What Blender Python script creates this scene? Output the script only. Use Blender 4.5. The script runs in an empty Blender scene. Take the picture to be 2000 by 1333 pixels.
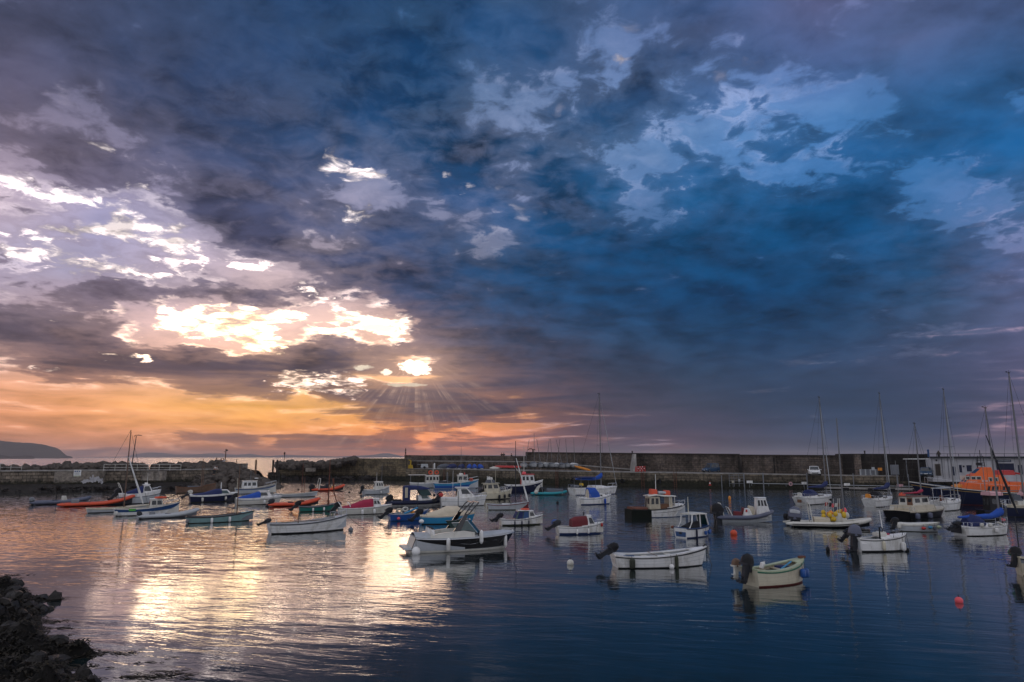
import bpy, math, random
from mathutils import Vector, Matrix
R = math.radians
random.seed(7)
sc = bpy.context.scene
COL = sc.collection

# ------------------------------------------------------------------ camera
FPX, PITCH, CAMH = 1333.0, math.atan(226.5 / 1333.0), 5.2
def ray(px, py):
    vx, vz = (px - 1000) / FPX, -(py - 666.5) / FPX
    c, s = math.cos(PITCH), math.sin(PITCH)
    return Vector((vx, c - vz * s, s + vz * c))
def at_z(px, py, z=0.0):
    d = ray(px, py); k = (z - CAMH) / d.z
    return Vector((d.x * k, d.y * k, z))
def at_y(px, py, Y):
    d = ray(px, py); k = Y / d.y
    return Vector((d.x * k, Y, CAMH + d.z * k))
def azel(px, py):
    d = ray(px, py).normalized()
    return math.atan2(d.x, d.y), math.asin(d.z)
def pix(az, el):
    x, y, z = math.cos(el) * math.sin(az), math.cos(el) * math.cos(az), math.sin(el)
    c, s = math.cos(PITCH), math.sin(PITCH)
    cy, cz = y * c + z * s, -y * s + z * c
    return 1000 + FPX * x / cy, 666.5 - FPX * cz / cy

cam_d = bpy.data.cameras.new('camera'); cam = bpy.data.objects.new('camera', cam_d); COL.objects.link(cam)
cam_d.lens = 24; cam_d.sensor_width = 36; cam_d.clip_start = 0.1; cam_d.clip_end = 60000
cam.location = (0, 0, CAMH); cam.rotation_euler = (math.pi / 2 + PITCH, 0, 0)
sc.camera = cam
vs = sc.view_settings
vs.view_transform = 'Standard'; vs.look = 'None'; vs.exposure = 0; vs.gamma = 1; vs.use_curve_mapping = False

def lin(c):
    return tuple((x / 255 / 12.92) if x / 255 <= 0.04045 else ((x / 255 + 0.055) / 1.055) ** 2.4 for x in c)

# ------------------------------------------------------------------ node helpers
class NT:
    def __init__(s, tree): s.t = tree; s.n = tree.nodes; s.l = tree.links
    def node(s, typ, **kw):
        n = s.n.new(typ)
        for k, v in kw.items(): setattr(n, k, v)
        return n
    def put(s, sock, v):
        if isinstance(v, bpy.types.NodeSocket): s.l.new(v, sock)
        elif v is not None:
            if hasattr(sock.default_value, '__len__'):
                if isinstance(v, (int, float)): v = (v,) * len(sock.default_value)
                v = tuple(v)
                if len(sock.default_value) == 4 and len(v) == 3: v = v + (1,)
            sock.default_value = v
    def m(s, op, a, b=None, c=None, clamp=False):
        n = s.node('ShaderNodeMath', operation=op, use_clamp=clamp)
        for i, v in enumerate((a, b, c)):
            if v is not None: s.put(n.inputs[i], v)
        return n.outputs[0]
    def v(s, op, a, b=None, scale=None):
        n = s.node('ShaderNodeVectorMath', operation=op)
        s.put(n.inputs[0], a)
        if b is not None: s.put(n.inputs[1], b)
        if scale is not None: s.put(n.inputs['Scale'], scale)
        return n.outputs['Value'] if op in ('LENGTH', 'DOT_PRODUCT', 'DISTANCE') else n.outputs[0]
    def xyz(s, x, y, z=0.0):
        n = s.node('ShaderNodeCombineXYZ')
        for i, v in enumerate((x, y, z)): s.put(n.inputs[i], v)
        return n.outputs[0]
    def sep(s, v):
        n = s.node('ShaderNodeSeparateXYZ'); s.put(n.inputs[0], v); return n.outputs
    def mr(s, v, a, b, c=0.0, d=1.0, smooth=False, clamp=True):
        n = s.node('ShaderNodeMapRange', interpolation_type='SMOOTHSTEP' if smooth else 'LINEAR')
        n.clamp = clamp
        for i, q in enumerate((v, a, b, c, d)): s.put(n.inputs[i], q)
        return n.outputs[0]
    def mix(s, f, a, b, mode='MIX'):
        n = s.node('ShaderNodeMix', data_type='RGBA', blend_type=mode)
        s.put(n.inputs[0], f); s.put(n.inputs[6], a); s.put(n.inputs[7], b); return n.outputs[2]
    def noise(s, vec, scale, detail=4, rough=0.5, dist=0.0, lac=2.0, dims='3D', w=None, color=False):
        n = s.node('ShaderNodeTexNoise', noise_dimensions=dims)
        if vec is not None: s.put(n.inputs['Vector'], vec)
        if w is not None: s.put(n.inputs['W'], w)
        s.put(n.inputs['Scale'], scale); s.put(n.inputs['Detail'], detail); s.put(n.inputs['Roughness'], rough)
        s.put(n.inputs['Distortion'], dist); s.put(n.inputs['Lacunarity'], lac)
        return n.outputs[1] if color else n.outputs[0]
    def ramp(s, f, stops, interp='LINEAR'):
        g = bpy.data.node_groups.new('colour_ramp', 'ShaderNodeTree')
        g.interface.new_socket('Fac', in_out='INPUT', socket_type='NodeSocketFloat')
        g.interface.new_socket('Color', in_out='OUTPUT', socket_type='NodeSocketColor')
        n = g.nodes.new('ShaderNodeValToRGB'); cr = n.color_ramp; cr.interpolation = interp
        while len(cr.elements) > 1: cr.elements.remove(cr.elements[-1])
        for i, (p, c) in enumerate(stops):
            e = cr.elements[0] if i == 0 else cr.elements.new(p)
            e.position = p; e.color = tuple(c) if len(c) == 4 else tuple(c) + (1,)
        gi = g.nodes.new('NodeGroupInput'); go = g.nodes.new('NodeGroupOutput')
        g.links.new(gi.outputs[0], n.inputs[0]); g.links.new(n.outputs[0], go.inputs[0])
        gn = s.node('ShaderNodeGroup'); gn.node_tree = g
        s.put(gn.inputs[0], f); return gn.outputs[0]
# ------------------------------------------------------------------ sky (world): a cloud deck laid out by azimuth and elevation
COVER = """
7 8 8 8 7 8 9 9 9 9 7 8 7 8 8 7 6 5 6 7 7
8 8 8 8 8 9 9 9 9 9 8 8 4 8 9 6 6 6 7 8 8
8 8 7 8 9 9 9 9 9 8 9 8 4 8 7 4 6 7 8 8 8
8 7 8 9 9 9 9 9 9 9 8 6 6 5 6 5 4 6 8 8 8
8 6 7 8 9 9 9 9 7 9 7 4 7 6 5 5 4 6 8 8 7
7 8 6 6 8 9 7 9 9 9 7 6 6 5 5 4 5 8 7 7 6
3 7 7 4 9 8 7 3 9 8 6 8 5 7 4 3 8 9 4 3 5
1 1 2 3 7 9 7 5 7 8 5 8 8 7 8 8 9 9 6 3 4
3 2 2 2 4 9 8 8 8 8 6 9 9 9 9 9 9 9 9 8 4
3 2 1 3 3 2 5 9 9 9 9 9 9 8 9 9 9 9 9 8 6
6 6 4 3 5 4 3 4 8 9 9 9 9 9 9 9 9 9 8 7 6
8 5 4 2 0 0 1 1 5 9 9 9 9 9 9 9 8 7 6 6 6
5 8 9 8 9 9 7 5 3 8 9 9 9 9 9 8 7 6 7 7 7
0 2 1 1 1 1 2 5 7 8 8 9 9 9 9 8 8 8 8 7 7
1 1 1 1 2 2 1 1 2 2 2 6 8 8 9 9 9 9 9 6 5
3 3 4 3 4 5 4 4 4 2 4 7 7 6 8 9 9 9 9 7 6"""
COVER = [[int(c) / 9 for c in r.split()] for r in COVER.strip().splitlines()]       # 100 x 60
def T(s): return [[tuple(int(v) for v in c.split(',')) for c in r.split()] for r in s.strip().splitlines()]
DARK = T("""
78,80,105 60,72,100 45,65,98 30,58,95 30,60,100 30,65,105 50,75,115 52,75,115 75,85,125 70,85,125 62,80,120
75,72,95 58,68,98 40,62,98 25,55,95 15,55,95 20,60,100 45,75,115 50,75,118 65,80,122 70,85,122 50,80,120
80,76,98 62,68,95 45,62,95 28,58,95 15,55,95 20,60,100 40,72,112 50,80,125 45,85,135 30,75,120 15,75,125
85,78,98 72,70,92 58,68,98 45,68,105 25,62,100 20,65,105 30,75,118 35,85,135 10,75,125 15,75,125 20,80,130
105,92,108 90,82,100 58,65,95 72,78,108 48,70,108 30,68,110 22,75,118 14,70,112 6,66,110 14,70,114 38,82,122
115,100,115 105,92,108 85,80,102 68,72,100 45,65,100 15,62,102 15,65,108 6,60,100 8,60,102 16,64,106 60,80,120
95,85,100 95,85,100 95,85,98 85,80,98 60,70,98 35,65,100 20,65,105 10,58,98 10,58,98 42,74,106 75,85,118
95,82,92 90,78,88 88,78,92 85,78,92 85,78,94 74,74,94 50,66,92 35,64,95 50,70,100 62,76,106 80,82,112
170,125,110 175,125,105 150,115,105 120,95,98 98,82,92 92,78,92 76,73,90 56,68,90 46,68,96 48,68,98 66,73,100
175,120,110 165,115,110 150,105,100 140,98,92 120,85,88 120,85,95 80,75,100 85,72,98 38,70,105 48,68,105 90,75,105""")   # 200 x 100
BRIGHT = T("""
95,105,140 85,100,145 80,105,150 70,110,160 65,115,170 85,128,175 103,126,174 116,134,188 120,121,165 103,113,155 94,109,155
120,118,150 110,118,155 100,120,165 90,125,175 90,140,195 115,142,194 120,143,192 120,143,197 107,134,192 77,121,179 68,117,174
150,140,165 140,135,165 125,135,175 120,140,190 115,155,205 130,152,194 120,148,197 107,148,202 90,139,197 68,126,188 60,117,179
190,170,190 170,158,185 150,150,185 150,155,190 150,160,200 150,161,201 120,152,200 98,146,204 77,133,194 64,126,188 64,121,184
215,195,215 170,165,203 185,172,200 160,155,185 140,150,190 150,156,194 98,131,184 77,126,188 55,117,184 68,121,184 103,126,179
180,175,208 148,150,194 185,178,205 215,195,205 140,140,170 95,120,160 60,100,150 40,100,160 50,120,180 90,120,165 140,140,185
185,165,182 205,180,185 206,178,184 212,182,182 165,142,158 60,80,115 35,70,110 15,70,125 30,78,130 70,95,135 105,108,150
238,185,165 240,185,168 245,192,172 248,200,175 225,180,160 120,105,125 75,85,115 35,70,115 55,78,120 80,92,130 100,100,140
248,160,104 251,170,104 253,180,100 254,182,88 253,172,84 246,160,104 105,88,108 70,78,108 40,76,115 70,85,120 120,100,125
205,142,124 218,138,108 224,134,98 238,135,98 252,118,70 215,108,85 115,85,105 170,98,110 60,75,105 60,75,108 130,90,115""")
def strokes(txt): return [[float(v) for v in r.split()] for r in txt.strip().splitlines()]
# long soft shapes of the deck: x1 y1 x2 y2 width amount, in the same chart as the tables (turned into azimuth and elevation below)
CLOUDS = strokes("""
100 705 640 730 22 .8
0 640 200 650 20 .5
170 560 600 582 13 .7
540 665 780 695 20 .7
0 415 160 442 14 .35
400 420 520 460 36 .4
370 768 560 776 5 .6
330 848 480 853 5 .6
540 872 790 862 7 .7
750 800 990 812 9 .7
560 801 800 800 5 .5
600 832 900 826 4 .5
850 868 1010 884 6 .4
0 780 120 776 4 .4
640 770 880 772 12 .5
1090 360 1180 375 24 .5
1300 372 1400 372 17 .5
1420 340 1446 346 9 .5
1330 288 1362 300 11 .5
1240 180 1290 175 22 .5
1300 212 1325 205 11 .4
1360 240 1400 268 7 .4
1560 252 1612 260 6 .5
1470 222 1540 240 8 .4
1880 328 1985 340 12 .6
1950 272 2000 262 9 .4
1775 412 1812 412 6 .4
1430 125 1520 100 7 .4
1280 150 1310 185 12 -.4
1380 330 1470 300 8 .4
1500 300 1590 296 6 .35
1440 232 1500 262 6 .35
1580 185 1640 175 6 .25
1240 300 1300 290 9 .3
1500 165 1650 200 26 -.4
1430 205 1650 292 30 -.35
1400 300 1580 322 22 -.35
1190 325 1270 365 13 -.45
1820 345 1850 400 13 -.5
1850 382 1940 396 11 -.5
1960 222 2000 205 9 -.4
1080 138 1100 146 9 -.5
200 462 350 520 20 -.4
0 335 220 412 16 -.5
220 412 385 492 14 -.5
400 500 550 545 13 -.5
330 640 560 650 30 -.6
600 610 770 652 20 -.5
0 740 600 750 14 -.4
100 815 700 822 14 -.3""")
LIT = strokes("""
0 335 220 412 11 .95
220 412 350 458 6 .9
350 458 388 494 3 .9
400 502 552 546 6 .9
0 470 20 470 9 .9
20 442 230 456 6 .8
180 442 340 472 6 .8
30 502 130 472 6 .8
140 518 216 520 11 .9
250 532 366 522 11 .9
0 482 110 524 5 .7
585 545 620 562 9 1
40 582 140 618 5 .6
340 618 560 610 6 1.0
330 645 520 652 10 1.1
480 668 560 690 3 .7
225 598 330 640 3 .7
565 616 640 652 6 .9
650 608 770 650 10 1.2
690 642 800 628 4 .9
90 668 280 692 6 .8
0 702 130 712 7 .7
110 228 182 276 9 .75
300 286 332 300 7 .8
205 292 220 300 6 .7
645 290 667 312 7 .8
622 336 752 342 7 .9
705 345 690 412 7 .9
690 415 750 406 5 .9
252 372 292 388 11 .8
330 390 350 402 6 .7
1203 42 1222 30 8 .85
1240 50 1216 112 7 .8
1410 155 1442 128 11 .9
1440 122 1552 75 6 .8
1075 210 1086 236 8 .85
1110 205 1162 211 6 .8
1150 186 1222 100 4 .55
1000 392 1056 402 6 .75
1030 440 1050 456 6 .85
1295 405 1312 412 5 .7
1890 442 2000 438 8 .5
870 345 942 392 4 .6
960 352 990 400 5 .65
795 264 806 276 4 .7
540 738 720 745 6 .8
500 762 600 758 7 .7
620 790 700 786 8 .7
1870 842 2000 846 8 .55
1490 722 1510 720 3 .2""")
def stroke_sum(lst, px, py):
    t = 0.0
    for x1, y1, x2, y2, w, a in lst:
        dx, dy = x2 - x1, y2 - y1; q = ((px - x1) * dx + (py - y1) * dy) / (dx * dx + dy * dy + 1e-6); q = min(max(q, 0), 1)
        d2 = ((px - x1 - q * dx) ** 2 + (py - y1 - q * dy) ** 2) / (w + (9 if px < 950 else 6)) ** 2
        if d2 < 9: t += a * math.exp(-d2)
    return t
def bil(tab, px, py, dx, dy):
    h, w = len(tab), len(tab[0])
    x = min(max(px / dx, 0), w - 1.001); y = min(max(py / dy, 0), h - 1.001)
    i, j = int(x), int(y); a, b = x - i, y - j
    f = lambda p, q: p * 1.0 + (q - p) * 1.0
    def g(p, q, t): return tuple(u + (v - u) * t for u, v in zip(p, q)) if isinstance(p, tuple) else p + (q - p) * t
    return g(g(tab[j][i], tab[j][i + 1], a), g(tab[j + 1][i], tab[j + 1][i + 1], a), b)

def boost(px, py):
    # how far the brightest openings exceed the white of the picture
    b = 1.0
    for cx, cy, rx, ry, k in ((450, 640, 340, 85, .35), (620, 630, 160, 60, .25), (820, 725, 90, 40, .8), (380, 800, 560, 85, .12), (820, 860, 200, 40, .65)):
        b += k * math.exp(-((px - cx) / rx) ** 2 - ((py - cy) / ry) ** 2)
    return b
def breakup(px, py):
    # where the deck is torn into separate puffs
    return sum(a * math.exp(-((px - cx) / rx) ** 2 - ((py - cy) / ry) ** 2) for cx, cy, rx, ry, a in ((1200, 270, 300, 170, 1.0), (1500, 300, 180, 110, .8), (1880, 370, 150, 90, .9), (780, 370, 220, 90, .5), (150, 470, 300, 110, .6)))
def lit_colour(px, py):
    k = .72
    for cx, cy, rx, ry, a in ((460, 650, 330, 75, 5.6), (100, 400, 400, 130, 1.2), (700, 630, 150, 60, 4.5), (700, 370, 90, 90, .35), (820, 725, 120, 60, 2), (1250, 100, 400, 150, .1)):
        k += a * math.exp(-((px - cx) / rx) ** 2 - ((py - cy) / ry) ** 2)
    w = math.exp(-((px - 470) / 330) ** 2 - ((py - 655) / 70) ** 2)
    h = min(max((py - 500) / 380, 0), 1); r = min(max((px - 1000) / 800, 0), 1)
    c = (1.0 - .26 * r, 0.87 - .20 * h - .12 * r - .10 * w, 0.86 - .36 * h + .22 * r - .34 * w)
    if px > 950: c = (.84, .78, .92)
    if px > 1700: c = (.5, .38, .48) if py < 600 else (.62, .36, .36); k = 1
    return tuple(v * k for v in c)

SUN_AZ, SUN_EL = azel(812, 720)
def build_world():
    w = bpy.data.worlds.new('World'); w.use_nodes = True
    w.node_tree.nodes.clear(); N = NT(w.node_tree)
    w.cycles.sampling_method = 'MANUAL'; w.cycles.sample_map_resolution = 1024
    dirv = N.v('NORMALIZE', N.node('ShaderNodeTexCoord').outputs['Generated'])
    x, y, z = N.sep(dirv)
    az = N.m('ARCTAN2', x, y); el = N.m('ARCSINE', z)
    elp = N.m('MAXIMUM', el, 0.0)
    # plane of the cloud deck: foreshortened towards the horizon
    inv = N.m('DIVIDE', 1.0, N.m('ADD', N.m('MAXIMUM', z, 0.0), 0.17))
    deck = N.xyz(N.m('MULTIPLY', x, inv), N.m('MULTIPLY', y, inv), 0.0)
    # domain warp
    wn = N.sep(N.noise(deck, 2.6, 4, 0.62, color=True))
    wf = N.sep(N.noise(N.v('ADD', deck, (7.3, 2.1, 4.0)), 11.0, 5, 0.6, color=True))
    wamp = N.mr(elp, 0.02, 0.30, 0.25, 1.0)
    ax = N.m('ADD', N.m('MULTIPLY', N.m('SUBTRACT', wn[0], 0.5), 0.055), N.m('MULTIPLY', N.m('SUBTRACT', wf[0], 0.5), 0.035))
    ay = N.m('ADD', N.m('MULTIPLY', N.m('SUBTRACT', wn[1], 0.5), 0.05), N.m('MULTIPLY', N.m('SUBTRACT', wf[1], 0.5), 0.03))
    az2 = N.m('ADD', az, ax); el2 = N.m('ADD', elp, N.m('MULTIPLY', ay, wamp))
    A = R(44)
    u = N.m('ADD', N.m('DIVIDE', az2, 2 * A), 0.5, clamp=True)
    u0 = N.m('ADD', N.m('DIVIDE', N.m('ADD', az, N.m('MULTIPLY', ax, 0.35)), 2 * A), 0.5, clamp=True)
    el0 = N.m('ADD', elp, N.m('MULTIPLY', N.m('MULTIPLY', ay, wamp), 0.35))
    def table(tab, dx, dy, ncol, els, uu, ee, f, interp='LINEAR'):
        cur = None
        for k, e in enumerate(els):
            stops = []
            for i in range(ncol):
                p = i / (ncol - 1); px, py = pix(-A + 2 * A * p, e)
                stops.append((p, f(bil(tab, px, py, dx, dy), px, py)))
            r = N.ramp(uu, stops, interp)
            cur = r if cur is None else N.mix(N.mr(ee, els[k - 1], e), cur, r)
        return cur
    def halves(f, lo=0, n=32, step=1.22):
        # two fine charts, west and east of the view axis, joined at azimuth zero
        outs = []
        for side in (0, 1):
            cur = None
            us = N.m('DIVIDE', N.m('SUBTRACT', az2, -A if side == 0 else 0.0), A, clamp=True)
            for k in range(n):
                e = R(step * k); stops = []
                for i in range(32):
                    a = (-A if side == 0 else 0) + A * i / 31
                    px, py = pix(a, e); stops.append((i / 31, f(px, py)))
                r = N.ramp(us, stops)
                cur = r if cur is None else N.mix(N.mr(el2, R(step * (k - 1)), e), cur, r)
            outs.append(cur)
        return N.mix(N.m('GREATER_THAN', az2, 0.0), outs[0], outs[1])
    elc = [R(v) for v in (0, 2.4, 4.8, 7.2, 9.6, 12, 14.4, 16.8, 19.2, 21.6, 24, 26.4, 28.8, 31.2, 33.6, 36, 38)]
    eld0 = 0
    eld = [R(v) for v in (0, 1.8, 3.8, 6.5, 9.5, 13, 17, 21, 25, 29, 33, 38)]
    def clamp01(v): return min(max(v, 0), 1)
    # red: cloud cover, green: share of cloud lit white from behind
    cl = N.sep(halves(lambda px, py: (clamp01(.15 + .7 * clamp01(bil(COVER, px, py, 100, 60)) + .7 * stroke_sum(CLOUDS, px, py)), clamp01(stroke_sum(LIT, px, py)), clamp01(breakup(px, py)))))
    cover, lit = cl[0], cl[1]
    litc = N.v('SCALE', table(BRIGHT, 200, 100, 16, eld, u0, el0, lambda c, px, py: tuple(v / 5 for v in lit_colour(px, py))), scale=5.0)
    dark = table(DARK, 200, 100, 16, eld, u0, el0, lambda c, px, py: lin(c))
    bright = table(BRIGHT, 200, 100, 16, eld, u0, el0, lambda c, px, py: tuple(v * boost(px, py) / 5 for v in lin(c)))
    bright = N.v('SCALE', bright, scale=5.0)
    # cloud body
    n1 = N.noise(deck, 4.2, 7, 0.53, 0.3)
    n2 = N.noise(N.v('ADD', deck, (3.1, 9.7, 1.0)), 15.0, 6, 0.6, 0.4)
    n3 = N.noise(N.xyz(N.m('MULTIPLY', az, 7.0), N.m('MULTIPLY', el, 60.0), 3.0), 1.0, 6, 0.55, 0.6)
    low = N.mr(elp, 0.05, 0.24, smooth=True)
    sx_, sy_, sz_ = math.cos(SUN_EL) * math.sin(SUN_AZ), math.cos(SUN_EL) * math.cos(SUN_AZ), math.sin(SUN_EL)
    sund = (sx_ / (sz_ + .17), sy_ / (sz_ + .17), 0.0)
    off = N.v('SCALE', N.v('NORMALIZE', N.v('SUBTRACT', sund, deck)), scale=0.10)
    n1b = N.noise(N.v('ADD', deck, off), 4.2, 7, 0.53, 0.3)
    relief = N.m('SUBTRACT', n1, n1b)
    nn = N.m('ADD', N.m('MULTIPLY', N.m('SUBTRACT', n1, 0.5), 1.35), N.m('MULTIPLY', N.m('SUBTRACT', n2, 0.5), 0.8))
    ns = N.m('MULTIPLY', N.m('SUBTRACT', n3, 0.5), 1.5)
    nn = N.m('ADD', N.m('MULTIPLY', nn, low), N.m('MULTIPLY', ns, N.m('SUBTRACT', 1.0, low)))
    brk = cl[2]
    nn = N.m('MULTIPLY', nn, N.m('ADD', 1.0, N.m('MULTIPLY', brk, 0.62)))
    dens = N.m('ADD', N.m('ADD', cover, N.m('MULTIPLY', brk, 0.01)), nn)
    body = N.mr(dens, 0.43, 0.645, smooth=True)
    ltn = N.m('ADD', N.m('MULTIPLY', N.m('SUBTRACT', n2, 0.5), 1.4), N.m('MULTIPLY', nn, 0.6))
    lt = N.mr(N.m('ADD', lit, N.m('MULTIPLY', ltn, N.m('MULTIPLY', lit, 2.5, clamp=True))), 0.46, 0.98, smooth=True)
    lt = N.m('MULTIPLY', lt, N.m('SUBTRACT', 1.0, N.m('MULTIPLY', body, N.mr(az, -0.18, 0.0, 0.0, 0.85))))
    rim = N.m('MULTIPLY', N.mr(dens, 0.30, 0.50, smooth=True), N.m('SUBTRACT', 1.0, N.mr(dens, 0.48, 0.70, smooth=True)))
    # billows inside the thick cloud
    bl = N.noise(N.v('ADD', deck, (1.7, 0.3, 5.0)), 1.6, 4, 0.5, 0.3)
    sh = N.m('ADD', N.mr(bl, 0.3, 0.7, 0.66, 1.08), N.m('MULTIPLY', N.mr(relief, -0.16, 0.16, -0.38, 0.55), low))
    thin = N.m('MULTIPLY', N.m('SUBTRACT', 1.0, N.mr(dens, 0.6, 1.05, smooth=True)), 0.24)
    dcol = N.v('SCALE', dark, scale=sh)
    dcol = N.mix(thin, dcol, bright)
    bcol = N.v('SCALE', bright, scale=N.m('MULTIPLY', N.mr(n1, 0.3, 0.7, 0.82, 1.15), N.m('ADD', 1.0, N.m('MULTIPLY', N.mr(n3, 0.33, 0.67, -0.28, 0.18), N.m('SUBTRACT', 1.0, low)))))
    bcol = N.v('ADD', bcol, N.v('SCALE', litc, scale=N.m('MULTIPLY', N.m('MULTIPLY', rim, N.mr(relief, -0.02, 0.14)), 0.5)))
    veil = N.m('MULTIPLY', N.mr(N.m('ADD', dens, N.m('MULTIPLY', N.m('SUBTRACT', bl, 0.5), 0.5)), 0.02, 0.44, smooth=True), N.mr(elp, 0.14, 0.24, 0.22, 0.48))
    bcol = N.mix(veil, bcol, N.v('SCALE', dark, scale=1.75))
    col = N.mix(body, bcol, dcol)
    tex = N.m('POWER', N.m('MULTIPLY', N.mr(relief, -0.12, 0.14, 0.6, 1.3), N.mr(N.m('ADD', n2, N.m('MULTIPLY', N.m('SUBTRACT', n3, 0.5), 0.5)), 0.34, 0.62, 0.45, 1.25)), 2.0)
    col = N.mix(N.m('MULTIPLY', lt, 0.92), col, N.v('SCALE', litc, scale=tex))
    # the sun burning through its gap, with ragged edges
    def spot(px, py, rx, ry, wob=0.9):
        a0, e0 = azel(px, py)
        da = N.m('DIVIDE', N.m('SUBTRACT', N.m('ADD', az, N.m('MULTIPLY', ax, 0.30 * wob)), a0), rx / FPX)
        de = N.m('DIVIDE', N.m('SUBTRACT', N.m('ADD', elp, N.m('MULTIPLY', ay, 0.25 * wob)), e0), ry / FPX)
        return N.m('ADD', N.m('MULTIPLY', da, da), N.m('MULTIPLY', de, de))
    rag = N.m('MULTIPLY', N.m('SUBTRACT', N.noise(N.xyz(az, N.m('MULTIPLY', el, 1.5), 0.0), 62.0, 6, 0.68), 0.5), 5.5)
    for px, py, rx, ry, k in ((812, 720, 24, 12, 3.6), (754, 729, 10, 6, 1.4), (710, 719, 15, 5, .8), (790, 753, 36, 3, .6), (735, 642, 34, 7, 1.4)):
        q = N.m('ADD', spot(px, py, rx, ry), rag)
        g = N.m('SUBTRACT', 1.0, N.mr(q, 0.45, 1.7, smooth=True))
        col = N.mix(g, col, tuple(k * v for v in (1.0, 0.86, 0.68)) + (1,))
    halo = N.m('EXPONENT', N.m('MULTIPLY', spot(812, 720, 105, 62, 0), -1.0))
    col = N.v('ADD', col, N.v('SCALE', (1.0, 0.62, 0.42), scale=N.m('MULTIPLY', halo, 0.22)))
    # beams fanning down below the gap
    a0, e0 = azel(812, 690)
    ang = N.m('ARCTAN2', N.m('SUBTRACT', az, a0), N.m('SUBTRACT', e0, el))
    bn = N.mr(N.noise(None, 7.0, 4, 0.62, dims='1D', w=ang), 0.42, 0.72, smooth=True)
    bmask = N.m('EXPONENT', N.m('MULTIPLY', spot(765, 805, 150, 75, 0), -1.0))
    bmask = N.m('MULTIPLY', bmask, N.mr(N.noise(deck, 9.0, 3, 0.5), 0.35, 0.6))
    col = N.v('ADD', col, N.v('SCALE', (1.0, 0.66, 0.42), scale=N.m('MULTIPLY', N.m('MULTIPLY', bn, N.m('MULTIPLY', bmask, N.mr(n3, 0.42, 0.62, 0.2, 1.0))), 0.55)))
    # the rest of the dome, behind the camera and overhead: even dusk overcast
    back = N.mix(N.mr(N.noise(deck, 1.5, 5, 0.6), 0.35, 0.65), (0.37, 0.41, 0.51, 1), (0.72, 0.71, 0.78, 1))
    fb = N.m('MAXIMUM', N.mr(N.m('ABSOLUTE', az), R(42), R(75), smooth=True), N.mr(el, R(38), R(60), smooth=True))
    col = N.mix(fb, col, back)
    # physical sky behind everything, faint
    st = N.node('ShaderNodeTexSky', sky_type='NISHITA'); st.sun_disc = False
    st.sun_elevation = SUN_EL; st.sun_rotation = SUN_AZ; st.air_density = 1.5; st.dust_density = 3.0
    clear = N.m('SUBTRACT', 1.0, body)
    col = N.v('ADD', col, N.v('SCALE', st.outputs[0], scale=N.m('MULTIPLY', clear, SKY_NISHITA)))
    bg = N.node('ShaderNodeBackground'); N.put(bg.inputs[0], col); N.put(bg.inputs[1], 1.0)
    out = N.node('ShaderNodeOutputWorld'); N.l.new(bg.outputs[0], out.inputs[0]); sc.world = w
SKY_NISHITA = 0.004
build_world()
# ------------------------------------------------------------------ materials
MATS = {}
def mat(name, rgb, rough=0.5, metal=0.0, var=0.12, nscale=2.0, bump=0.0, bscale=20.0, dirt=None, spec=0.5, coat=0.0):
    if name in MATS: return MATS[name]
    m = bpy.data.materials.new(name); m.use_nodes = True
    N = NT(m.node_tree); p = m.node_tree.nodes['Principled BSDF']
    if isinstance(rgb[0], int): rgb = lin(rgb)
    tc = N.node('ShaderNodeTexCoord').outputs['Object']
    n = N.noise(tc, nscale, 6, 0.6)
    f = N.mr(n, 0.3, 0.7, 1 - var, 1 + var)
    c = N.v('SCALE', tuple(rgb), scale=f)
    if dirt:
        dcol, amt, dsc = dirt
        dn = N.noise(N.v('MULTIPLY', tc, (1.0, 1.0, 0.35)), dsc, 6, 0.65)
        c = N.mix(N.m('MULTIPLY', N.mr(dn, 0.45, 0.72, smooth=True), amt), c, tuple(dcol) + (1,))
    N.put(p.inputs['Base Color'], c)
    N.put(p.inputs['Roughness'], N.mr(n, 0.3, 0.7, max(rough - .07, .03), min(rough + .07, 1)))
    p.inputs['Metallic'].default_value = metal
    p.inputs['Specular IOR Level'].default_value = spec
    p.inputs['Coat Weight'].default_value = coat
    if bump:
        b = N.node('ShaderNodeBump'); b.inputs['Strength'].default_value = 1.0; b.inputs['Distance'].default_value = bump
        N.put(b.inputs['Height'], N.noise(tc, bscale, 5, 0.6)); N.l.new(b.outputs[0], p.inputs['Normal'])
    MATS[name] = m
    return m
DW = (0.10, 0.09, 0.06)
mat('white', (0.76, 0.75, 0.73), 0.4, var=.06, dirt=((.30, .27, .20), .6, 2.2), coat=.06)
mat('offwhite', (0.60, 0.58, 0.52), 0.35, var=.07, dirt=((.25, .22, .15), .5, 2.0))
mat('cream', (0.58, 0.53, 0.40), 0.35, var=.07, dirt=((.25, .2, .12), .5, 2.0))
mat('beige', (0.50, 0.44, 0.33), 0.45, var=.08, dirt=((.2, .17, .1), .5, 2.0))
mat('lightgrey', (0.42, 0.44, 0.46), 0.4, var=.07, dirt=((.2, .2, .17), .4, 2.0))
mat('grey', (0.17, 0.18, 0.20), 0.5, var=.08, dirt=((.09, .09, .08), .4, 2.0))
mat('darkgrey', (0.022, 0.024, 0.03), 0.5, var=.1, spec=.3)
mat('slate', (0.09, 0.10, 0.15), 0.5, var=.1, dirt=((.2, .2, .2), .2, 3.0))
mat('black', (0.006, 0.006, 0.008), 0.38, var=.1, spec=.25)
mat('gloss_black', (0.006, 0.006, 0.008), 0.10, var=.1, coat=.6)
mat('blackish_green', (0.006, 0.009, 0.006), 0.7, var=.3, spec=.15)
mat('navy', (0.006, 0.010, 0.038), 0.4, var=.1, spec=.3)
mat('blue', (0.008, 0.075, 0.30), 0.35, var=.1, dirt=((.02, .06, .14), .4, 2.0))
mat('midblue', (0.012, 0.06, 0.18), 0.4, var=.1)
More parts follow.
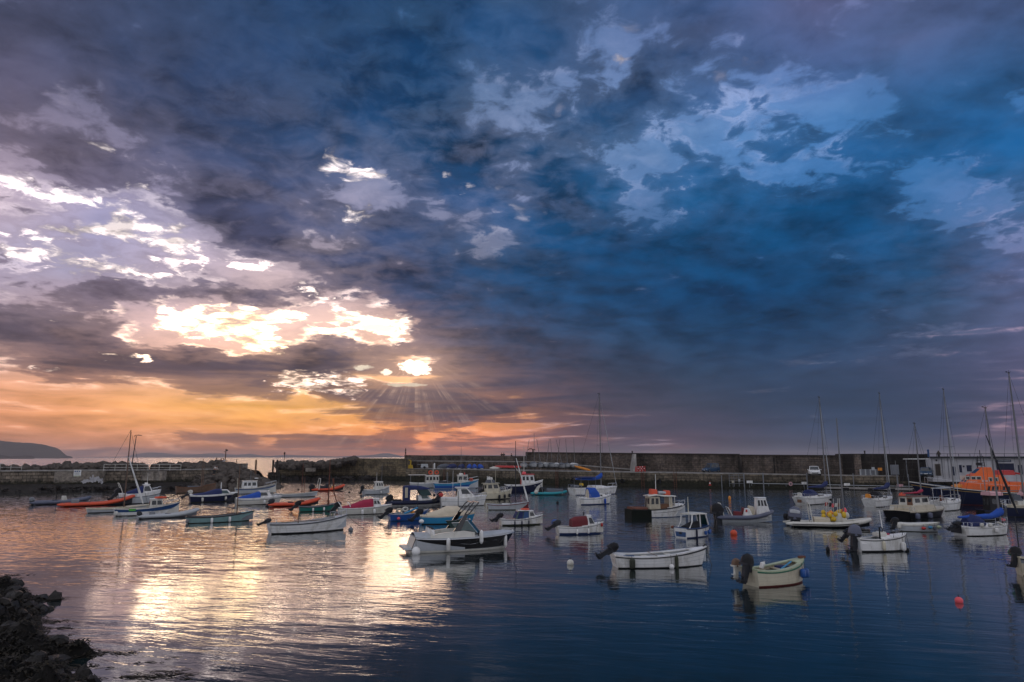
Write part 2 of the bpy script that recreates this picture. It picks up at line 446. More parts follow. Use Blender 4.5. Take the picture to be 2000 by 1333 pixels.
mat('skyblue', (0.02, 0.22, 0.42), 0.4, var=.1, dirt=((.04, .12, .18), .4, 2.0))
mat('turquoise', (0.01, 0.28, 0.33), 0.45, var=.1, dirt=((.04, .15, .18), .3, 2.0))
mat('teal', (0.008, 0.16, 0.13), 0.45, var=.1, dirt=((.03, .1, .08), .4, 2.0))
mat('paleteal', (0.22, 0.36, 0.36), 0.45, var=.08, dirt=((.14, .2, .18), .5, 2.0))
mat('palegreen', (0.42, 0.46, 0.30), 0.45, var=.08, dirt=((.2, .2, .12), .5, 2.0))
mat('green', (0.02, 0.14, 0.08), 0.45, var=.1)
mat('brightgreen', (0.08, 0.40, 0.05), 0.5, var=.1)
mat('red', (0.42, 0.02, 0.015), 0.45, var=.1)
mat('orangered', (0.62, 0.07, 0.02), 0.5, var=.1, dirt=((.25, .04, .02), .3, 2.0))
mat('lifeboat_orange', (0.78, 0.13, 0.012), 0.4, var=.06, dirt=((.45, .1, .02), .3, 2.0))
mat('crimson', (0.32, 0.012, 0.05), 0.8, var=.12, bump=.02, bscale=3)
mat('maroon', (0.13, 0.012, 0.018), 0.8, var=.12, bump=.02, bscale=3)
mat('pink', (0.75, 0.09, 0.11), 0.5, var=.1)
mat('pinkcloth', (0.6, 0.34, 0.36), 0.9, var=.1, bump=.03, bscale=3)
mat('yellow', (0.62, 0.40, 0.02), 0.5, var=.12)
mat('orange', (0.70, 0.25, 0.02), 0.5, var=.12)
mat('navycloth', (0.012, 0.022, 0.095), 0.85, var=.15, bump=.02, bscale=3)
mat('bluecloth', (0.012, 0.07, 0.36), 0.85, var=.15, bump=.02, bscale=3)
mat('greycloth', (0.10, 0.11, 0.13), 0.9, var=.12, bump=.02, bscale=3)
mat('blackcloth', (0.015, 0.016, 0.02), 0.9, var=.12, bump=.02, bscale=3)
mat('creamcloth', (0.58, 0.50, 0.38), 0.9, var=.10, bump=.02, bscale=3)
mat('wood', (0.15, 0.065, 0.03), 0.55, var=.25, nscale=5)
mat('brownwood', (0.16, 0.09, 0.055), 0.65, var=.25, nscale=4, dirt=((.05, .03, .02), .5, 2))
mat('darkwood', (0.035, 0.026, 0.02), 0.8, var=.3, nscale=4)
mat('alloy', (0.16, 0.16, 0.165), 0.5, 0.2, var=.1)
mat('steel', (0.55, 0.56, 0.58), 0.22, 0.9, var=.05)
mat('rope', (0.10, 0.09, 0.08), 0.9, var=.2)
mat('rust', (0.14, 0.05, 0.03), 0.85, var=.3)
mat('glass', (0.012, 0.016, 0.02), 0.06, var=.1, spec=.8)
mat('tealglass', (0.015, 0.05, 0.05), 0.05, var=.1, spec=.8)
mat('antifoul_red', (0.12, 0.02, 0.015), 0.7, var=.2)
mat('antifoul_blue', (0.01, 0.03, 0.11), 0.7, var=.2)
mat('antifoul_black', (0.012, 0.013, 0.014), 0.7, var=.3)
mat('weedy', (0.03, 0.035, 0.02), 0.8, var=.4)
mat('skin', (0.42, 0.22, 0.15), 0.6, var=.05)
mat('gold', (0.45, 0.28, 0.06), 0.5, var=.1)

# ------------------------------------------------------------------ mesh builder
class MB:
    def __init__(s): s.v = []; s.f = []; s.m = []; s.mats = []
    def mi(s, m):
        if m not in s.mats: s.mats.append(m)
        return s.mats.index(m)
    def add(s, vs, fs, m):
        o = len(s.v); i = s.mi(m)
        s.v += [tuple(v) for v in vs]
        for f in fs: s.f.append(tuple(o + k for k in f)); s.m.append(i)
        return s
    def box(s, c, d, m, rz=0.0, taper=(1, 1), shear=(0, 0), rot=None):
        x, y, z = d[0] / 2, d[1] / 2, d[2] / 2; vs = []
        for sz in (-1, 1):
            t = (1, 1) if sz < 0 else taper; o = (0, 0) if sz < 0 else shear
            for sx, sy in ((-1, -1), (1, -1), (1, 1), (-1, 1)):
                vs.append(Vector((sx * x * t[0] + o[0], sy * y * t[1] + o[1], sz * z)))
        M = rot if rot else Matrix.Rotation(rz, 3, 'Z')
        vs = [M @ v + Vector(c) for v in vs]
        return s.add(vs, [(0, 3, 2, 1), (4, 5, 6, 7), (0, 1, 5, 4), (1, 2, 6, 5), (2, 3, 7, 6), (3, 0, 4, 7)], m)
    def tube(s, pts, r, m, n=6, r2=None, caps=True):
        pts = [Vector(p) for p in pts]; k = len(pts); rings = []
        for i, p in enumerate(pts):
            t = (pts[min(i + 1, k - 1)] - pts[max(i - 1, 0)])
            t = t.normalized() if t.length > 1e-9 else Vector((0, 0, 1))
            a = Vector((0, 0, 1)) if abs(t.z) < 0.9 else Vector((1, 0, 0))
            u = t.cross(a).normalized(); w = t.cross(u)
            rr = r if r2 is None else r + (r2 - r) * i / (k - 1)
            if isinstance(r, (list, tuple)): rr = r[i]
            rings.append([p + u * (rr * math.cos(2 * math.pi * j / n)) + w * (rr * math.sin(2 * math.pi * j / n)) for j in range(n)])
        return s.loft(rings, m, closed=True, caps=caps)
    def loft(s, rings, m, closed=True, caps=True, mrow=None):
        n = len(rings[0]); vs = [v for r in rings for v in r]; o = len(s.v)
        s.v += [tuple(v) for v in vs]
        for i in range(len(rings) - 1):
            for j in range(n if closed else n - 1):
                j2 = (j + 1) % n
                s.f.append((o + i * n + j, o + i * n + j2, o + (i + 1) * n + j2, o + (i + 1) * n + j))
                s.m.append(s.mi(mrow(i, j) if mrow else m))
        if caps:
            mm = s.mi(m if not callable(m) else mrow(0, 0))
            s.f.append(tuple(o + j for j in reversed(range(n)))); s.m.append(mm)
            s.f.append(tuple(o + (len(rings) - 1) * n + j for j in range(n))); s.m.append(mm)
        return s
    def ball(s, c, r, m, nu=10, nv=7, M=None):
        if not isinstance(r, (list, tuple)): r = (r, r, r)
        rings = []
        for i in range(nv + 1):
            a = math.pi * i / nv; a = min(max(a, .02), math.pi - .02); ring = []
            for j in range(nu):
                b = 2 * math.pi * j / nu
                p = Vector((r[0] * math.sin(a) * math.cos(b), r[1] * math.sin(a) * math.sin(b), r[2] * math.cos(a)))
                ring.append((M @ p if M else p) + Vector(c))
            rings.append(ring)
        return s.loft(rings, m)
    def arch(s, st, m, n=8, e=2.3, caps=True):
        # stations (x, z_base, z_top, half width): a shell arched across the boat, like cloth or moulded plastic
        rings = []
        for x, zb, zt, w in st:
            ring = []
            for j in range(n + 1):
                a = math.pi * j / n
                cy, cz = math.cos(a), math.sin(a)
                ring.append(Vector((x, w * math.copysign(abs(cy) ** (2 / e), cy), zb + (zt - zb) * abs(cz) ** (2 / e))))
            rings.append(ring)
        return s.loft(rings, m, closed=True, caps=caps)
    def torus(s, c, R0, r, m, M=None, n=14, k=6):
        rings = []
        for i in range(n):
            a = 2 * math.pi * i / n
            d = Vector((math.cos(a), math.sin(a), 0)); ring = []
            for j in range(k):
                b = 2 * math.pi * j / k; p = d * (R0 + r * math.cos(b)) + Vector((0, 0, r * math.sin(b)))
                ring.append((M @ p if M else p) + Vector(c))
            rings.append(ring)
        rings.append(rings[0])
        return s.loft(rings, m, caps=False)
    def quad(s, pts, m, thick=0.0):
        pts = [Vector(p) for p in pts]
        if not thick: return s.add(pts, [tuple(range(len(pts)))], m)
        nrm = (pts[1] - pts[0]).cross(pts[-1] - pts[0]).normalized() * thick
        k = len(pts); vs = pts + [p + nrm for p in pts]
        fs = [tuple(reversed(range(k))), tuple(range(k, 2 * k))] + [(i, (i + 1) % k, k + (i + 1) % k, k + i) for i in range(k)]
        return s.add(vs, fs, m)
    def build(s, name, parent=None, smooth=40, label=None):
        me = bpy.data.meshes.new(name); me.from_pydata(s.v, [], s.f); 
        for m in s.mats: me.materials.append(MATS[m] if isinstance(m, str) else m)
        me.polygons.foreach_set('material_index', s.m); me.update()
        import bmesh
        bm = bmesh.new(); bm.from_mesh(me); bmesh.ops.recalc_face_normals(bm, faces=bm.faces); bm.to_mesh(me); bm.free()
        if smooth:
            me.shade_smooth(); me.set_sharp_from_angle(angle=R(smooth))
        o = bpy.data.objects.new(name, me); COL.objects.link(o)
        if parent is not None: o.parent = parent
        if label: o['label'] = label
        return o
def tag(o, label=None, cat=None, group=None, kind=None):
    for k, v in (('label', label), ('category', cat), ('group', group), ('kind', kind)):
        if v: o[k] = v
    return o
def empty(name, loc, rz=0.0, label=None, cat=None, group=None):
    o = bpy.data.objects.new(name, None); COL.objects.link(o); o.location = loc; o.rotation_euler = (0, 0, rz)
    o.empty_display_size = 0.2
    return tag(o, label, cat, group)
def copy_tree(o, parent=None):
    c = o.copy(); COL.objects.link(c); c.parent = parent
    for ch in list(o.children): copy_tree(ch, c)
    return c

mat('car_blue', (0.012, 0.045, 0.10), 0.35, var=.06)
# ------------------------------------------------------------------ water
def polar_plane(name, rmax, z, m):
    mb = MB(); rr = [0, 4, 10, 25, 60, 150, 400, 1200, 4000, rmax]; n = 64
    vs = [(0, 0, z)]; fs = []
    for r in rr[1:]:
        vs += [(r * math.sin(2 * math.pi * i / n), r * math.cos(2 * math.pi * i / n), z) for i in range(n)]
    for i in range(n): fs.append((0, 1 + (i + 1) % n, 1 + i))
    for k in range(len(rr) - 2):
        a, b = 1 + k * n, 1 + (k + 1) * n
        for i in range(n): fs.append((a + i, a + (i + 1) % n, b + (i + 1) % n, b + i))
    mb.add(vs, fs, m); return mb.build(name, smooth=0)
def water_mat():
    m = bpy.data.materials.new('sea_water'); m.use_nodes = True; N = NT(m.node_tree)
    p = m.node_tree.nodes['Principled BSDF']
    pos = N.node('ShaderNodeNewGeometry').outputs['Position']
    px, py, pz = N.sep(pos)
    dist = N.v('LENGTH', pos)
    # small wind ripples whose crests run across the view, a little diagonal; slow undulation; calm and ruffled patches
    rot = N.node('ShaderNodeMapping'); rot.inputs['Rotation'].default_value = (0, 0, R(14)); N.put(rot.inputs['Vector'], pos)
    q = rot.outputs[0]
    warp = N.v('SCALE', N.v('SUBTRACT', N.noise(q, 0.12, 3, 0.5, color=True), (0.5, 0.5, 0.5)), scale=1.2)
    q = N.v('ADD', q, warp)
    a = N.noise(N.v('MULTIPLY', q, (0.30, 1.05, 1.0)), 1.55, 4, 0.50, 0.5)
    b = N.noise(N.v('MULTIPLY', q, (0.42, 1.0, 1.0)), 5.2, 3, 0.5, 0.3)
    c = N.noise(N.v('MULTIPLY', q, (0.55, 1.0, 1.0)), 0.42, 2, 0.5)
    patch = N.noise(N.v('MULTIPLY', pos, (0.35, 1.0, 1.0)), 0.065, 4, 0.6)
    pm = N.mr(patch, 0.36, 0.64, 0.30, 1.35)
    far = N.mr(dist, 20.0, 110.0, 1.0, 2.3)
    h = N.m('ADD', N.m('MULTIPLY', a, 0.020), N.m('MULTIPLY', b, 0.0034))
    h = N.m('MULTIPLY', h, N.m('MULTIPLY', pm, far))
    h = N.m('ADD', h, N.m('MULTIPLY', c, 0.030))
    # outside the harbour the sea is rougher
    out = N.mr(py, 150.0, 230.0)
    h = N.m('ADD', h, N.m('MULTIPLY', out, N.m('MULTIPLY', N.noise(N.v('MULTIPLY', pos, (0.4, 1, 1)), 0.8, 4, 0.6), 0.25)))
    bp = N.node('ShaderNodeBump'); bp.inputs['Strength'].default_value = 1.0; bp.inputs['Distance'].default_value = 1.0
    N.put(bp.inputs['Height'], h)
    # facets too small to see apart far away still tilt the mirror image
    fz = N.sep(N.noise(N.v('MULTIPLY', pos, (1.6, 4.0, 1.0)), 1.0, 4, 0.65, color=True))
    kf = N.mr(dist, 30.0, 95.0, 0.0, 1.0)
    tilt = N.xyz(N.m('MULTIPLY', N.m('SUBTRACT', fz[0], 0.5), N.m('MULTIPLY', kf, 0.16)), N.m('MULTIPLY', N.m('SUBTRACT', fz[1], 0.5), N.m('MULTIPLY', kf, 0.62)), 0.0)
    nrm = N.v('NORMALIZE', N.v('ADD', bp.outputs[0], tilt))
    rgh = N.m('ADD', N.mr(dist, 30.0, 130.0, 0.03, 0.10), N.m('MULTIPLY', out, 0.1))
    t = m.node_tree; t.nodes.remove(p)
    df = N.node('ShaderNodeBsdfDiffuse'); N.put(df.inputs['Color'], (0.006, 0.014, 0.016)); N.put(df.inputs['Normal'], nrm)
    gl = N.node('ShaderNodeBsdfGlossy'); N.put(gl.inputs['Color'], (0.97, 0.97, 0.97)); N.put(gl.inputs['Roughness'], rgh); N.put(gl.inputs['Normal'], nrm)
    cosv = N.m('ABSOLUTE', N.v('DOT_PRODUCT', N.node('ShaderNodeNewGeometry').outputs['Incoming'], nrm))
    fac = N.mr(cosv, 0.03, 0.33, 0.93, 0.12, smooth=True)
    mx = N.node('ShaderNodeMixShader'); N.put(mx.inputs[0], fac); N.l.new(df.outputs[0], mx.inputs[1]); N.l.new(gl.outputs[0], mx.inputs[2])
    N.l.new(mx.outputs[0], t.nodes['Material Output'].inputs['Surface'])
    return m
MATS['water'] = water_mat()
tag(polar_plane('water', 11200, 0, 'water'), kind='structure')

# ------------------------------------------------------------------ stone materials
def stone_mat(name, c1, c2, mortar, bw, bh, bump=0.05, weed=0.0, rowrand=0.25, light=None):
    m = bpy.data.materials.new(name); m.use_nodes = True; N = NT(m.node_tree); p = m.node_tree.nodes['Principled BSDF']
    uvn = N.node('ShaderNodeTexCoord').outputs['UV']; pos = N.node('ShaderNodeNewGeometry').outputs['Position']
    w = N.v('SCALE', N.v('SUBTRACT', N.noise(pos, 1.1, 3, 0.6, color=True), (0.5, 0.5, 0.5)), scale=0.28 * bh)
    uv = N.v('ADD', uvn, w)
    b = N.node('ShaderNodeTexBrick'); N.put(b.inputs['Vector'], uv)
    for k, v in (('Color1', c1 + (1,)), ('Color2', c2 + (1,)), ('Mortar', mortar + (1,)), ('Scale', 1.0), ('Mortar Size', bh * .07), ('Mortar Smooth', .35), ('Bias', 0.0), ('Brick Width', bw), ('Row Height', bh)):
        b.inputs[k].default_value = v
    n = N.noise(pos, 0.22, 6, 0.62); n2 = N.noise(pos, 2.6, 5, 0.62); n3 = N.noise(N.v('MULTIPLY', pos, (1, 1, 0.25)), 0.9, 5, 0.6)
    c = N.v('SCALE', b.outputs[0], scale=N.m('MULTIPLY', N.mr(n, 0.3, 0.7, 0.4, 1.7), N.mr(n2, 0.25, 0.75, 0.45, 1.7)))
    if light: c = N.mix(N.m('MULTIPLY', N.mr(n3, 0.56, 0.74, smooth=True), 0.6), c, light + (1,))
    c = N.mix(N.m('MULTIPLY', N.mr(n3, 0.50, 0.36, smooth=True), 0.5), c, (0.02, 0.018, 0.014, 1))
    # dark weed below the tide line
    z = N.sep(pos)[2]
    if weed:
        wl = N.mr(N.m('ADD', z, N.m('MULTIPLY', N.m('SUBTRACT', n2, 0.5), 1.1)), weed - .25, weed + .35, 1.0, 0.0, smooth=True)
        c = N.mix(wl, c, N.mix(N.mr(n2, .35, .65), (0.012, 0.014, 0.008, 1), (0.035, 0.032, 0.02, 1)))
    N.put(p.inputs['Base Color'], c); p.inputs['Roughness'].default_value = .85
    p.inputs['Specular IOR Level'].default_value = .25
    bp = N.node('ShaderNodeBump'); bp.inputs['Distance'].default_value = bump; bp.inputs['Strength'].default_value = 1.0
    N.put(bp.inputs['Height'], N.m('ADD', N.m('MULTIPLY', N.m('SUBTRACT', 1.0, b.outputs['Fac']), 1.0), N.m('MULTIPLY', n2, 1.1)))
    N.l.new(bp.outputs[0], p.inputs['Normal'])
    MATS[name] = m
stone_mat('rubble_wall', (.20, .16, .12), (.09, .075, .06), (.02, .018, .016), 1.05, .48, .09, weed=1.5)
stone_mat('quay_face', (.15, .12, .085), (.09, .075, .055), (.025, .022, .018), 1.5, .5, .05, weed=1.15)
stone_mat('block_wall', (.19, .145, .085), (.10, .08, .055), (.025, .022, .018), 1.3, .45, .05, weed=1.0)
stone_mat('harbour_wall', (.13, .10, .08), (.08, .065, .055), (.035, .03, .027), .9, .4, .04, light=(.15, .13, .115))
stone_mat('dark_render', (.022, .018, .016), (.016, .014, .013), (.03, .026, .022), 2.2, 1.1, .02, light=(.06, .05, .042))
stone_mat('concrete', (.20, .17, .14), (.17, .15, .13), (.16, .14, .12), 5, 3, .02, weed=1.4, light=(.27, .25, .23))
mat('deck_stone', (0.19, 0.175, 0.16), .8, var=.3, nscale=.6, bump=.02, bscale=4, dirt=((.07, .06, .05), .6, .4))
mat('edge_stone', (0.30, 0.28, 0.26), .8, var=.3, nscale=1.2, dirt=((.1, .09, .08), .6, .7))
mat('whitewash', (0.46, 0.45, 0.47), .8, var=.12, nscale=.5, dirt=((.25, .23, .22), .6, .6))
mat('rock', (0.085, 0.07, 0.06), .85, var=.5, nscale=1.2, bump=.12, bscale=3.0, dirt=((.11, .095, .08), .5, 1.2), spec=.25)
mat('rock_dark', (0.022, 0.018, 0.016), .7, var=.6, nscale=2.0, bump=.08, bscale=5.0, spec=.4)
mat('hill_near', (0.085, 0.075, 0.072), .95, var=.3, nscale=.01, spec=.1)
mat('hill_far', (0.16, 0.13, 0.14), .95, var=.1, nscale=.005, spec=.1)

def face_strip(mb, pts, zb, zt, m, batter=0.0):
    """vertical quads along plan points with metric UV kept for later; zt may be a list"""
    out = []
    s = 0.0
    for i in range(len(pts) - 1):
        a, b = pts[i], pts[i + 1]; L = math.hypot(b[0] - a[0], b[1] - a[1])
        out.append((a, b, s, L)); s += L
    return out
def wall_obj(name, pts, zb, zt, th, mface, mtop, back=(0, 1), parent=None, uvoff=0.0, label=None, cat=None, kind=None, cap=None, step=0):
    """a wall standing on the plan polyline pts (front face towards the camera), th metres deep towards 'back'"""
    if not isinstance(zt, (list, tuple)): zt = [zt] * len(pts)
    if not isinstance(zb, (list, tuple)): zb = [zb] * len(pts)
    n = len(pts); V = []; F = []; Mi = []; UV = []
    bk = Vector((back[0], back[1])).normalized() * th
    s = [0.0]
    for i in range(n - 1): s.append(s[-1] + math.hypot(pts[i + 1][0] - pts[i][0], pts[i + 1][1] - pts[i][1]))
    for i, (x, y) in enumerate(pts):
        V += [(x, y, zb[i]), (x, y, zt[i]), (x + bk.x, y + bk.y, zt[i]), (x + bk.x, y + bk.y, zb[i])]
    def q(idx, mi, uv): F.append(idx); Mi.append(mi); UV.append(uv)
    for i in range(n - 1):
        a, b = 4 * i, 4 * (i + 1); s0, s1 = s[i] + uvoff, s[i + 1] + uvoff
        q((a, b, b + 1, a + 1), 0, [(s0, zb[i]), (s1, zb[i + 1]), (s1, zt[i + 1]), (s0, zt[i])])
        q((a + 1, b + 1, b + 2, a + 2), 1, [(s0, 0), (s1, 0), (s1, th), (s0, th)])
        q((a + 3, a + 2, b + 2, b + 3), 0, [(s0, zb[i]), (s0, zt[i]), (s1, zt[i + 1]), (s1, zb[i + 1])])
    e = 4 * (n - 1)
    q((0, 1, 2, 3), 0, [(0, zb[0]), (0, zt[0]), (th, zt[0]), (th, zb[0])])
    q((e, e + 3, e + 2, e + 1), 0, [(0, zb[-1]), (th, zb[-1]), (th, zt[-1]), (0, zt[-1])])
    me = bpy.data.meshes.new(name); me.from_pydata(V, [], F)
    me.materials.append(MATS[mface]); me.materials.append(MATS[mtop])
    me.polygons.foreach_set('material_index', Mi)
    ul = me.uv_layers.new(name='UVMap'); k = 0
    for uv in UV:
        for c in uv: ul.data[k].uv = c; k += 1
    me.update(); o = bpy.data.objects.new(name, me); COL.objects.link(o)
    if parent is not None: o.parent = parent
    return tag(o, label, cat, None, kind)

def P(px, py, z=0.0):
    v = at_z(px, py, z); return (v.x, v.y)
def XY(px, Y): return ((px - 1000) / FPX * Y * (math.cos(PITCH) + 0) + 0.0, Y)
def PXY(px, Y, py=893):
    v = at_y(px, py, Y); return (v.x, Y)
def zat(py, Y, px=1000): return at_y(px, py, Y).z

# ------------------------------------------------------------------ far land
def ridge(name, prof, Y, depth, m, kind='structure'):
    """a hill: profile of (px, py) crest points; rises from the water towards the crest and falls behind"""
    mb = MB(); rows = []
    rng = random.Random(5)
    fine = []
    for i in range(len(prof) - 1):
        (a, b), (c, d) = prof[i], prof[i + 1]; k = max(2, int((c - a) / 6))
        for j in range(k): t = j / k; fine.append((a + (c - a) * t, b + (d - b) * t))
    fine.append(prof[-1])
    for f, y0 in ((0.0, -1.0), (0.22, -.75), (.5, -.45), (.78, -.2), (1.0, 0.0), (.6, .6), (0, 1.0)):
        row = []
        for (px, py) in fine:
            v = at_y(px, py, Y); z = max(v.z, 0.5) * f * (1 + (rng.uniform(-.06, .06) if 0 < f < 1 else rng.uniform(-.012, .012)))
            row.append(Vector((v.x * (Y + depth * y0) / Y, Y + depth * y0, z if f > 0 else -1.0)))
        rows.append(row)
    mb.loft(rows, m, closed=False, caps=False)
    return tag(mb.build(name, smooth=60), kind=kind)
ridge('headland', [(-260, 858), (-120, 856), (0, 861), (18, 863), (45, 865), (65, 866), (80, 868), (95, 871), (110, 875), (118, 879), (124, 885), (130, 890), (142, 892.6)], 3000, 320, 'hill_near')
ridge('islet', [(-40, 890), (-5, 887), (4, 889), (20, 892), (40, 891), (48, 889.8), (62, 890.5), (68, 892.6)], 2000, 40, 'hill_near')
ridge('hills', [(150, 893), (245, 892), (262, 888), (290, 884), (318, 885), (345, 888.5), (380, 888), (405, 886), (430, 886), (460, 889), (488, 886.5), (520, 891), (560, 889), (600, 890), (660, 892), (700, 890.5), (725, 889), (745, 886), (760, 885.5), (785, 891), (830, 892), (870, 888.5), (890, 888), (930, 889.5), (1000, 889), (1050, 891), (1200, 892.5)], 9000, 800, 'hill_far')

def haze():
    m = bpy.data.materials.new('haze_air'); m.use_nodes = True; t = m.node_tree; t.nodes.clear()
    pv = t.nodes.new('ShaderNodeVolumePrincipled'); o = t.nodes.new('ShaderNodeOutputMaterial')
    pv.inputs['Color'].default_value = (0.93, 0.86, 0.86, 1); pv.inputs['Density'].default_value = 0.00013; pv.inputs['Anisotropy'].default_value = 0.45
    t.links.new(pv.outputs[0], o.inputs['Volume']); MATS['haze_air'] = m
    mb = MB(); mb.box((0, 0, 47), (22800, 22800, 96), 'haze_air')
    tag(mb.build('haze', smooth=0), kind='stuff')
haze()
# ------------------------------------------------------------------ left breakwater
def nz(x, y, s, seed=0):
    from mathutils import noise
    return noise.noise(Vector((x * s, y * s, seed * 7.3)))
def rock_pile(name, cells, m, kind=None, label=None, cat=None, group=None, seed=1, size=(.5, 1.3)):
    """tumbled boulders: each cell (x, y, z) gets one irregular faceted block, all of one heap in one mesh"""
    rng = random.Random(seed); mb = MB()
    for x, y, z in cells:
        r = rng.uniform(*size)
        M = Matrix.Rotation(rng.uniform(0, 6.3), 3, 'Z') @ Matrix.Rotation(rng.uniform(-.6, .6), 3, 'X')
        rings = []
        nu, nv = 6, 4
        sx, sy, sz = r * rng.uniform(.8, 1.4), r * rng.uniform(.7, 1.1), r * rng.uniform(.5, .9)
        for i in range(nv + 1):
            a = math.pi * min(max(i / nv, .04), .96); ring = []
            for j in range(nu):
                b = 6.2832 * j / nu + rng.uniform(-.25, .25); k = rng.uniform(.75, 1.15)
                ring.append(M @ Vector((sx * k * math.sin(a) * math.cos(b), sy * k * math.sin(a) * math.sin(b), sz * k * math.cos(a))) + Vector((x, y, z)))
            rings.append(ring)
        mb.loft(rings, m)
    o = mb.build(name, smooth=25); return tag(o, label, cat, group, kind)
bw_pts = [P(-160, 966), P(0, 961.5), P(104, 960), P(104.1, 960)]
LW = [(-260, 968), (-60, 963), (105, 960), (203, 958), (280, 957), (370, 955), (455, 953)]
lw = [P(a, b) for a, b in LW]
breakwater = empty('breakwater', (lw[2][0], lw[2][1], 0), 0, 'long rubble stone breakwater with a pale coping on the left', 'breakwater')
def rel(pts, o): return [(x - o.location.x, y - o.location.y) for x, y in pts]
zc = 3.05
wall_obj('wall', rel(lw, breakwater), -0.6, zc, 4.5, 'rubble_wall', 'deck_stone', parent=breakwater)
mbc = MB()
for i in range(len(lw) - 1):
    a, b = rel(lw, breakwater)[i], rel(lw, breakwater)[i + 1]
    d = Vector((b[0] - a[0], b[1] - a[1], 0)); c = Vector(((a[0] + b[0]) / 2, (a[1] + b[1]) / 2 + .22, zc + .10))
    mbc.box(c, (d.length + .02, .6, .2), 'edge_stone', rz=math.atan2(d.y, d.x))
mbc.build('coping', breakwater, smooth=0)
# smooth concrete repair panel with white weathering, set slightly proud of the rubble
pa, pb = P(105, 960), P(203, 958)
pan = rel([(pa[0], pa[1] - .25), (pb[0], pb[1] - .25)], breakwater)
wall_obj('concrete_panel', pan, 1.05, zc - .01, .3, 'concrete', 'concrete', parent=breakwater)
mbp = MB(); rng = random.Random(3)
stone_mat('stain_panel', (.30, .28, .26), (.26, .25, .24), (.2, .19, .18), 5, 3, .01, light=(.6, .6, .6))
def blotch(cx, cz, w, h, n=14):
    pts = []
    x0, y0 = pan[0]; x1, y1 = pan[1]; L = math.hypot(x1 - x0, y1 - y0)
    for i in range(n):
        a = 6.283 * i / n; k = rng.uniform(.55, 1.1); s = cx + w * k * math.cos(a); z = cz + h * k * math.sin(a)
        pts.append((x0 + (x1 - x0) * s / L, y0 + (y1 - y0) * s / L - .006, z))
    mbp.quad(pts, 'whitewash', .004)
L = math.hypot(pan[1][0] - pan[0][0], pan[1][1] - pan[0][1])
for cx, cz, w, h in ((.60, 1.42, .45, .35), (.66, 1.5, .35, .3), (.75, 1.6, .35, .5), (.82, 1.75, .35, .42), (.9, 1.55, .3, .35), (.96, 1.4, .22, .5), (.72, 1.9, .15, .4), (.77, 2.2, .12, .3), (.87, 2.0, .3, .25)):
    blotch(cx * L, cz, w, h)
mbp.build('white_stain', breakwater, smooth=0)
# weedy foreshore at the foot of the breakwater
mbf = MB(); rows = []
for k, (off, z) in enumerate(((0.05, 1.15), (-.7, .75), (-1.6, .35), (-2.6, -.15), (-3.4, -.6))):
    row = []
    for i in range(120):
        t = i / 119 * (len(lw) - 1); a = min(int(t), len(lw) - 2); f = t - a
        x = lw[a][0] * (1 - f) + lw[a + 1][0] * f; y = lw[a][1] * (1 - f) + lw[a + 1][1] * f
        row.append(Vector((x, y + off * (1 + .5 * nz(x, y, .3, k)) , z + (.45 * nz(x, y, .55, k) + .25 * nz(x, y, 1.7, k) if 0 < k < 4 else 0))))
    rows.append(row)
mbf.loft(rows, 'rock_dark', closed=False, caps=False)
tag(mbf.build('foreshore', smooth=30), kind='structure')
rg = random.Random(11)
cells = []
for i in range(230):
    t = rg.uniform(0, len(lw) - 1.001); a = int(t); f = t - a
    cells.append((lw[a][0] * (1 - f) + lw[a + 1][0] * f, lw[a][1] * (1 - f) + lw[a + 1][1] * f - rg.uniform(.2, 2.2), rg.uniform(.0, .7)))
rock_pile('weed_rocks', cells, 'rock_dark', kind='stuff', size=(.25, .6), seed=4)
# rock armour heaped behind the breakwater, seen above the walkway
cells = []
for i in range(420):
    t = rg.uniform(0, 1); px = 60 + 390 * t if i > 60 else rg.uniform(-60, 80)
    Y = 112 + 5 * rg.random() + (px / 540) * 14
    if 280 < px < 330 and rg.random() < .5: continue
    x, _ = PXY(px, Y); hgt = {0: 3.35}.get(0) + (.35 if px > 100 else 0) + rg.uniform(-.35, .35)
    cells.append((x, Y, hgt - .25))
rock_pile('rock_armour', cells, 'rock', kind='stuff', size=(.5, .95), seed=5)
bank = MB(); rows = []
for k, (dy, z) in enumerate(((4.4, 2.6), (7, 3.0), (12, 2.6), (20, -1))):
    rows.append([Vector((lw[0][0] + (lw[-1][0] - lw[0][0]) * i / 40, lw[0][1] + (lw[-1][1] - lw[0][1]) * i / 40 + dy, z + .2 * nz(i, k, .7))) for i in range(41)])
bank.loft(rows, 'rock', closed=False, caps=False); tag(bank.build('breakwater_bank', smooth=30), kind='structure')

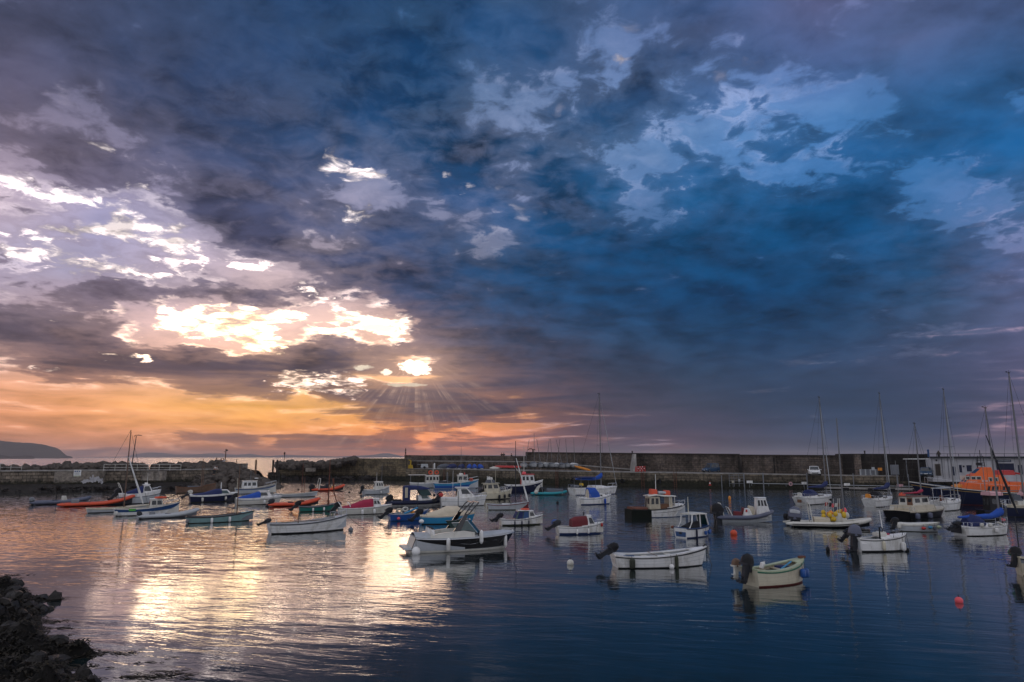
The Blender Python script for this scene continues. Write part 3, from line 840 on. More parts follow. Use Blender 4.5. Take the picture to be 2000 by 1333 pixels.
# pier head at the harbour mouth: rubble tumbling down to the water
def spx(px, Y, z): 
    return Vector((PXY(px, Y)[0], Y, z))
head = []
for i in range(520):
    px = rg.uniform(372, 545); Y = rg.uniform(113, 124)
    # outline of the heap: crest falls from z~4.3 at px 440 to 0.4 at px 540
    crest = 3.6 + .6 * math.exp(-((px - 440) / 40) ** 2) if px < 455 else 4.0 - (px - 455) / 90 * 3.7
    f = rg.random() ** .6; z = crest * f
    Yv = 113 + (Y - 113) * .2 + 7.5 * f
    head.append((PXY(px, Yv)[0], Yv, max(z - .3, -.1)))
rock_pile('pier_head_rocks', head, 'rock', label=None, kind='stuff', size=(.5, 1.1), seed=8)
hb = MB(); rows = []
for k, f in enumerate((0, .3, .6, .85, 1.0, 1.0, .3)):
    row = []
    for i in range(24):
        px = 365 + 175 * i / 23
        crest = 3.4 + .5 * math.exp(-((px - 440) / 40) ** 2) if px < 455 else 3.7 - (px - 455) / 90 * 3.7
        Y = 114 + 7.5 * min(f, 1) + (3 if k == 5 else 0) + (9 if k == 6 else 0)
        row.append(Vector((PXY(px, Y)[0], Y, max(crest * f - .4, -.6) - (.3 if k == 0 else 0))))
    rows.append(row)
hb.loft(rows, 'rock', closed=False, caps=False); tag(hb.build('pier_head_bank', smooth=30), kind='structure')
# concrete landing on the pier head
def block(name, px0, px1, Y, z0, z1, depth, m, label, cat, top=None, parent=None):
    a, b = PXY(px0, Y), PXY(px1, Y)
    return wall_obj(name, [a, b], z0, z1, depth, m, top or m, label=label, cat=cat, parent=parent)
block('concrete_block', 406, 464, 122, 2.0, 4.05, 5, 'concrete', 'low concrete block on the crest of the left pier head', 'block')
block('concrete_ramp', 280, 322, 108.8, 1.6, 3.0, 1.0, 'concrete', 'pale concrete slab let into the breakwater below the railing', 'slab')

# ------------------------------------------------------------------ right-hand pier and quay
pr = [(539, 936.5), (600, 937), (680, 937), (760, 938.5), (800, 939)]
pw = [P(a, b) for a, b in pr]
zt1 = [zat(904, pw[0][1]), zat(903, pw[1][1]), zat(899, pw[2][1]) , zat(895.8, pw[3][1]), zat(896, pw[4][1])]
east = wall_obj('pier_wall', pw[:2] + [P(640, 937)], -1, [zt1[0], zt1[1], zat(903, 157)], 9, 'block_wall', 'deck_stone', label='weathered block wall at the right side of the harbour mouth', cat='pier')
east2 = wall_obj('pier_wall', [P(640, 936.9), P(690, 937), P(760, 938.5), P(792, 939)], -1, [zat(900, 157), zat(895.8, 157), zat(895.8, 152), zat(896, 150)], 9, 'block_wall', 'deck_stone', label='brown block pier rising behind the far orange inflatable boat', cat='pier')
cells = []
for i in range(240):
    px = rg.uniform(545, 695); Y = rg.uniform(158, 168); base = zat(909, 160) + max(0, (px - 630) / 65) * 1.1
    cells.append((PXY(px, Y)[0], Y, base + rg.uniform(-.5, .45)))
rock_pile('mole_rocks', cells, 'rock', kind='stuff', size=(.5, 1.2), seed=9)
cells = [(PXY(px, 156)[0], P(min(max(px, 545), 790), 937.6)[1] - rg.uniform(.2, 1.6), rg.uniform(-.1, .6)) for px in [rg.uniform(545, 800) for _ in range(160)]]
rock_pile('pier_foot_rocks', cells, 'rock_dark', kind='stuff', size=(.3, .8), seed=10)
block('concrete_hut', 598, 612, 154, 2.0, zat(914.5, 154), 2.5, 'concrete', 'small pale concrete hut standing out from the block pier', 'hut')

# quay: front face follows the water; deck behind; back wall
QF = [(792, 939.5), (860, 941), (950, 944.5), (1080, 947.5), (1200, 950), (1400, 953.5), (1680, 957.5), (1860, 960), (2080, 963), (2500, 968)]
qf = [P(a, b) for a, b in QF]
QZ = [2.6, 2.6, 2.55, 2.5, 2.45, 2.35, 2.2, 2.15, 2.1, 2.1]
quay_face = wall_obj('quay', qf, -1.0, QZ, 60, 'quay_face', 'deck_stone', back=(.25, 1), label='long stone quay with a wide deck along the back of the harbour', cat='quay')
# pale kerb along the quay edge
kb = empty('quay_kerb', (qf[4][0], qf[4][1], 0), 0, 'pale stone kerb along the edge of the long quay', 'kerb')
mbk = MB()
for i in range(1, len(qf) - 1):
    a, b = rel(qf, kb)[i], rel(qf, kb)[i + 1]; za, zb_ = QZ[i], QZ[i + 1]
    mbk.add([(a[0], a[1] + .02, za - .02), (b[0], b[1] + .02, zb_ - .02), (b[0], b[1] + .5, zb_ - .02), (a[0], a[1] + .5, za - .02),
             (a[0], a[1] + .02, za + .16), (b[0], b[1] + .02, zb_ + .16), (b[0], b[1] + .5, zb_ + .16), (a[0], a[1] + .5, za + .16)],
            [(0, 3, 2, 1), (4, 5, 6, 7), (0, 1, 5, 4), (1, 2, 6, 5), (2, 3, 7, 6), (3, 0, 4, 7)], 'edge_stone')
mbk.build('kerb_stone', kb, smooth=0)
# back wall: stretches of differing height
def deckz(px):
    for (a, _), (b, _), u, v in zip(QF, QF[1:], QZ, QZ[1:]):
        if px <= b: return u + (v - u) * max(0, (px - a)) / (b - a)
    return QZ[-1]
BWL = [(790, 172), (860, 168), (950, 160), (1030, 153), (1240, 139), (1400, 131), (1460, 128), (1580, 122), (1676, 117)]
bwp = [PXY(a, Y) for a, Y in BWL]
w1 = wall_obj('harbour_wall', bwp[:4], 1.5, [zat(889.3, 172), zat(890, 168), zat(890.5, 160), zat(891.3, 153)], 2.5, 'harbour_wall', 'deck_stone', label='low dark back wall above the boat park', cat='wall')
w2 = wall_obj('harbour_wall', [PXY(1027, 153)] + [PXY(1445, 129)], 1.5, [zat(885, 153), zat(889, 129)], 2.5, 'harbour_wall', 'deck_stone', label='tall stone harbour wall behind the moored yacht with blue sail cover', cat='wall')
w3 = wall_obj('harbour_wall', [PXY(1445, 129.4), PXY(1676, 117)], 1.5, [zat(890.3, 129), zat(891.8, 117)], 2.5, 'harbour_wall', 'deck_stone', label='stretch of stone harbour wall behind the white parked car', cat='wall')
# thin coping stones on the tall wall
for px0, Y0, py0, px1, Y1, py1, lab in ((1027, 152.7, 885, 1445, 128.7, 889, 'thin dark coping along the tall harbour wall'), (1446, 129.1, 890.3, 1676, 116.7, 891.8, 'thin dark coping behind the white parked car')):
    a, b = PXY(px0, Y0), PXY(px1, Y1); za, zb_ = zat(py0, Y0), zat(py1, Y1); mb = MB()
    mb.add([(a[0], a[1], za), (b[0], b[1], zb_), (b[0], b[1] + 3, zb_), (a[0], a[1] + 3, za), (a[0], a[1], za + .2), (b[0], b[1], zb_ + .2), (b[0], b[1] + 3, zb_ + .2), (a[0], a[1] + 3, za + .2)],
           [(0, 3, 2, 1), (4, 5, 6, 7), (0, 1, 5, 4), (1, 2, 6, 5), (2, 3, 7, 6), (3, 0, 4, 7)], 'darkwood')
    tag(mb.build('wall_coping', smooth=0), lab, 'coping')
# raised walkway sloping down along the back wall
def slab(name, px0, Y0, px1, Y1, z0, z1, th, depth, m, label, cat):
    a, b = PXY(px0, Y0), PXY(px1, Y1); mb = MB()
    mb.add([(a[0], a[1], z0 - th), (b[0], b[1], z1 - th), (b[0], b[1] + depth, z1 - th), (a[0], a[1] + depth, z0 - th), (a[0], a[1], z0), (b[0], b[1], z1), (b[0], b[1] + depth, z1), (a[0], a[1] + depth, z0)],
           [(0, 3, 2, 1), (4, 5, 6, 7), (0, 1, 5, 4), (1, 2, 6, 5), (2, 3, 7, 6), (3, 0, 4, 7)], m)
    return tag(mb.build(name, smooth=0), label, cat)
wk = empty('walkway', (PXY(900, 160)[0], 160, 0), 0, 'raised walkway running along the wall above the boat park', 'walkway')
a0, a1 = PXY(800, 166), PXY(1050, 149)
for nm, pts, zz in (('retaining_wall', [a0, a1], [zat(900.5, 166), zat(902.5, 149)]),):
    wall_obj(nm, rel(pts, wk), 2.0, zz, 3.0, 'harbour_wall', 'deck_stone', parent=wk)
a2 = PXY(1235, 138.2)
wall_obj('ramp_wall', rel([a1, a2], wk), [2.0, 2.0], [zat(902.5, 149), 2.75], 3.0, 'harbour_wall', 'deck_stone', parent=wk)
mb = MB()
for (p, q, z0, z1) in ((a0, a1, zat(900.5, 166), zat(902.5, 149)), (a1, a2, zat(902.5, 149), 2.75)):
    p_, q_ = rel([p, q], wk)
    mb.add([(p_[0], p_[1] - .05, z0 - .1), (q_[0], q_[1] - .05, z1 - .1), (q_[0], q_[1] + .3, z1 - .1), (p_[0], p_[1] + .3, z0 - .1), (p_[0], p_[1] - .05, z0 + .12), (q_[0], q_[1] - .05, z1 + .12), (q_[0], q_[1] + .3, z1 + .12), (p_[0], p_[1] + .3, z0 + .12)],
           [(0, 3, 2, 1), (4, 5, 6, 7), (0, 1, 5, 4), (1, 2, 6, 5), (2, 3, 7, 6), (3, 0, 4, 7)], 'edge_stone')
mb.build('kerb', wk, smooth=0)
# buttress
bt = PXY(1237, 137.5); mb = MB(); zt = zat(887, 138)
mb.add([(bt[0] - .6, bt[1] - 1.5, 2.3), (bt[0] + .35, bt[1] - 1.5, 2.3), (bt[0] + .35, bt[1] + 1.6, 2.3), (bt[0] - .6, bt[1] + 1.6, 2.3), (bt[0] + .05, bt[1] - .3, zt), (bt[0] + .5, bt[1] - .3, zt), (bt[0] + .5, bt[1] + 1.6, zt), (bt[0] + .05, bt[1] + 1.6, zt)],
       [(0, 3, 2, 1), (4, 5, 6, 7), (0, 1, 5, 4), (1, 2, 6, 5), (2, 3, 7, 6), (3, 0, 4, 7)], 'edge_stone')
tag(mb.build('buttress', smooth=0), 'pale sloping stone buttress against the tall harbour wall', 'buttress')
for px, lab in ((1322, 'faint pilaster halfway along the tall harbour wall'), (1356, 'faint pilaster right of the wall middle'), (1444, 'stone pilaster where the harbour wall steps down'), (1512, 'narrow pilaster left of the white parked car'), (1655, 'narrow pilaster at the right end of the harbour wall')):
    Y = 153 + (129 - 153) * (px - 1027) / 418 if px < 1445 else 129.4 + (117 - 129.4) * (px - 1445) / 231
    a = PXY(px, Y); top = zat(885 + 4 * (px - 1027) / 418 if px < 1445 else 891.5, Y) - .3
    mb = MB(); mb.box((a[0], a[1] - .05, (2.2 + top) / 2), (.55, .5, top - 2.2), 'harbour_wall'); mb.f and tag(mb.build('pilaster', smooth=0), lab, 'pilaster')
# recessed shelter with a tall dark wall
sh = wall_obj('shelter_wall', [PXY(1676, 113), PXY(1815, 107)], 1.5, [zat(886.6, 113), zat(887.2, 107)], 8, 'dark_render', 'darkwood', label='tall dark shelter wall left of the white building', cat='shelter')
block('shelter_pier', 1673, 1681, 112.2, 2.0, zat(887.5, 112.2), 1.0, 'harbour_wall', 'stone pier at the left corner of the dark shelter', 'pier')
# ------------------------------------------------------------------ boat building
class Boat:
    def __init__(s, kind, label, cat, x0, x1, ywl, yaw, ratio=.36, F=.5, bow=.45, stern=.08, tr=.72, p=2.3, rake=.07, draft=.25, L=None, group=None, flare=.10, bflare=.45, trk=.06, kz=.78):
        pxc = (x0 + x1) / 2; g = at_z(pxc, ywl, 0); az = math.atan2(g.x, g.y); yr = R(yaw)
        W = (x1 - x0) / FPX * g.y * math.cos(az)
        if L is None: L = W / (abs(math.cos(yr)) + ratio * tr * abs(math.sin(yr)))
        s.L, s.B, s.F = L, L * ratio, F
        off = s.B / 2 * abs(math.cos(yr)) * .9 + L / 2 * abs(math.sin(yr)) * .9
        d = Vector((g.x, g.y, 0)).normalized()
        loc = g + d * off
        # keep the picture centre when pushed back
        loc.x = (pxc - 1000) / FPX * (at_z(pxc, ywl, 0).y * 0 + 1) * 0 + at_y(pxc, ywl, loc.y).x
        s.Y = loc.y; s.head = yr - az; s.kz = kz
        s.bow, s.stern, s.tr, s.p, s.rake, s.draft, s.flare, s.bflare, s.trk = bow, stern, tr, p, rake * L, draft, flare, bflare, trk
        s.root = empty(kind, (loc.x, loc.y, 0), s.head, label, cat, group); s.root.scale = (1, 1, kz)
        print('BOAT %-22s L=%.1f Y=%.0f' % (kind, L, loc.y))
    def px_x(s, px, y=0.0):
        # local x (along the keel) of the point on the centreline seen at picture column px
        o = s.root.location; c, sn = math.cos(s.head), math.sin(s.head); k = (at_y(px, 900, 1.0).x)
        # (o.x + x c) = k (o.y + x sn)
        return (k * o.y - o.x) / (c - k * sn)
    def zpx(s, px, py): return at_y(px, py, s.Y).z / s.kz
    def X(s, t): return -s.L / 2 + s.L * t
    def w(s, t):
        tm = .42
        if t < tm: k = s.tr + (1 - s.tr) * math.sin(math.pi / 2 * t / tm)
        else: k = max(1 - ((t - tm) / (1 - tm)) ** s.p, 0) ** .85
        return s.B / 2 * max(k, .012)
    def zs(s, t): return s.F + s.bow * max(0, (t - .25) / .75) ** 2 + s.stern * max(0, (.3 - t) / .3) ** 2
    def wz(s, t, z):
        fl = s.flare + (s.bflare - s.flare) * t ** 3
        return s.w(t) * (1 - fl * (1 - min(z / s.zs(t), 1)))
    def hull(s, bands, boot='antifoul_black', boot_z=.07, transom=None, n=20, name='hull'):
        # bands: [(fraction of height down to which, material)]
        mb = MB(); rows = [1.0] + [b[0] for b in bands]; rows[-1] = 0; mats = [b[1] for b in bands] + [boot, boot, boot]
        rings = []
        for i in range(n + 1):
            t = i / n; t = 1 - (1 - t) ** 1.25; zt = s.zs(t); prof = []
            for k, r in enumerate(rows):
                z = r * zt if k < len(rows) - 1 else boot_z
                prof.append((s.wz(t, z), z))
            w0 = s.wz(t, 0)
            kz = -s.draft * (1 - .75 * max(0, (t - .6) / .4) ** 2)
            prof += [(w0 * .98, 0 + boot_z * .2), (w0 * .72, kz * .6), (w0 * .05, kz)]
            ring = []
            for side in (1, -1):
                seq = prof if side == 1 else list(reversed(prof))
                for wy, z in seq:
                    q = 1 - min(max(z, kz) / zt, 1)
                    x = s.X(t) - s.rake * q * max(0, (t - .55) / .45) ** 2 + s.trk * s.L * .5 * q * max(0, 1 - t * 6)
                    ring.append(Vector((x, side * wy, z)))
            rings.append(ring)
        m = len(prof); nn = 2 * m
        def mrow(i, j):
            jj = j if j < m else nn - 2 - j
            return mats[min(jj, len(mats) - 1)]
        mb.loft(rings, None, closed=False, caps=False, mrow=mrow)
        mb.f.append(tuple(range(nn))); mb.m.append(mb.mi(transom or bands[-1][1]))
        e = n * nn; mb.f.append(tuple(e + j for j in reversed(range(nn)))); mb.m.append(mb.mi(bands[0][1]))
        s.hullobj = mb.build(name, s.root, smooth=50); return s
    def interior(s, m='offwhite', t0=.0, t1=1.0, g=.07, sole=.14, gun=None, rail=None, rr=.03):
        n = 18; mb = MB(); rings = []
        for i in range(n + 1):
            t = t0 + (t1 - t0) * (.012 + .975 * i / n); w = max(s.w(t) - g, .02); z = s.zs(t) - .01
            zb = min(sole, z - .05); wb = w * .82
            rings.append([Vector((s.X(t), y, zz)) for y, zz in ((w, z), (w * .93, (z + zb) / 2), (wb, zb), (-wb, zb), (-w * .93, (z + zb) / 2), (-w, z))])
        mb.loft(rings, m, closed=False, caps=False)
        # thickness of the end walls
        mb.f.append(tuple(range(6))); mb.m.append(mb.mi(m)); k = n * 6; mb.f.append(tuple(k + j for j in range(6))); mb.m.append(mb.mi(m))
        mb.build('interior', s.root, smooth=45)
        mb = MB()
        for side in (1, -1):
            rings = []
            for i in range(n + 1):
                t = .0 + 1.0 * i / n; w = s.w(t); wi = max(w - g * 1.3, .0); z = s.zs(t)
                rings.append([Vector((s.X(t), side * a, zz)) for a, zz in ((w + .012, z - .035), (w + .012, z + .02), (wi, z + .02), (wi, z - .035))])
            mb.loft(rings, gun or m, closed=True, caps=True)
        t = 0.0; w = s.w(0); mb.box((s.X(0) + .04, 0, s.zs(0) - .005), (.10, 2 * w - .02, .07), gun or m)
        mb.build('gunwale', s.root, smooth=40)
        if rail: s.rail(rail, rr)
        return s
    def rail(s, m, r=.03, zf=-.07, n=18, name='rub_rail'):
        mb = MB()
        for side in (1, -1):
            mb.tube([Vector((s.X(i / n), side * (s.wz(i / n, s.zs(i / n) + zf) + r * .6), s.zs(i / n) + zf)) for i in range(n + 1)], r, m, n=5)
        mb.build(name, s.root); return s
    def stripe(s, f, m, r=.025, t0=0, t1=1, n=14, name='stripe'):
        mb = MB()
        for side in (1, -1):
            mb.tube([Vector((s.X(t) - s.rake * (1 - f) * max(0, (t - .55) / .45) ** 2, side * (s.wz(t, s.zs(t) * f) + r * .1), s.zs(t) * f)) for t in [t0 + (t1 - t0) * i / n for i in range(n + 1)]], r, m, n=4)
        mb.build(name, s.root); return s
    def deck(s, t0, t1, m='white', camber=.07, dz=.012, name='foredeck', n=8, drop=0.0):
        mb = MB(); rings = []
        for i in range(n + 1):
            t = t0 + (t1 - t0) * i / n; w = max(s.w(t) - .03, .01); z = s.zs(t) + dz - drop
            rings.append([Vector((s.X(t), w * a, z + camber * (1 - a * a) * min(w * 2, 1))) for a in (1, .6, .2, -.2, -.6, -1)])
        low = [[Vector((v.x, v.y, v.z - .05)) for v in r] for r in rings]
        full = [a + list(reversed(b)) for a, b in zip(rings, low)]
        mb.loft(full, m, closed=True, caps=True); mb.build(name, s.root, smooth=30); return s
    def thwart(s, t, m='wood', dz=.18, wd=.22):
        mb = MB(); w = s.w(t) - .08; mb.box((s.X(t), 0, max(s.zs(t) - dz, .2)), (wd, 2 * w, .04), m); mb.build('thwart', s.root, smooth=0); return s
    def fender(s, t, m='white', side=-1, ln=.45, r=.09, z=None, ball=False):
        mb = MB(); w = s.wz(t, s.zs(t) * .6) + r; zc = z if z is not None else max(s.zs(t) * .42, .12)
        c = Vector((s.X(t) - (s.rake * .4 if t > .85 else 0), side * w, zc))
        if ball: mb.ball(c, (r, r, r * 1.1), m, 10, 8)
        else: mb.tube([c + Vector((0, 0, k * ln)) for k in (-.5, -.42, -.3, .3, .42, .5)], [r * .3, r * .8, r, r, r * .8, r * .25], m, n=8)
        mb.tube([c + Vector((0, 0, ln * .45 if not ball else r)), Vector((c.x, side * (s.w(t) + .02), s.zs(t) + .03))], .012, 'rope', n=4)
        mb.build('fender', s.root); return s
    def outboard(s, m='black', sc_=1.0, tilt=0, dy=0.0, dx=0.0, dz=0.0, stripe=None, lower='darkgrey', prop=True):
        M = Matrix.Rotation(R(tilt), 4, 'Y'); o = Vector((s.X(0) - .03 * sc_ + dx, dy, s.zs(0) + .06 + dz))
        def tf(p): return (M @ Vector((p[0] * sc_, p[1] * sc_, p[2] * sc_))) + o
        def put(mb): mb.v = [tuple(tf(v)) for v in mb.v]; return mb
        leg = MB(); leg.box((-.13, 0, -.30), (.20, .15, .75), lower, taper=(1.3, 1.3)); leg.box((-.17, 0, -.66), (.30, .03, .26), lower, shear=(.05, 0))
        leg.box((-.20, 0, -.46), (.36, .20, .03), lower); leg.tube([(-.36, 0, -.68), (-.28, 0, -.68), (-.02, 0, -.68), (.05, 0, -.68)], [.03, .06, .055, .01], lower, n=8)
        leg.box((-.0, 0, -.08), (.12, .24, .34), lower)
        lo = put(leg).build('outboard_motor', s.root, smooth=30)
        cw = MB(); cw.arch([(-.38, .12, .26, .10), (-.34, .06, .44, .145), (-.18, .02, .56, .165), (.02, .05, .50, .155), (.12, .10, .30, .10)], m, n=8, e=3.0)
        cw.box((-.16, 0, .07), (.46, .32, .10), lower)
        if stripe: cw.arch([(-.345, .28, .40, .152), (-.18, .28, .44, .172), (.03, .28, .40, .16)], stripe, n=8, e=6)
        put(cw).build('cowl', lo, smooth=45)
        if prop:
            pr = MB()
            for k in range(3):
                a = 2.0944 * k; q = Matrix.Rotation(a, 4, 'X')
                pr.quad([q @ Vector(v) for v in ((-.385, -.03, .0), (-.40, -.09, .13), (-.37, .05, .14), (-.36, .03, 0))], 'darkgrey', .012)
            pr.tube([(-.43, 0, 0), (-.35, 0, 0)], .035, 'darkgrey', n=6)
            pr.v = [(v[0], v[1], v[2] - .68) for v in pr.v]
            put(pr).build('propeller', lo, smooth=0)
        return s
    def frustum(s, x0, x1, w, z0, h, sf, sa, tw, m, wins=(), roof=None, name='cabin', over=.08, wf=None, roofth=.05, camber=.05, rooflift=0):
        # aft end x0, fore end x1; sf and sa: how far the front and the back lean in
        wf_ = w if wf is None else wf
        b = [Vector((x0, -w, z0)), Vector((x1, -wf_, z0)), Vector((x1, wf_, z0)), Vector((x0, w, z0))]
        t = [Vector((x0 + sa, -w * tw, z0 + h)), Vector((x1 - sf, -wf_ * tw, z0 + h)), Vector((x1 - sf, wf_ * tw, z0 + h)), Vector((x0 + sa, w * tw, z0 + h))]
        mb = MB(); mb.add(b + t, [(3, 2, 1, 0), (4, 5, 6, 7), (0, 1, 5, 4), (1, 2, 6, 5), (2, 3, 7, 6), (3, 0, 4, 7)], m)
        co = mb.build(name, s.root, smooth=0)
        bv = co.modifiers.new('bevel', 'BEVEL'); bv.width = .03; bv.segments = 2; bv.limit_method = 'ANGLE'
        F = {'s': (0, 1), 'p': (2, 3), 'f': (1, 2), 'a': (3, 0)}
        for face, u0, u1, v0, v1, wm in wins:
            for fc in (('s', 'p') if face == 'b' else (face,)):
                i, j = F[fc]; uu0, uu1 = (u0, u1) if fc != 'p' else (1 - u1, 1 - u0)
                def q(u, v): return (b[i].lerp(b[j], u)).lerp(t[i].lerp(t[j], u), v)
                c = [q(uu0, v0), q(uu1, v0), q(uu1, v1), q(uu0, v1)]
                nr = (c[1] - c[0]).cross(c[3] - c[0]).normalized()
                wmb = MB(); c2 = [p + nr * .004 for p in c]; wmb.quad(c2, wm, .012); wmb.build('window', co, smooth=0)
        if roof:
            rb = MB(); n = 5; rings = []
            ww = w * tw + over * .6
            for xx in (x0 + sa - over, x0 + sa - over + .02, (x0 + x1) / 2, x1 - sf + over - .02, x1 - sf + over):
                e = roofth * .3 if xx in (x0 + sa - over, x1 - sf + over) else 0
                up = [Vector((xx, ww * a, z0 + h + rooflift + roofth - e + camber * (1 - a * a))) for a in (1, .8, .3, -.3, -.8, -1)]
                dn = [Vector((xx, ww * a, z0 + h + rooflift + .004 + e)) for a in (-1, -.8, -.3, .3, .8, 1)]
                rings.append(up + dn)
            rb.loft(rings, roof); rb.build('roof', s.root if name != 'cabin' else co, smooth=30)
        return co
    def arch(s, st, m, name, n=9, e=2.3, wins=(), parent=None, smooth=50):
        mb = MB(); mb.arch(st, m, n, e); return mb.build(name, parent or s.root, smooth=smooth)
    def mast(s, x, top, z0=None, r=.055, m='alloy', boom=None, boomz=1.0, cover=None, spread=(), stays=True, fore=None, aft=None, jib=None, vane=True, coverr=.16, standz=None, lean=0.0):
        z0 = z0 if z0 is not None else s.F; r = r * .78; mb = MB()
        hd = Vector((x + lean, 0, top))
        mb.tube([(x, 0, z0), (x + lean * .5, 0, (z0 + top) / 2), hd], [r, r * .95, r * .6], m, n=8)
        for f in spread:
            z = z0 + (top - z0) * f; wd = s.B * .28
            for q in (1, -1): mb.tube([(x + lean * f, 0, z), (x + lean * f - .12, q * wd, z + .05)], .022, m, n=4)
        mo = mb.build('mast', s.root)
        if vane:
            v = MB(); v.tube([(x + lean, 0, top), (x + lean, 0, top + .35)], .012, 'black', n=4); v.tube([(x + lean - .25, 0, top + .12), (x + lean + .22, 0, top + .16)], .015, 'black', n=4)
            v.box((x + lean - .2, 0, top + .14), (.14, .02, .12), 'black'); v.box((x + lean, 0, top + .02), (.14, .1, .1), 'black'); v.build('masthead_gear', mo)
        if stays:
            st = MB(); fx = fore if fore is not None else s.X(.98); ax = aft if aft is not None else s.X(0.01)
            sr = .008 + s.Y * .00006
            st.tube([(fx, 0, s.zs(.98)), hd - Vector((0, 0, .1))], sr, 'darkgrey', n=4)
            st.tube([(ax, 0, s.zs(0)), hd], sr, 'darkgrey', n=4)
            for q in (1, -1):
                if spread:
                    z = z0 + (top - z0) * spread[0]; st.tube([(x - .1, q * s.B * .44, s.zs(.5)), (x - .12 + lean * spread[0], q * s.B * .28, z + .05), hd - Vector((0, 0, .3))], sr * .8, 'darkgrey', n=4)
                else: st.tube([(x - .1, q * s.B * .44, s.zs(.5)), hd - Vector((0, 0, .4))], sr * .8, 'darkgrey', n=4)
            st.build('rigging', s.root, smooth=0)
        if boom:
            bm_ = MB(); bm_.tube([(x, 0, z0 + boomz), (x - boom, 0, z0 + boomz + .05)], .05, m, n=6); bo = bm_.build('boom', mo)
            if cover:
                cb = MB(); k = 9; rings = []
                for i in range(k):
                    u = i / (k - 1); rr = coverr * (1.5 - 1.0 * u) * (1 + .12 * math.sin(i * 2.3)); zz = z0 + boomz + .08 + rr * .3 + (.5 * math.exp(-((u) / .12) ** 2)) * coverr * 4
                    xx = x + .08 - (boom + .05) * u
                    rings.append([Vector((xx, rr * .75 * math.cos(6.283 * j / 8), zz - (.0 if j else 0) + (rr * (1.3 if u < .1 else 1)) * math.sin(6.283 * j / 8))) for j in range(8)])
                cb.loft(rings, cover); cb.build('sail_cover', bo, smooth=60)
        if jib:
            jb = MB(); fx = fore if fore is not None else s.X(.98); a = Vector((fx, 0, s.zs(.98) + .25)); bq = a.lerp(hd, .93)
            jb.tube([a, a.lerp(bq, .3), a.lerp(bq, .7), bq], [.025, .045, .035, .02], 'lightgrey', n=7); jb.build('furled_jib', s.root)
        return mo
    def pulpit(s, t0=.8, h=.55, m='steel', aft=False, r=.014):
        mb = MB(); rr = r + s.Y * .00012
        if not aft:
            ts = [t0, (t0 + 1) / 2, .985]
            for q in (1, -1):
                top = [Vector((s.X(t), q * max(s.w(t) - .06, .04), s.zs(t) + h)) for t in ts]
                mb.tube(top, rr, m, n=5)
                for t, p in zip(ts, top): mb.tube([Vector((p.x, p.y, s.zs(t))), p], rr, m, n=4)
        else:
            ts = [t0, t0 / 2, 0.01]
            for q in (1, -1):
                top = [Vector((s.X(t), q * (s.w(t) - .06), s.zs(t) + h)) for t in ts]; mb.tube(top, rr, m, n=5)
                for t, p in zip(ts, top): mb.tube([Vector((p.x, p.y, s.zs(t))), p], rr, m, n=4)
            mb.tube([Vector((s.X(.01), -(s.w(0) - .06), s.zs(0) + h)), Vector((s.X(.01), s.w(0) - .06, s.zs(0) + h))], rr, m, n=4)
        mb.build('pulpit_rail' if not aft else 'stern_rail', s.root); return s
    def lifelines(s, t0=.1, t1=.82, h=.55):
        mb = MB(); rr = .012 + s.Y * .0001
        for q in (1, -1):
            mb.tube([Vector((s.X(t0 + (t1 - t0) * i / 6), q * (s.w(t0 + (t1 - t0) * i / 6) - .06), s.zs(t0 + (t1 - t0) * i / 6) + h)) for i in range(7)], rr * .8, 'steel', n=4)
            for i in range(0, 7, 2):
                t = t0 + (t1 - t0) * i / 6; mb.tube([(s.X(t), q * (s.w(t) - .06), s.zs(t)), (s.X(t), q * (s.w(t) - .06), s.zs(t) + h)], rr, 'steel', n=4)
        mb.build('guard_rail', s.root); return s
    def ring_buoy(s, c, m='red', Rr=.30, r=.08, face='up'):
        mb = MB(); M = {'up': Matrix.Identity(3), 'side': Matrix.Rotation(R(90), 3, 'X'), 'fwd': Matrix.Rotation(R(90), 3, 'Y')}[face]
        mb.torus(c, Rr, r, m, M=M); mb.build('lifebuoy', s.root); return s
    def pole(s, c, h, r=.02, m='alloy', name='antenna', lean=(0, 0)):
        mb = MB(); c = Vector(c); rr = r + s.Y * .00006; mb.tube([c, c + Vector((lean[0], lean[1], h))], [rr, rr * .6], m, n=5); mb.build(name, s.root); return s
    def mooring(s, t=1.0, dx=1.6, m='rope', side=0.0, r=None):
        mb = MB(); a = Vector((s.X(t), side * s.w(min(t, .98)), s.zs(t))); b_ = Vector((s.X(t) + dx, side * 0.5, -.05)); rr = r or (.012 + s.Y * .0001)
        mb.tube([a, a.lerp(b_, .35) - Vector((0, 0, .12)), a.lerp(b_, .7) - Vector((0, 0, .12)), b_], rr, m, n=4); mb.build('mooring_rope', s.root); return s
    def rib(s, tube='slate', hullm='grey', r=None, floor='grey', rise=.35, stripe=None, cone=.25, r_end=None, zoff=0.0):
        r = r or s.B * .13; B = s.B / 2 - r; L = s.L; pts = []; rad = []
        zc = r * .95 + .06 + zoff
        def bowz(u): return zc + rise * max(0, (u - .45) / .55) ** 2
        n = 12; side = []
        for i in range(n + 1):
            u = i / n
            if u < .55: y = B
            else: y = B * math.sqrt(max(0, 1 - ((u - .55) / .45) ** 2.4))
            side.append(Vector((-L / 2 + (L - r) * u, y, bowz(u))))
        left = side; right = [Vector((v.x, -v.y, v.z)) for v in reversed(side[:-1])]
        path = [left[0] - Vector((cone, 0, 0))] + left + right + [right[-1] - Vector((cone, 0, 0))]
        rad = [r * .35] + [r] * (len(path) - 2) + [r * .35]
        mb = MB(); mb.tube(path, rad, tube, n=10); to = mb.build('tube', s.root, smooth=60)
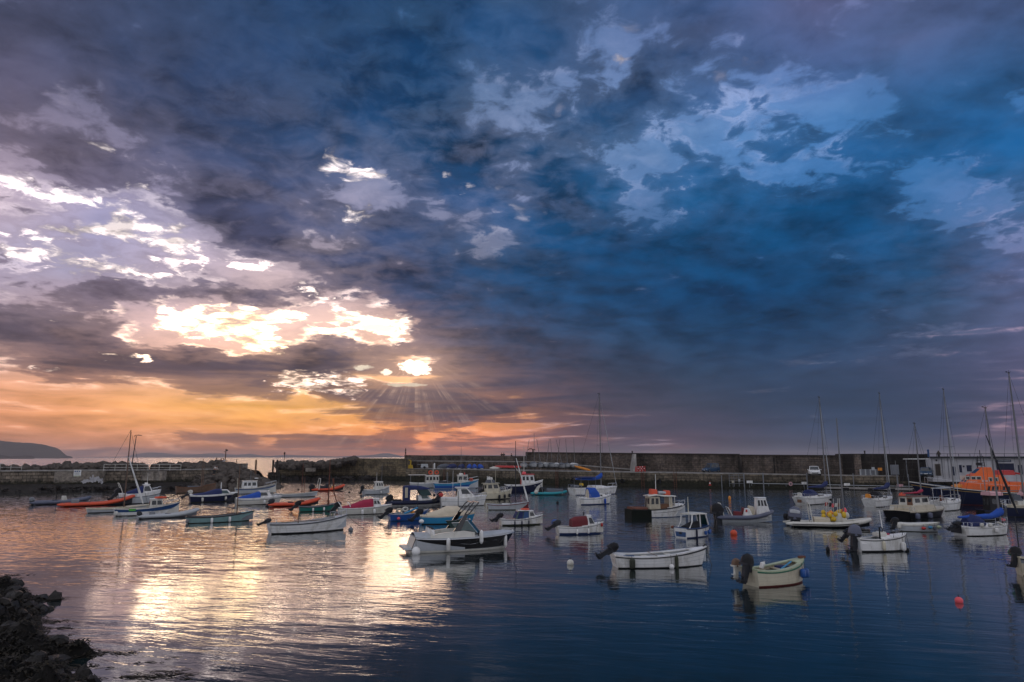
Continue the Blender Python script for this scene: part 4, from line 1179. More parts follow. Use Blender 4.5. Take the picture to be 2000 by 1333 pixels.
        if stripe:
            for q in (1, -1):
                sb = MB(); sb.tube([Vector((v.x, q * (abs(v.y) + r * .93 * (1 if abs(v.y) > .3 * B else .6)), v.z - .02)) for v in side[:-2]], .035, stripe, n=4); sb.build('rubbing_strake', to)
        hb = MB(); rings = []
        for i in range(11):
            u = i / 10; w = B * (1 if u < .55 else math.sqrt(max(.0, 1 - ((u - .55) / .46) ** 2.4))); z = bowz(u) - r * .3; k = -.22 * (1 - max(0, (u - .5) / .5) ** 2 * 2.4)
            rings.append([Vector((-L / 2 + .1 + (L - r - .15) * u, a * max(w, .03), zz)) for a, zz in ((1, z), (.75, min(k * .3 + .05, z)), (0, min(k, z)), (-.75, min(k * .3 + .05, z)), (-1, z))])
        hb.loft(rings, hullm, closed=True); hb.build('hull', s.root, smooth=40)
        fb = MB(); fb.box((-L * .06, 0, zc * .9), (L * .80, 2 * B, .05), floor); fb.build('floor', s.root, smooth=0)
        tb = MB(); tb.box((-L / 2 + .12, 0, zc), (.08, 2 * B, 2 * r * .95), hullm); tb.build('transom', s.root, smooth=0)
        s.r = r; s.zc = zc; s.F = zc + r; s.stern = 0; s.bow = rise; return s
def lattice(s): pass
# ------------------------------------------------------------------ the boats, left to right
G = 'boats moored in the harbour'
def B_(*a, **k): k.setdefault('group', G); return Boat(*a, **k)
def console(b, t, h=.8, w=.35, m='white', z=None, screen=True):
    z = z if z is not None else b.zc; co = b.frustum(b.X(t) - .3, b.X(t) + .3, w, z, h, .2, .02, .85, m, name='console')
    if screen: sb = MB(); sb.box((b.X(t) + .12, 0, z + h + .13), (.03, w * 1.5, .28), 'tealglass', shear=(-.1, 0)); sb.build('windscreen', co, smooth=0)
def seat(b, t, m='darkgrey', h=.5, w=.3, l=.5, y=0, z=None, name='seat'):
    mb = MB(); z = z if z is not None else b.zc; mb.arch([(b.X(t) - l / 2, z, z + h, w), (b.X(t) + l / 2, z, z + h * .9, w)], m, 6, 4); mb.build(name, b.root); 
def aframe(b, t, h, w, m='steel', lean=-.3, r=.03, name='radar_arch', z=None):
    mb = MB(); z = z if z is not None else b.zs(t); x = b.X(t); rr = r + b.Y * .0001
    mb.tube([(x, w, z), (x + lean * .7, w * .92, z + h * .75), (x + lean, w * .7, z + h), (x + lean, -w * .7, z + h), (x + lean * .7, -w * .92, z + h * .75), (x, -w, z)], rr, m, n=6); mb.build(name, b.root)

# dark grey rigid inflatable at the far left
b = B_('inflatable_boat', 'dark grey inflatable boat with a grey outboard, farthest left of the fleet', 'inflatable boat', 66, 180, 985.5, 8, ratio=.32, kz=0.85)
b.rib('slate', 'grey', rise=.42, cone=.35); b.outboard('grey', 1.05, tilt=-8, dz=-.1); console(b, .52, .75, .3, 'offwhite'); seat(b, .36, 'darkgrey', .35); b.pole((b.X(.38), .2, b.zc), 1.0, .06, 'black', 'stanchion'); b.mooring(.97, 1.2)
seat(b, .72, 'slate', .35, .3, .7, name='gear_bag')
# orange inflatable
b = B_('inflatable_boat', 'long orange inflatable boat with its bow turned up, next to the dark grey inflatable', 'inflatable boat', 124, 265, 988.5, 6, ratio=.26, kz=0.72)
b.rib('orangered', 'darkgrey', rise=.95, cone=.5, floor='darkgrey'); seat(b, .16, 'grey', .8, .35, .7, name='engine_cover'); seat(b, .5, 'blackcloth', .12, .4, 1.6, name='bench')
# white cruiser under blue canopy
b = B_('cabin_cruiser', 'white cabin cruiser with a blue canopy and tilted outboard by the left breakwater', 'boat', 228, 315, 984.5, 10, ratio=.34, F=1.1, bow=.5, tr=.8, p=2.4, kz=0.95)
b.hull([(.72, 'white'), (.64, 'grey'), (.1, 'lightgrey')]); b.deck(.0, 1.0, 'white', .12, name='deck')
b.frustum(b.X(.55), b.X(.80), b.B * .34, b.F + .1, .95, .45, .08, .78, 'white', [('b', .12, .85, .25, .85, 'glass'), ('f', .08, .92, .2, .85, 'glass')], roof='white')
b.arch([(b.X(.18), b.F + .08, b.F + .25, b.B * .36), (b.X(.35), b.F + .08, b.F + .55, b.B * .38), (b.X(.56), b.F + .08, b.F + 1.02, b.B * .34)], 'navycloth', 'canopy', e=2.6)
b.outboard('black', 1.35, tilt=38, dz=-.1); b.pulpit(.78, .35); b.pole((b.X(.66), .2, b.F + 1.05), 1.4, .015, 'white'); seat(b, .63, 'white', .25, .14, .3, z=b.F + 1.08, name='radar_dome'); aframe(b, .1, 1.3, b.B * .36, 'offwhite', -.5)
# pale day boat with mast
b = B_('sailing_boat', 'slim cream day boat with a tall bare mast beside the blue striped boat', 'sailing boat', 169, 292, 1001, 6, ratio=.24, F=.42, bow=.28, tr=.55, kz=0.9)
b.hull([(.9, 'cream'), (.1, 'lightgrey')]); b.interior('beige', gun='cream', rail='cream'); b.deck(.62, 1.0, 'cream'); b.thwart(.35, 'cream', .08); b.thwart(.5, 'cream', .08)
xm = b.px_x(250.5); b.mast(xm, b.zpx(255, 840), r=.075, m='brownwood', stays=True, vane=False, fore=b.X(.97))
jb = MB(); b2 = b; p0 = Vector((b.px_x(287), 0, b.zs(.95) + .1)); p1 = Vector((xm, 0, b.zpx(258, 893))); jb.tube([p0, p0.lerp(p1, .2), p0.lerp(p1, .5), p1], [.05, .11, .08, .05], 'white', n=7); jb.build('furled_jib', b.root)
# blue and white fishing boat
b = B_('fishing_boat', 'white fishing boat with a broad blue stripe, green crate and red roofed small wheelhouse', 'boat', 222, 352, 1007, 7, ratio=.30, F=.72, bow=.62, tr=.7, kz=0.78)
b.hull([(.93, 'white'), (.55, 'midblue'), (.1, 'white')]); b.interior('offwhite', gun='offwhite', rail='midblue')
b.frustum(b.X(.53), b.X(.74), b.B * .27, .5, 1.25, .18, .03, .9, 'offwhite', [('b', .1, .45, .5, .88, 'glass'), ('b', .55, .92, .5, .88, 'glass'), ('f', .1, .9, .5, .9, 'glass'), ('a', .15, .45, .4, .85, 'glass')], roof='white')
b.ring_buoy((b.X(.69), 0, 1.92), 'orangered', .42, .12); b.pulpit(.74, .42); mb = MB(); mb.box((b.X(.26), -b.B / 2 * .96, .66), (.55, .06, .26), 'brightgreen'); mb.build('green_crate', b.root, smooth=0)
b.fender(.03, 'offwhite', ln=.5, r=.14); b.stripe(.52, 'navy', .02, .55, 1)
seat(b, .3, 'beige', .3, .4, .8, z=.5, name='net_pile')
# grey inflatable in front
b = B_('inflatable_boat', 'low grey inflatable boat tied in front of the blue striped fishing boat', 'inflatable boat', 276, 391, 1012.5, 9, ratio=.30, kz=0.85)
b.rib('lightgrey', 'grey', rise=.45, cone=.3, floor='grey'); seat(b, .18, 'grey', .45, .25, .4, name='engine_cover'); b.outboard('darkgrey', .8, tilt=-12, dz=-.1); seat(b, .45, 'darkgrey', .2, .3, .4)
# pale teal rowing boat
b = B_('rowing_boat', 'pale teal wooden rowing boat with two white fenders and a bare pole', 'rowing boat', 363, 497, 1021.5, 7, ratio=.30, F=.62, bow=.45, tr=.62, kz=0.75)
b.hull([(.1, 'paleteal')], boot='weedy'); b.interior('grey', gun='darkgrey', rail='darkgrey'); b.thwart(.3, 'grey'); b.thwart(.55, 'grey'); b.fender(.36, 'white', ln=.55, r=.10); b.fender(.62, 'white', ln=.55, r=.10)
b.deck(.8, 1, 'paleteal'); b.pole((b.px_x(470), .1, .25), b.zpx(470, 907) - .25, .05, 'brownwood', 'pole'); b.fender(.02, 'grey', ln=.4, r=.12)
b.mooring(1.0, 2.0)
# navy cabin boat
b = B_('cabin_cruiser', 'navy hulled cabin boat with a navy canopy behind the pale teal rowing boat', 'boat', 368, 467, 981, 8, ratio=.34, F=.85, bow=.3, tr=.8, p=2.6, kz=0.9)
b.hull([(.9, 'white'), (.82, 'white'), (.1, 'navy')], boot='weedy'); b.deck(0, 1, 'white', .12, name='deck')
b.frustum(b.X(.60), b.X(.86), b.B * .33, b.F + .05, .62, .55, .05, .78, 'white', [('b', .08, .8, .2, .85, 'tealglass'), ('f', .1, .9, .15, .9, 'tealglass')])
b.arch([(b.X(.05), b.F + .05, b.F + .15, b.B * .38), (b.X(.3), b.F + .05, b.F + .35, b.B * .40), (b.X(.52), b.F + .05, b.F + .78, b.B * .38), (b.X(.64), b.F + .05, b.F + .8, b.B * .34)], 'navycloth', 'canopy', e=2.8)
b.outboard('offwhite', 1.1, tilt=50); b.fender(.25, 'offwhite', ln=.5, r=.12); b.fender(.72, 'offwhite', ln=.5, r=.12); aframe(b, .63, .9, .12, 'white', 0, name='mast_bracket', z=b.F + .7)
# white cabin boat with bright blue canopy
b = B_('cabin_cruiser', 'white cabin boat with a bright blue canopy left of the orange inflatable', 'boat', 458, 552, 986.5, 8, ratio=.34, F=.85, bow=.3, tr=.8, p=2.8, kz=0.8)
b.hull([(.78, 'white'), (.70, 'grey'), (.1, 'offwhite')]); b.deck(0, 1, 'white', .12, name='deck')
b.frustum(b.X(.50), b.X(.80), b.B * .33, b.F + .05, .85, .55, .03, .78, 'white', [('b', .08, .68, .35, .85, 'glass'), ('f', .1, .9, .15, .9, 'glass')], roof='white')
b.arch([(b.X(.03), b.F + .05, b.F + .12, b.B * .38), (b.X(.25), b.F + .05, b.F + .45, b.B * .40), (b.X(.52), b.F + .05, b.F + .98, b.B * .35)], 'bluecloth', 'canopy', e=2.8)
b.outboard('black', 1.15, tilt=45); b.fender(.60, 'white', ln=.55, r=.12); b.pulpit(.8, .25)
# old brown wooden boat by the pier
b = B_('wooden_boat', 'old brown wooden sailing boat with twin poles lying close to the left breakwater', 'boat', 342, 423, 963, 14, ratio=.28, F=1.0, bow=.75, tr=.5, stern=.25)
b.hull([(.9, 'wood'), (.1, 'brownwood')], boot='weedy'); b.interior('brownwood', gun='wood', rail='wood'); b.thwart(.4, 'wood'); b.thwart(.62, 'wood')
b.mast(b.px_x(397), b.zpx(397, 896), r=.09, m='brownwood', stays=True, vane=False); b.pole((b.px_x(401), .3, .8), b.zpx(401, 905) - .8, .06, 'brownwood', 'spar'); seat(b, .5, 'greycloth', .5, .3, 2.4, z=.75, name='furled_sail')
# white fishing boat behind, wheelhouse aft
b = B_('fishing_boat', 'white fishing boat with its wheelhouse aft, close to the end of the left pier', 'boat', 458, 541, 965, 8, ratio=.33, F=.95, bow=.85, tr=.8, kz=0.8)
b.hull([(.85, 'offwhite'), (.7, 'midblue'), (.1, 'lightgrey')]); b.interior('offwhite', gun='offwhite', rail='darkgrey')
b.frustum(b.X(.16), b.X(.52), b.B * .34, .8, 1.4, .1, .05, .92, 'white', [('b', .08, .28, .45, .85, 'glass'), ('b', .36, .56, .45, .85, 'glass'), ('b', .66, .92, .45, .85, 'glass'), ('f', .08, .45, .45, .88, 'glass'), ('f', .55, .92, .45, .88, 'glass')], roof='white')
b.pole((b.X(.36), .2, 2.2), 2.4, .04, 'alloy', 'mast'); b.pole((b.X(.05), 0, .9), 1.9, .05, 'beige', 'post'); b.ring_buoy((b.X(.5), .2, 2.7), 'white', .2, .08); b.pulpit(.72, .5); b.pole((b.X(.96), 0, 1.7), .9, .05, 'darkgrey', 'bow_roller', (.5, 0))
# tall post standing at the pier (fixed) handled with street furniture
# long white rowing boat with sticks
b = B_('rowing_boat', 'long low white rowing boat with two poles behind the orange inflatable', 'rowing boat', 537, 621, 971.5, 6, ratio=.24, F=.48, bow=.42, tr=.5, stern=.2)
b.hull([(.1, 'lightgrey')], boot='weedy'); b.interior('lightgrey', gun='offwhite', rail='lightgrey'); b.thwart(.3, 'grey'); b.thwart(.52, 'grey'); b.thwart(.7, 'grey')
b.pole((b.px_x(593), .1, .2), b.zpx(593, 905) - .2, .05, 'rust', 'pole'); b.pole((b.px_x(598), .3, .2), b.zpx(598, 932) - .2, .05, 'rust', 'pole')
# distant orange inflatable
b = B_('inflatable_boat', 'orange inflatable with a radar arch lying off the right pier at the harbour mouth', 'inflatable boat', 611, 675, 959.5, 12, ratio=.32, kz=0.85)
b.rib('orangered', 'darkgrey', rise=.7, cone=.4, floor='darkgrey'); b.outboard('black', 1.5, tilt=5, dy=.4, dz=-.1); b.outboard('black', 1.5, tilt=5, dy=-.4, dz=-.1); console(b, .45, 1.0, .4, 'darkgrey'); aframe(b, .14, 2.0, .9, 'offwhite', .25, .05, z=b.zc); seat(b, .6, 'orange', .6, .2, .25); seat(b, .3, 'darkgrey', .7, .3, .8)
# near orange inflatable
b = B_('inflatable_boat', 'orange inflatable with a dark outboard moored behind the teal boat', 'inflatable boat', 530, 628, 989.5, 10, ratio=.34, kz=0.72)
b.rib('orangered', 'darkgrey', rise=.65, cone=.45, floor='darkgrey'); b.outboard('darkgrey', 1.25, tilt=30, dz=-.1); seat(b, .5, 'orange', .4, .25, .35); seat(b, .38, 'darkgrey', .4, .3, .5); console(b, .62, .55, .3, 'rust', screen=False); b.mooring(.98, 1.5)
# teal small boat with brown mast
b = B_('sailing_boat', 'small teal boat with a rust brown mast and two pale fenders', 'sailing boat', 583, 663, 999.5, 8, ratio=.34, F=.55, bow=.45, tr=.75, kz=0.8)
b.hull([(.1, 'teal')], boot='weedy'); b.interior('grey', gun='grey', rail='darkgrey'); b.fender(.33, 'white', ln=.4, r=.09); b.fender(.60, 'white', ln=.4, r=.09); b.deck(.75, 1, 'grey')
xm = b.px_x(645); b.mast(xm, b.zpx(646, 898), r=.075, m='rust', stays=False, vane=False); mb = MB(); mb.tube([(xm, 0, .5), (xm, 0, 1.3)], .12, 'rust', n=8); mb.build('mast_step', b.root)
mb = MB(); mb.tube([(b.px_x(653), .2, b.zpx(653, 935)), (b.px_x(656), .2, 2.1), (b.px_x(662), .1, .9)], [.10, .07, .03], 'rust', n=6); mb.build('furled_sail', b.root)
b.outboard('black', 1.1, tilt=40, dx=-.1)
# large white clinker boat
b = B_('rowing_boat', 'large white open boat with a dark rubbing strake, nearest boat on the golden water', 'rowing boat', 521, 683, 1043, 14, ratio=.34, F=.95, bow=.62, tr=.62, rake=.05, draft=.3, p=2.2, stern=.05, kz=0.7)
b.hull([(.93, 'offwhite'), (.84, 'lightgrey'), (.1, 'white')], boot='antifoul_black', boot_z=.13, n=26); b.interior('lightgrey', gun='lightgrey', rail='darkgrey', rr=.045, sole=.3, g=.09)
b.stripe(.55, 'lightgrey', .012); b.stripe(.32, 'lightgrey', .012)
for t in (.22, .45, .66): b.thwart(t, 'offwhite', .22, .28)
b.deck(.82, 1, 'lightgrey'); b.pulpit(.8, .5); seat(b, .76, 'greycloth', .35, .4, .9, z=.6, name='folded_cover'); b.pole((b.X(.38), .3, .6), .7, .04, 'brownwood', 'tiller_post')
b.outboard('darkgrey', .8, tilt=60, dx=-.05, dy=.2); b.pole((b.X(.12), .5, .95), .28, .03, 'steel', 'rowlock'); b.mooring(.99, 1.4)
for k in (.42, .48): mb = MB(); mb.tube([(b.X(k - .25), .25, 1.0), (b.X(k + .22), .12, 1.08)], .03, 'brownwood', n=6); mb.box((b.X(k + .27), .11, 1.085), (.5, .13, .02), 'brownwood'); mb.build('oar', b.root)
# crimson canopy boat
b = B_('fishing_boat', 'white cuddy boat under a sloping crimson canopy', 'boat', 658, 768, 1006, 10, ratio=.33, F=.80, bow=.38, tr=.82, p=2.6, kz=0.72)
b.hull([(.92, 'white'), (.86, 'grey'), (.1, 'offwhite')]); b.deck(0, 1, 'white', .08, name='deck')
b.arch([(b.X(.02), b.F + .03, b.F + .10, b.B * .38), (b.X(.25), b.F + .03, b.F + .45, b.B * .42), (b.X(.45), b.F + .03, b.F + .95, b.B * .40), (b.X(.63), b.F + .03, b.F + 1.12, b.B * .36)], 'crimson', 'canopy', e=2.6)
b.frustum(b.X(.63), b.X(.80), b.B * .33, b.F + .02, 1.05, .35, .0, .85, 'white', [('s', .10, .45, .42, .82, 'glass'), ('s', .55, .9, .42, .82, 'glass'), ('p', .1, .9, .42, .82, 'glass'), ('f', .1, .9, .4, .9, 'glass')], roof='white')
b.fender(.42, 'white', ln=.6, r=.12); b.fender(.64, 'white', ln=.6, r=.12); b.outboard('black', 1.25, tilt=35); aframe(b, .06, .7, b.B * .36, 'white', -.3); aframe(b, .22, .7, b.B * .38, 'white', -.2)
# small white cabin boat far
b = B_('fishing_boat', 'small grey and white cabin boat with a black outboard, alone off the block pier', 'boat', 706, 764, 966.5, 22, ratio=.38, F=.75, bow=.6, tr=.85, kz=0.85)
b.hull([(.85, 'white'), (.75, 'grey'), (.1, 'lightgrey')]); b.deck(.4, 1, 'offwhite'); b.interior('lightgrey', gun='white')
b.frustum(b.X(.42), b.X(.78), b.B * .34, b.F, 1.25, .35, .1, .8, 'offwhite', [('b', .08, .28, .5, .85, 'glass'), ('b', .38, .58, .5, .85, 'glass'), ('b', .68, .88, .5, .85, 'glass'), ('a', .1, .4, .4, .85, 'glass'), ('f', .1, .9, .45, .9, 'glass')], roof='white')
b.outboard('black', 1.1, tilt=15); b.pole((b.X(.5), 0, 2.0), 1.6, .02, 'white'); b.pole((b.X(.7), .1, 2.0), 3.0, .02, 'grey'); b.fender(.6, 'white', ln=.4, r=.1)
# navy rib with canopy
b = B_('inflatable_boat', 'navy blue inflatable with a tall navy canopy and white console', 'inflatable boat', 762, 884, 989, 8, ratio=.32, F=.8, kz=0.76)
b.rib('navy', 'white', rise=.45, cone=.5, floor='white', zoff=.12)
b.frustum(b.X(.42), b.X(.70), b.B * .26, b.zc, 1.0, .7, .0, .9, 'white', [('b', .35, .85, .55, .95, 'tealglass')], name='console')
mb = MB(); mb.arch([(b.X(.20), b.zc, b.zc + 2.35, .75), (b.X(.30), b.zc + .1, b.zc + 2.42, .78)], 'navycloth', 8, 4); mb.arch([(b.X(.28), b.zc + 1.75, b.zc + 2.42, .78), (b.X(.48), b.zc + 1.8, b.zc + 2.3, .76), (b.X(.62), b.zc + 1.85, b.zc + 2.0, .7)], 'navycloth', 8, 4); mb.build('canopy', b.root)
mb = MB(); mb.quad([(b.X(.215), -.77, b.zc + .7), (b.X(.26), -.79, b.zc + .7), (b.X(.26), -.79, b.zc + 2.1), (b.X(.215), -.77, b.zc + 2.1)], 'beige', .02); mb.build('clear_panel', b.root, smooth=0)
mb = MB(); mb.quad([(b.X(.48), -.60, b.zc + .95), (b.X(.66), -.60, b.zc + .95), (b.X(.58), -.66, b.zc + 1.9), (b.X(.42), -.66, b.zc + 1.9)], 'tealglass', .02); mb.quad([(b.X(.48), .60, b.zc + .95), (b.X(.66), .60, b.zc + .95), (b.X(.58), .66, b.zc + 1.9), (b.X(.42), .66, b.zc + 1.9)], 'tealglass', .02); mb.build('windscreen', b.root, smooth=0)
b.outboard('black', 1.55, tilt=20, dz=-.1); b.pole((b.X(.74), 0, b.zc), 1.1, .05, 'white', 'post'); seat(b, .1, 'blackcloth', .5, .4, .9, name='engine_cover'); b.pole((b.X(.70), .3, b.zc), 1.4, .02, 'steel', 'whip_aerial')
# blue open work boat
b = B_('fishing_boat', 'small bright blue open boat with a round net hauler and orange crates', 'boat', 757, 839, 1018.5, 14, ratio=.38, F=.72, bow=.45, tr=.78, kz=0.75)
b.hull([(.86, 'lightgrey'), (.1, 'blue')], boot='midblue'); b.interior('lightgrey', gun='lightgrey', rail='blue'); b.outboard('black', 1.15, tilt=42)
b.ring_buoy((b.X(.27), .1, 1.05), 'beige', .2, .09, 'side'); b.ring_buoy((b.X(.42), .1, 1.2), 'offwhite', .2, .08, 'side'); b.pole((b.X(.42), .1, .5), .6, .04, 'offwhite', 'hauler_post')
for k, c in ((.60, 'orange'), (.67, 'rust')): mb = MB(); mb.ball((b.X(k), -.1, .85), (.22, .22, .2), c, 8, 6); mb.build('float', b.root)
mb = MB(); mb.tube([(b.X(.36), -.3, .75), (b.X(.72), -.1, 1.35)], .10, 'skyblue', n=8); mb.build('rolled_sail', b.root)
b.pole((b.X(.72), 0, .8), b.zpx(823, 938) - .8, .035, 'darkgrey', 'pole'); b.fender(.2, 'pink', ln=.3, r=.14, ball=True); seat(b, .2, 'grey', .3, .5, .6, z=.6, name='engine_box')
# white wheelhouse cruiser
b = B_('cabin_cruiser', 'glossy white cruiser with a raked wheelhouse and a red outboard cowling', 'boat', 858, 953, 989.5, 9, ratio=.36, F=.95, bow=.35, tr=.85, p=2.8, kz=0.86)
b.hull([(.62, 'white'), (.56, 'lightgrey'), (.1, 'white')]); b.deck(0, 1, 'white', .12, name='deck')
b.frustum(b.X(.34), b.X(.75), b.B * .34, b.F + .03, 1.25, 1.0, .1, .82, 'white', [('s', .30, .86, .40, .86, 'glass'), ('p', .3, .86, .40, .86, 'glass'), ('f', .08, .92, .1, .9, 'glass'), ('a', .1, .9, .2, .85, 'glass')], roof='white', over=.22)
b.outboard('red', 1.0, tilt=40, dy=-.3); b.outboard('black', 1.15, tilt=35, dy=.35); b.pulpit(.72, .3); b.pole((b.X(.28), .5, b.F), 3.4, .02, 'white'); b.pole((b.X(.42), -.4, b.F), b.zpx(900, 935) - b.F, .04, 'offwhite', 'pole')
# cyan boat with cream cover
b = B_('cabin_cruiser', 'cyan hulled boat under a cream tarpaulin right behind the black speedboat', 'boat', 818, 930, 1025, 8, ratio=.34, F=.85, bow=.3, tr=.8, p=2.6, kz=0.72)
b.hull([(.86, 'creamcloth'), (.10, 'skyblue')], boot='antifoul_black', boot_z=.1); b.deck(0, 1, 'creamcloth', .1, name='deck')
b.arch([(b.X(.12), b.F, b.F + .25, b.B * .42), (b.X(.32), b.F, b.F + .62, b.B * .44), (b.X(.48), b.F, b.F + 1.05, b.B * .40), (b.X(.68), b.F + .05, b.F + 1.02, b.B * .36), (b.X(.76), b.F + .1, b.F + .55, b.B * .30), (b.X(.95), b.F + .2, b.F + .42, b.B * .1)], 'creamcloth', 'tarpaulin', e=2.1)
b.outboard('black', 1.2, tilt=35); b.fender(.02, 'white', ln=.4, r=.2, ball=True); b.pulpit(.86, .4); b.pole((b.px_x(896), 0, b.F + .9), b.zpx(896, 960) - b.F - .9, .03, 'darkgrey', 'aerial')
# trip boats at the quay
b = B_('trip_boat', 'white trip boat with a flat sun awning left of the blue fishing boat', 'boat', 800, 872, 953.5, 6, ratio=.26, F=.95, bow=.4, tr=.85, kz=0.9)
b.hull([(.8, 'white'), (.1, 'lightgrey')]); b.interior('offwhite', gun='white')
b.frustum(b.X(.42), b.X(.80), b.B * .36, .9, 1.35, .1, .05, .95, 'offwhite', [('b', .05, .22, .4, .85, 'glass'), ('b', .3, .47, .4, .85, 'glass'), ('b', .55, .72, .4, .85, 'glass'), ('b', .8, .95, .4, .85, 'glass')], roof='white')
mb = MB(); mb.box((b.X(.20), 0, 2.42), (b.L * .48, b.B * .8, .07), 'white')
for xx in (.0, .4):
    for q in (1, -1): mb.tube([(b.X(xx + .02), q * b.B * .36, .9), (b.X(xx + .02), q * b.B * .36, 2.4)], .03, 'alloy', n=4)
mb.build('awning', b.root, smooth=0)
for k in (0, 1): b.ring_buoy((b.X(.56 + .17 * k), 0, 2.85), 'orangered', .3, .1, 'side')
b.pole((b.X(.63), 0, 2.3), 2.2, .05, 'offwhite', 'mast')
b = B_('fishing_boat', 'blue fishing boat with a white wheelhouse forward and an orange lifebuoy, under the quay', 'boat', 846, 936, 955, 7, ratio=.26, F=1.05, bow=.75, tr=.85, kz=0.85)
b.hull([(.90, 'white'), (.55, 'skyblue'), (.12, 'blue')], boot='lightgrey'); b.interior('lightgrey', gun='white', rail='lightgrey'); b.deck(.7, 1, 'lightgrey')
b.frustum(b.X(.52), b.X(.76), b.B * .32, .8, 1.75, .15, .05, .92, 'offwhite', [('b', .08, .42, .5, .88, 'glass'), ('b', .55, .92, .5, .88, 'glass'), ('f', .05, .95, .5, .9, 'glass'), ('a', .1, .45, .2, .85, 'glass')], roof='white')
b.ring_buoy((b.X(.82), -b.B * .3, 1.7), 'orangered', .22, .09, 'side'); aframe(b, .30, 2.0, b.B * .4, 'grey', 0, .04, 'gantry'); b.pulpit(.70, .55); b.pole((b.X(.60), 0, 2.6), b.zpx(900, 872) - 2.6, .035, 'alloy', 'mast'); b.ring_buoy((b.X(.68), 0, 2.75), 'red', .25, .09, 'fwd')
seat(b, .25, 'darkgrey', .6, .6, 2.0, z=.9, name='winch_gear'); seat(b, .60, 'offwhite', .4, .25, .6, z=2.6, name='radar_dome')
# beige flybridge cruiser
b = B_('motor_cruiser', 'cream motor cruiser with a flybridge, round radar and three dark fenders', 'boat', 934, 1006, 977, 30, ratio=.34, F=1.0, bow=.6, tr=.9, p=2.8, kz=0.78)
b.hull([(.88, 'cream'), (.1, 'cream')], boot='antifoul_black', boot_z=.15); b.deck(0, 1, 'cream', .1, name='deck')
b.frustum(b.X(.12), b.X(.58), b.B * .36, b.F, 1.5, .45, .05, .9, 'cream', [('s', .1, .42, .5, .88, 'glass'), ('s', .55, .9, .5, .88, 'glass'), ('p', .1, .9, .5, .88, 'glass'), ('a', .12, .42, .15, .85, 'glass'), ('a', .55, .88, .5, .85, 'glass'), ('f', .08, .92, .4, .9, 'glass')], roof='cream', over=.2)
b.frustum(b.X(.18), b.X(.42), b.B * .26, b.F + 1.56, .5, .15, .1, .8, 'greycloth', name='flybridge'); b.pulpit(.55, .6); b.lifelines(.5, .9, .6)
for t in (.48, .66, .84): b.fender(t, 'darkgrey', ln=.6, r=.14)
seat(b, .28, 'white', .4, .3, .5, z=b.F + 2.1, name='radar_dome'); b.pole((b.X(.4), -.5, b.F + 1.5), 2.2, .02, 'cream'); b.outboard('black', 1.0, tilt=50); aframe(b, .3, 1.1, b.B * .3, 'offwhite', -.3, .03, z=b.F + 1.5)
# navy fishing boat with red trim
b = B_('fishing_boat', 'navy fishing boat with a white wheelhouse trimmed in red, under the quay', 'boat', 985, 1062, 962, 10, ratio=.30, F=1.25, bow=.9, tr=.85, kz=0.85)
b.hull([(.82, 'white'), (.1, 'navy')], boot='navy'); b.interior('offwhite', gun='white', rail='white'); b.deck(.72, 1, 'white')
co = b.frustum(b.X(.42), b.X(.78), b.B * .33, 1.0, 2.0, .25, .05, .93, 'white', [('b', .06, .26, .52, .85, 'glass'), ('b', .36, .56, .52, .85, 'glass'), ('b', .70, .92, .52, .85, 'glass'), ('f', .06, .46, .5, .88, 'glass'), ('f', .54, .94, .5, .88, 'glass'), ('a', .1, .4, .1, .8, 'glass')], roof='red', over=.15, roofth=.12)
seat(b, .46, 'red', 1.2, .5, .5, z=1.2, name='red_locker'); b.pole((b.X(.5), 0, 3.0), b.zpx(1026, 870) - 3, .05, 'offwhite', 'mast'); b.pole((b.X(.42), -.4, 3.0), 1.6, .05, 'offwhite', 'derrick', (-1.2, 0)); seat(b, .5, 'pink', .4, .3, .5, z=3.15, name='radar_dome')
# turquoise rib
b = B_('inflatable_boat', 'turquoise inflatable with a dark cover and black outboard near the quay', 'inflatable boat', 1042, 1109, 968, 8, ratio=.34, kz=0.9)
b.rib('turquoise', 'grey', rise=.25, cone=.4, floor='white'); b.outboard('black', 1.5, tilt=0, dx=1.3, dz=-.1, dy=-.2); seat(b, .62, 'greycloth', .75, .6, 2.2, name='cover'); aframe(b, .25, 1.3, .7, 'grey', -.2, z=b.zc); b.fender(.05, 'offwhite', r=.28, ball=True, z=.5)
# white day sailer
b = B_('sailing_boat', 'slim white sailing dinghy with a red trimmed deck and bare mast', 'sailing boat', 952, 1033, 997, 6, ratio=.24, F=.55, bow=.28, tr=.45, rake=.09, kz=0.95)
b.hull([(.1, 'lightgrey')], boot='weedy'); b.interior('maroon', gun='lightgrey', rail='maroon'); b.deck(.58, 1, 'lightgrey'); b.deck(.0, .2, 'lightgrey', name='aft_deck'); xm = b.px_x(1007); b.mast(xm, b.zpx(1007, 862), r=.06, m='darkgrey', stays=False, vane=False)
p0 = Vector((b.px_x(1031), 0, .8)); p1 = Vector((b.px_x(1008), 0, b.zpx(1008, 895))); mb = MB(); mb.tube([p0, p0.lerp(p1, .12), p0.lerp(p1, .4), p1], [.04, .10, .07, .03], 'white', n=7); mb.build('furled_jib', b.root); mb = MB(); mb.box((b.X(0) - .1, 0, .35), (.06, .03, .7), 'white'); mb.build('rudder', b.root, smooth=0)
seat(b, .45, 'white', .15, .3, .8, z=.5, name='folded_sail')
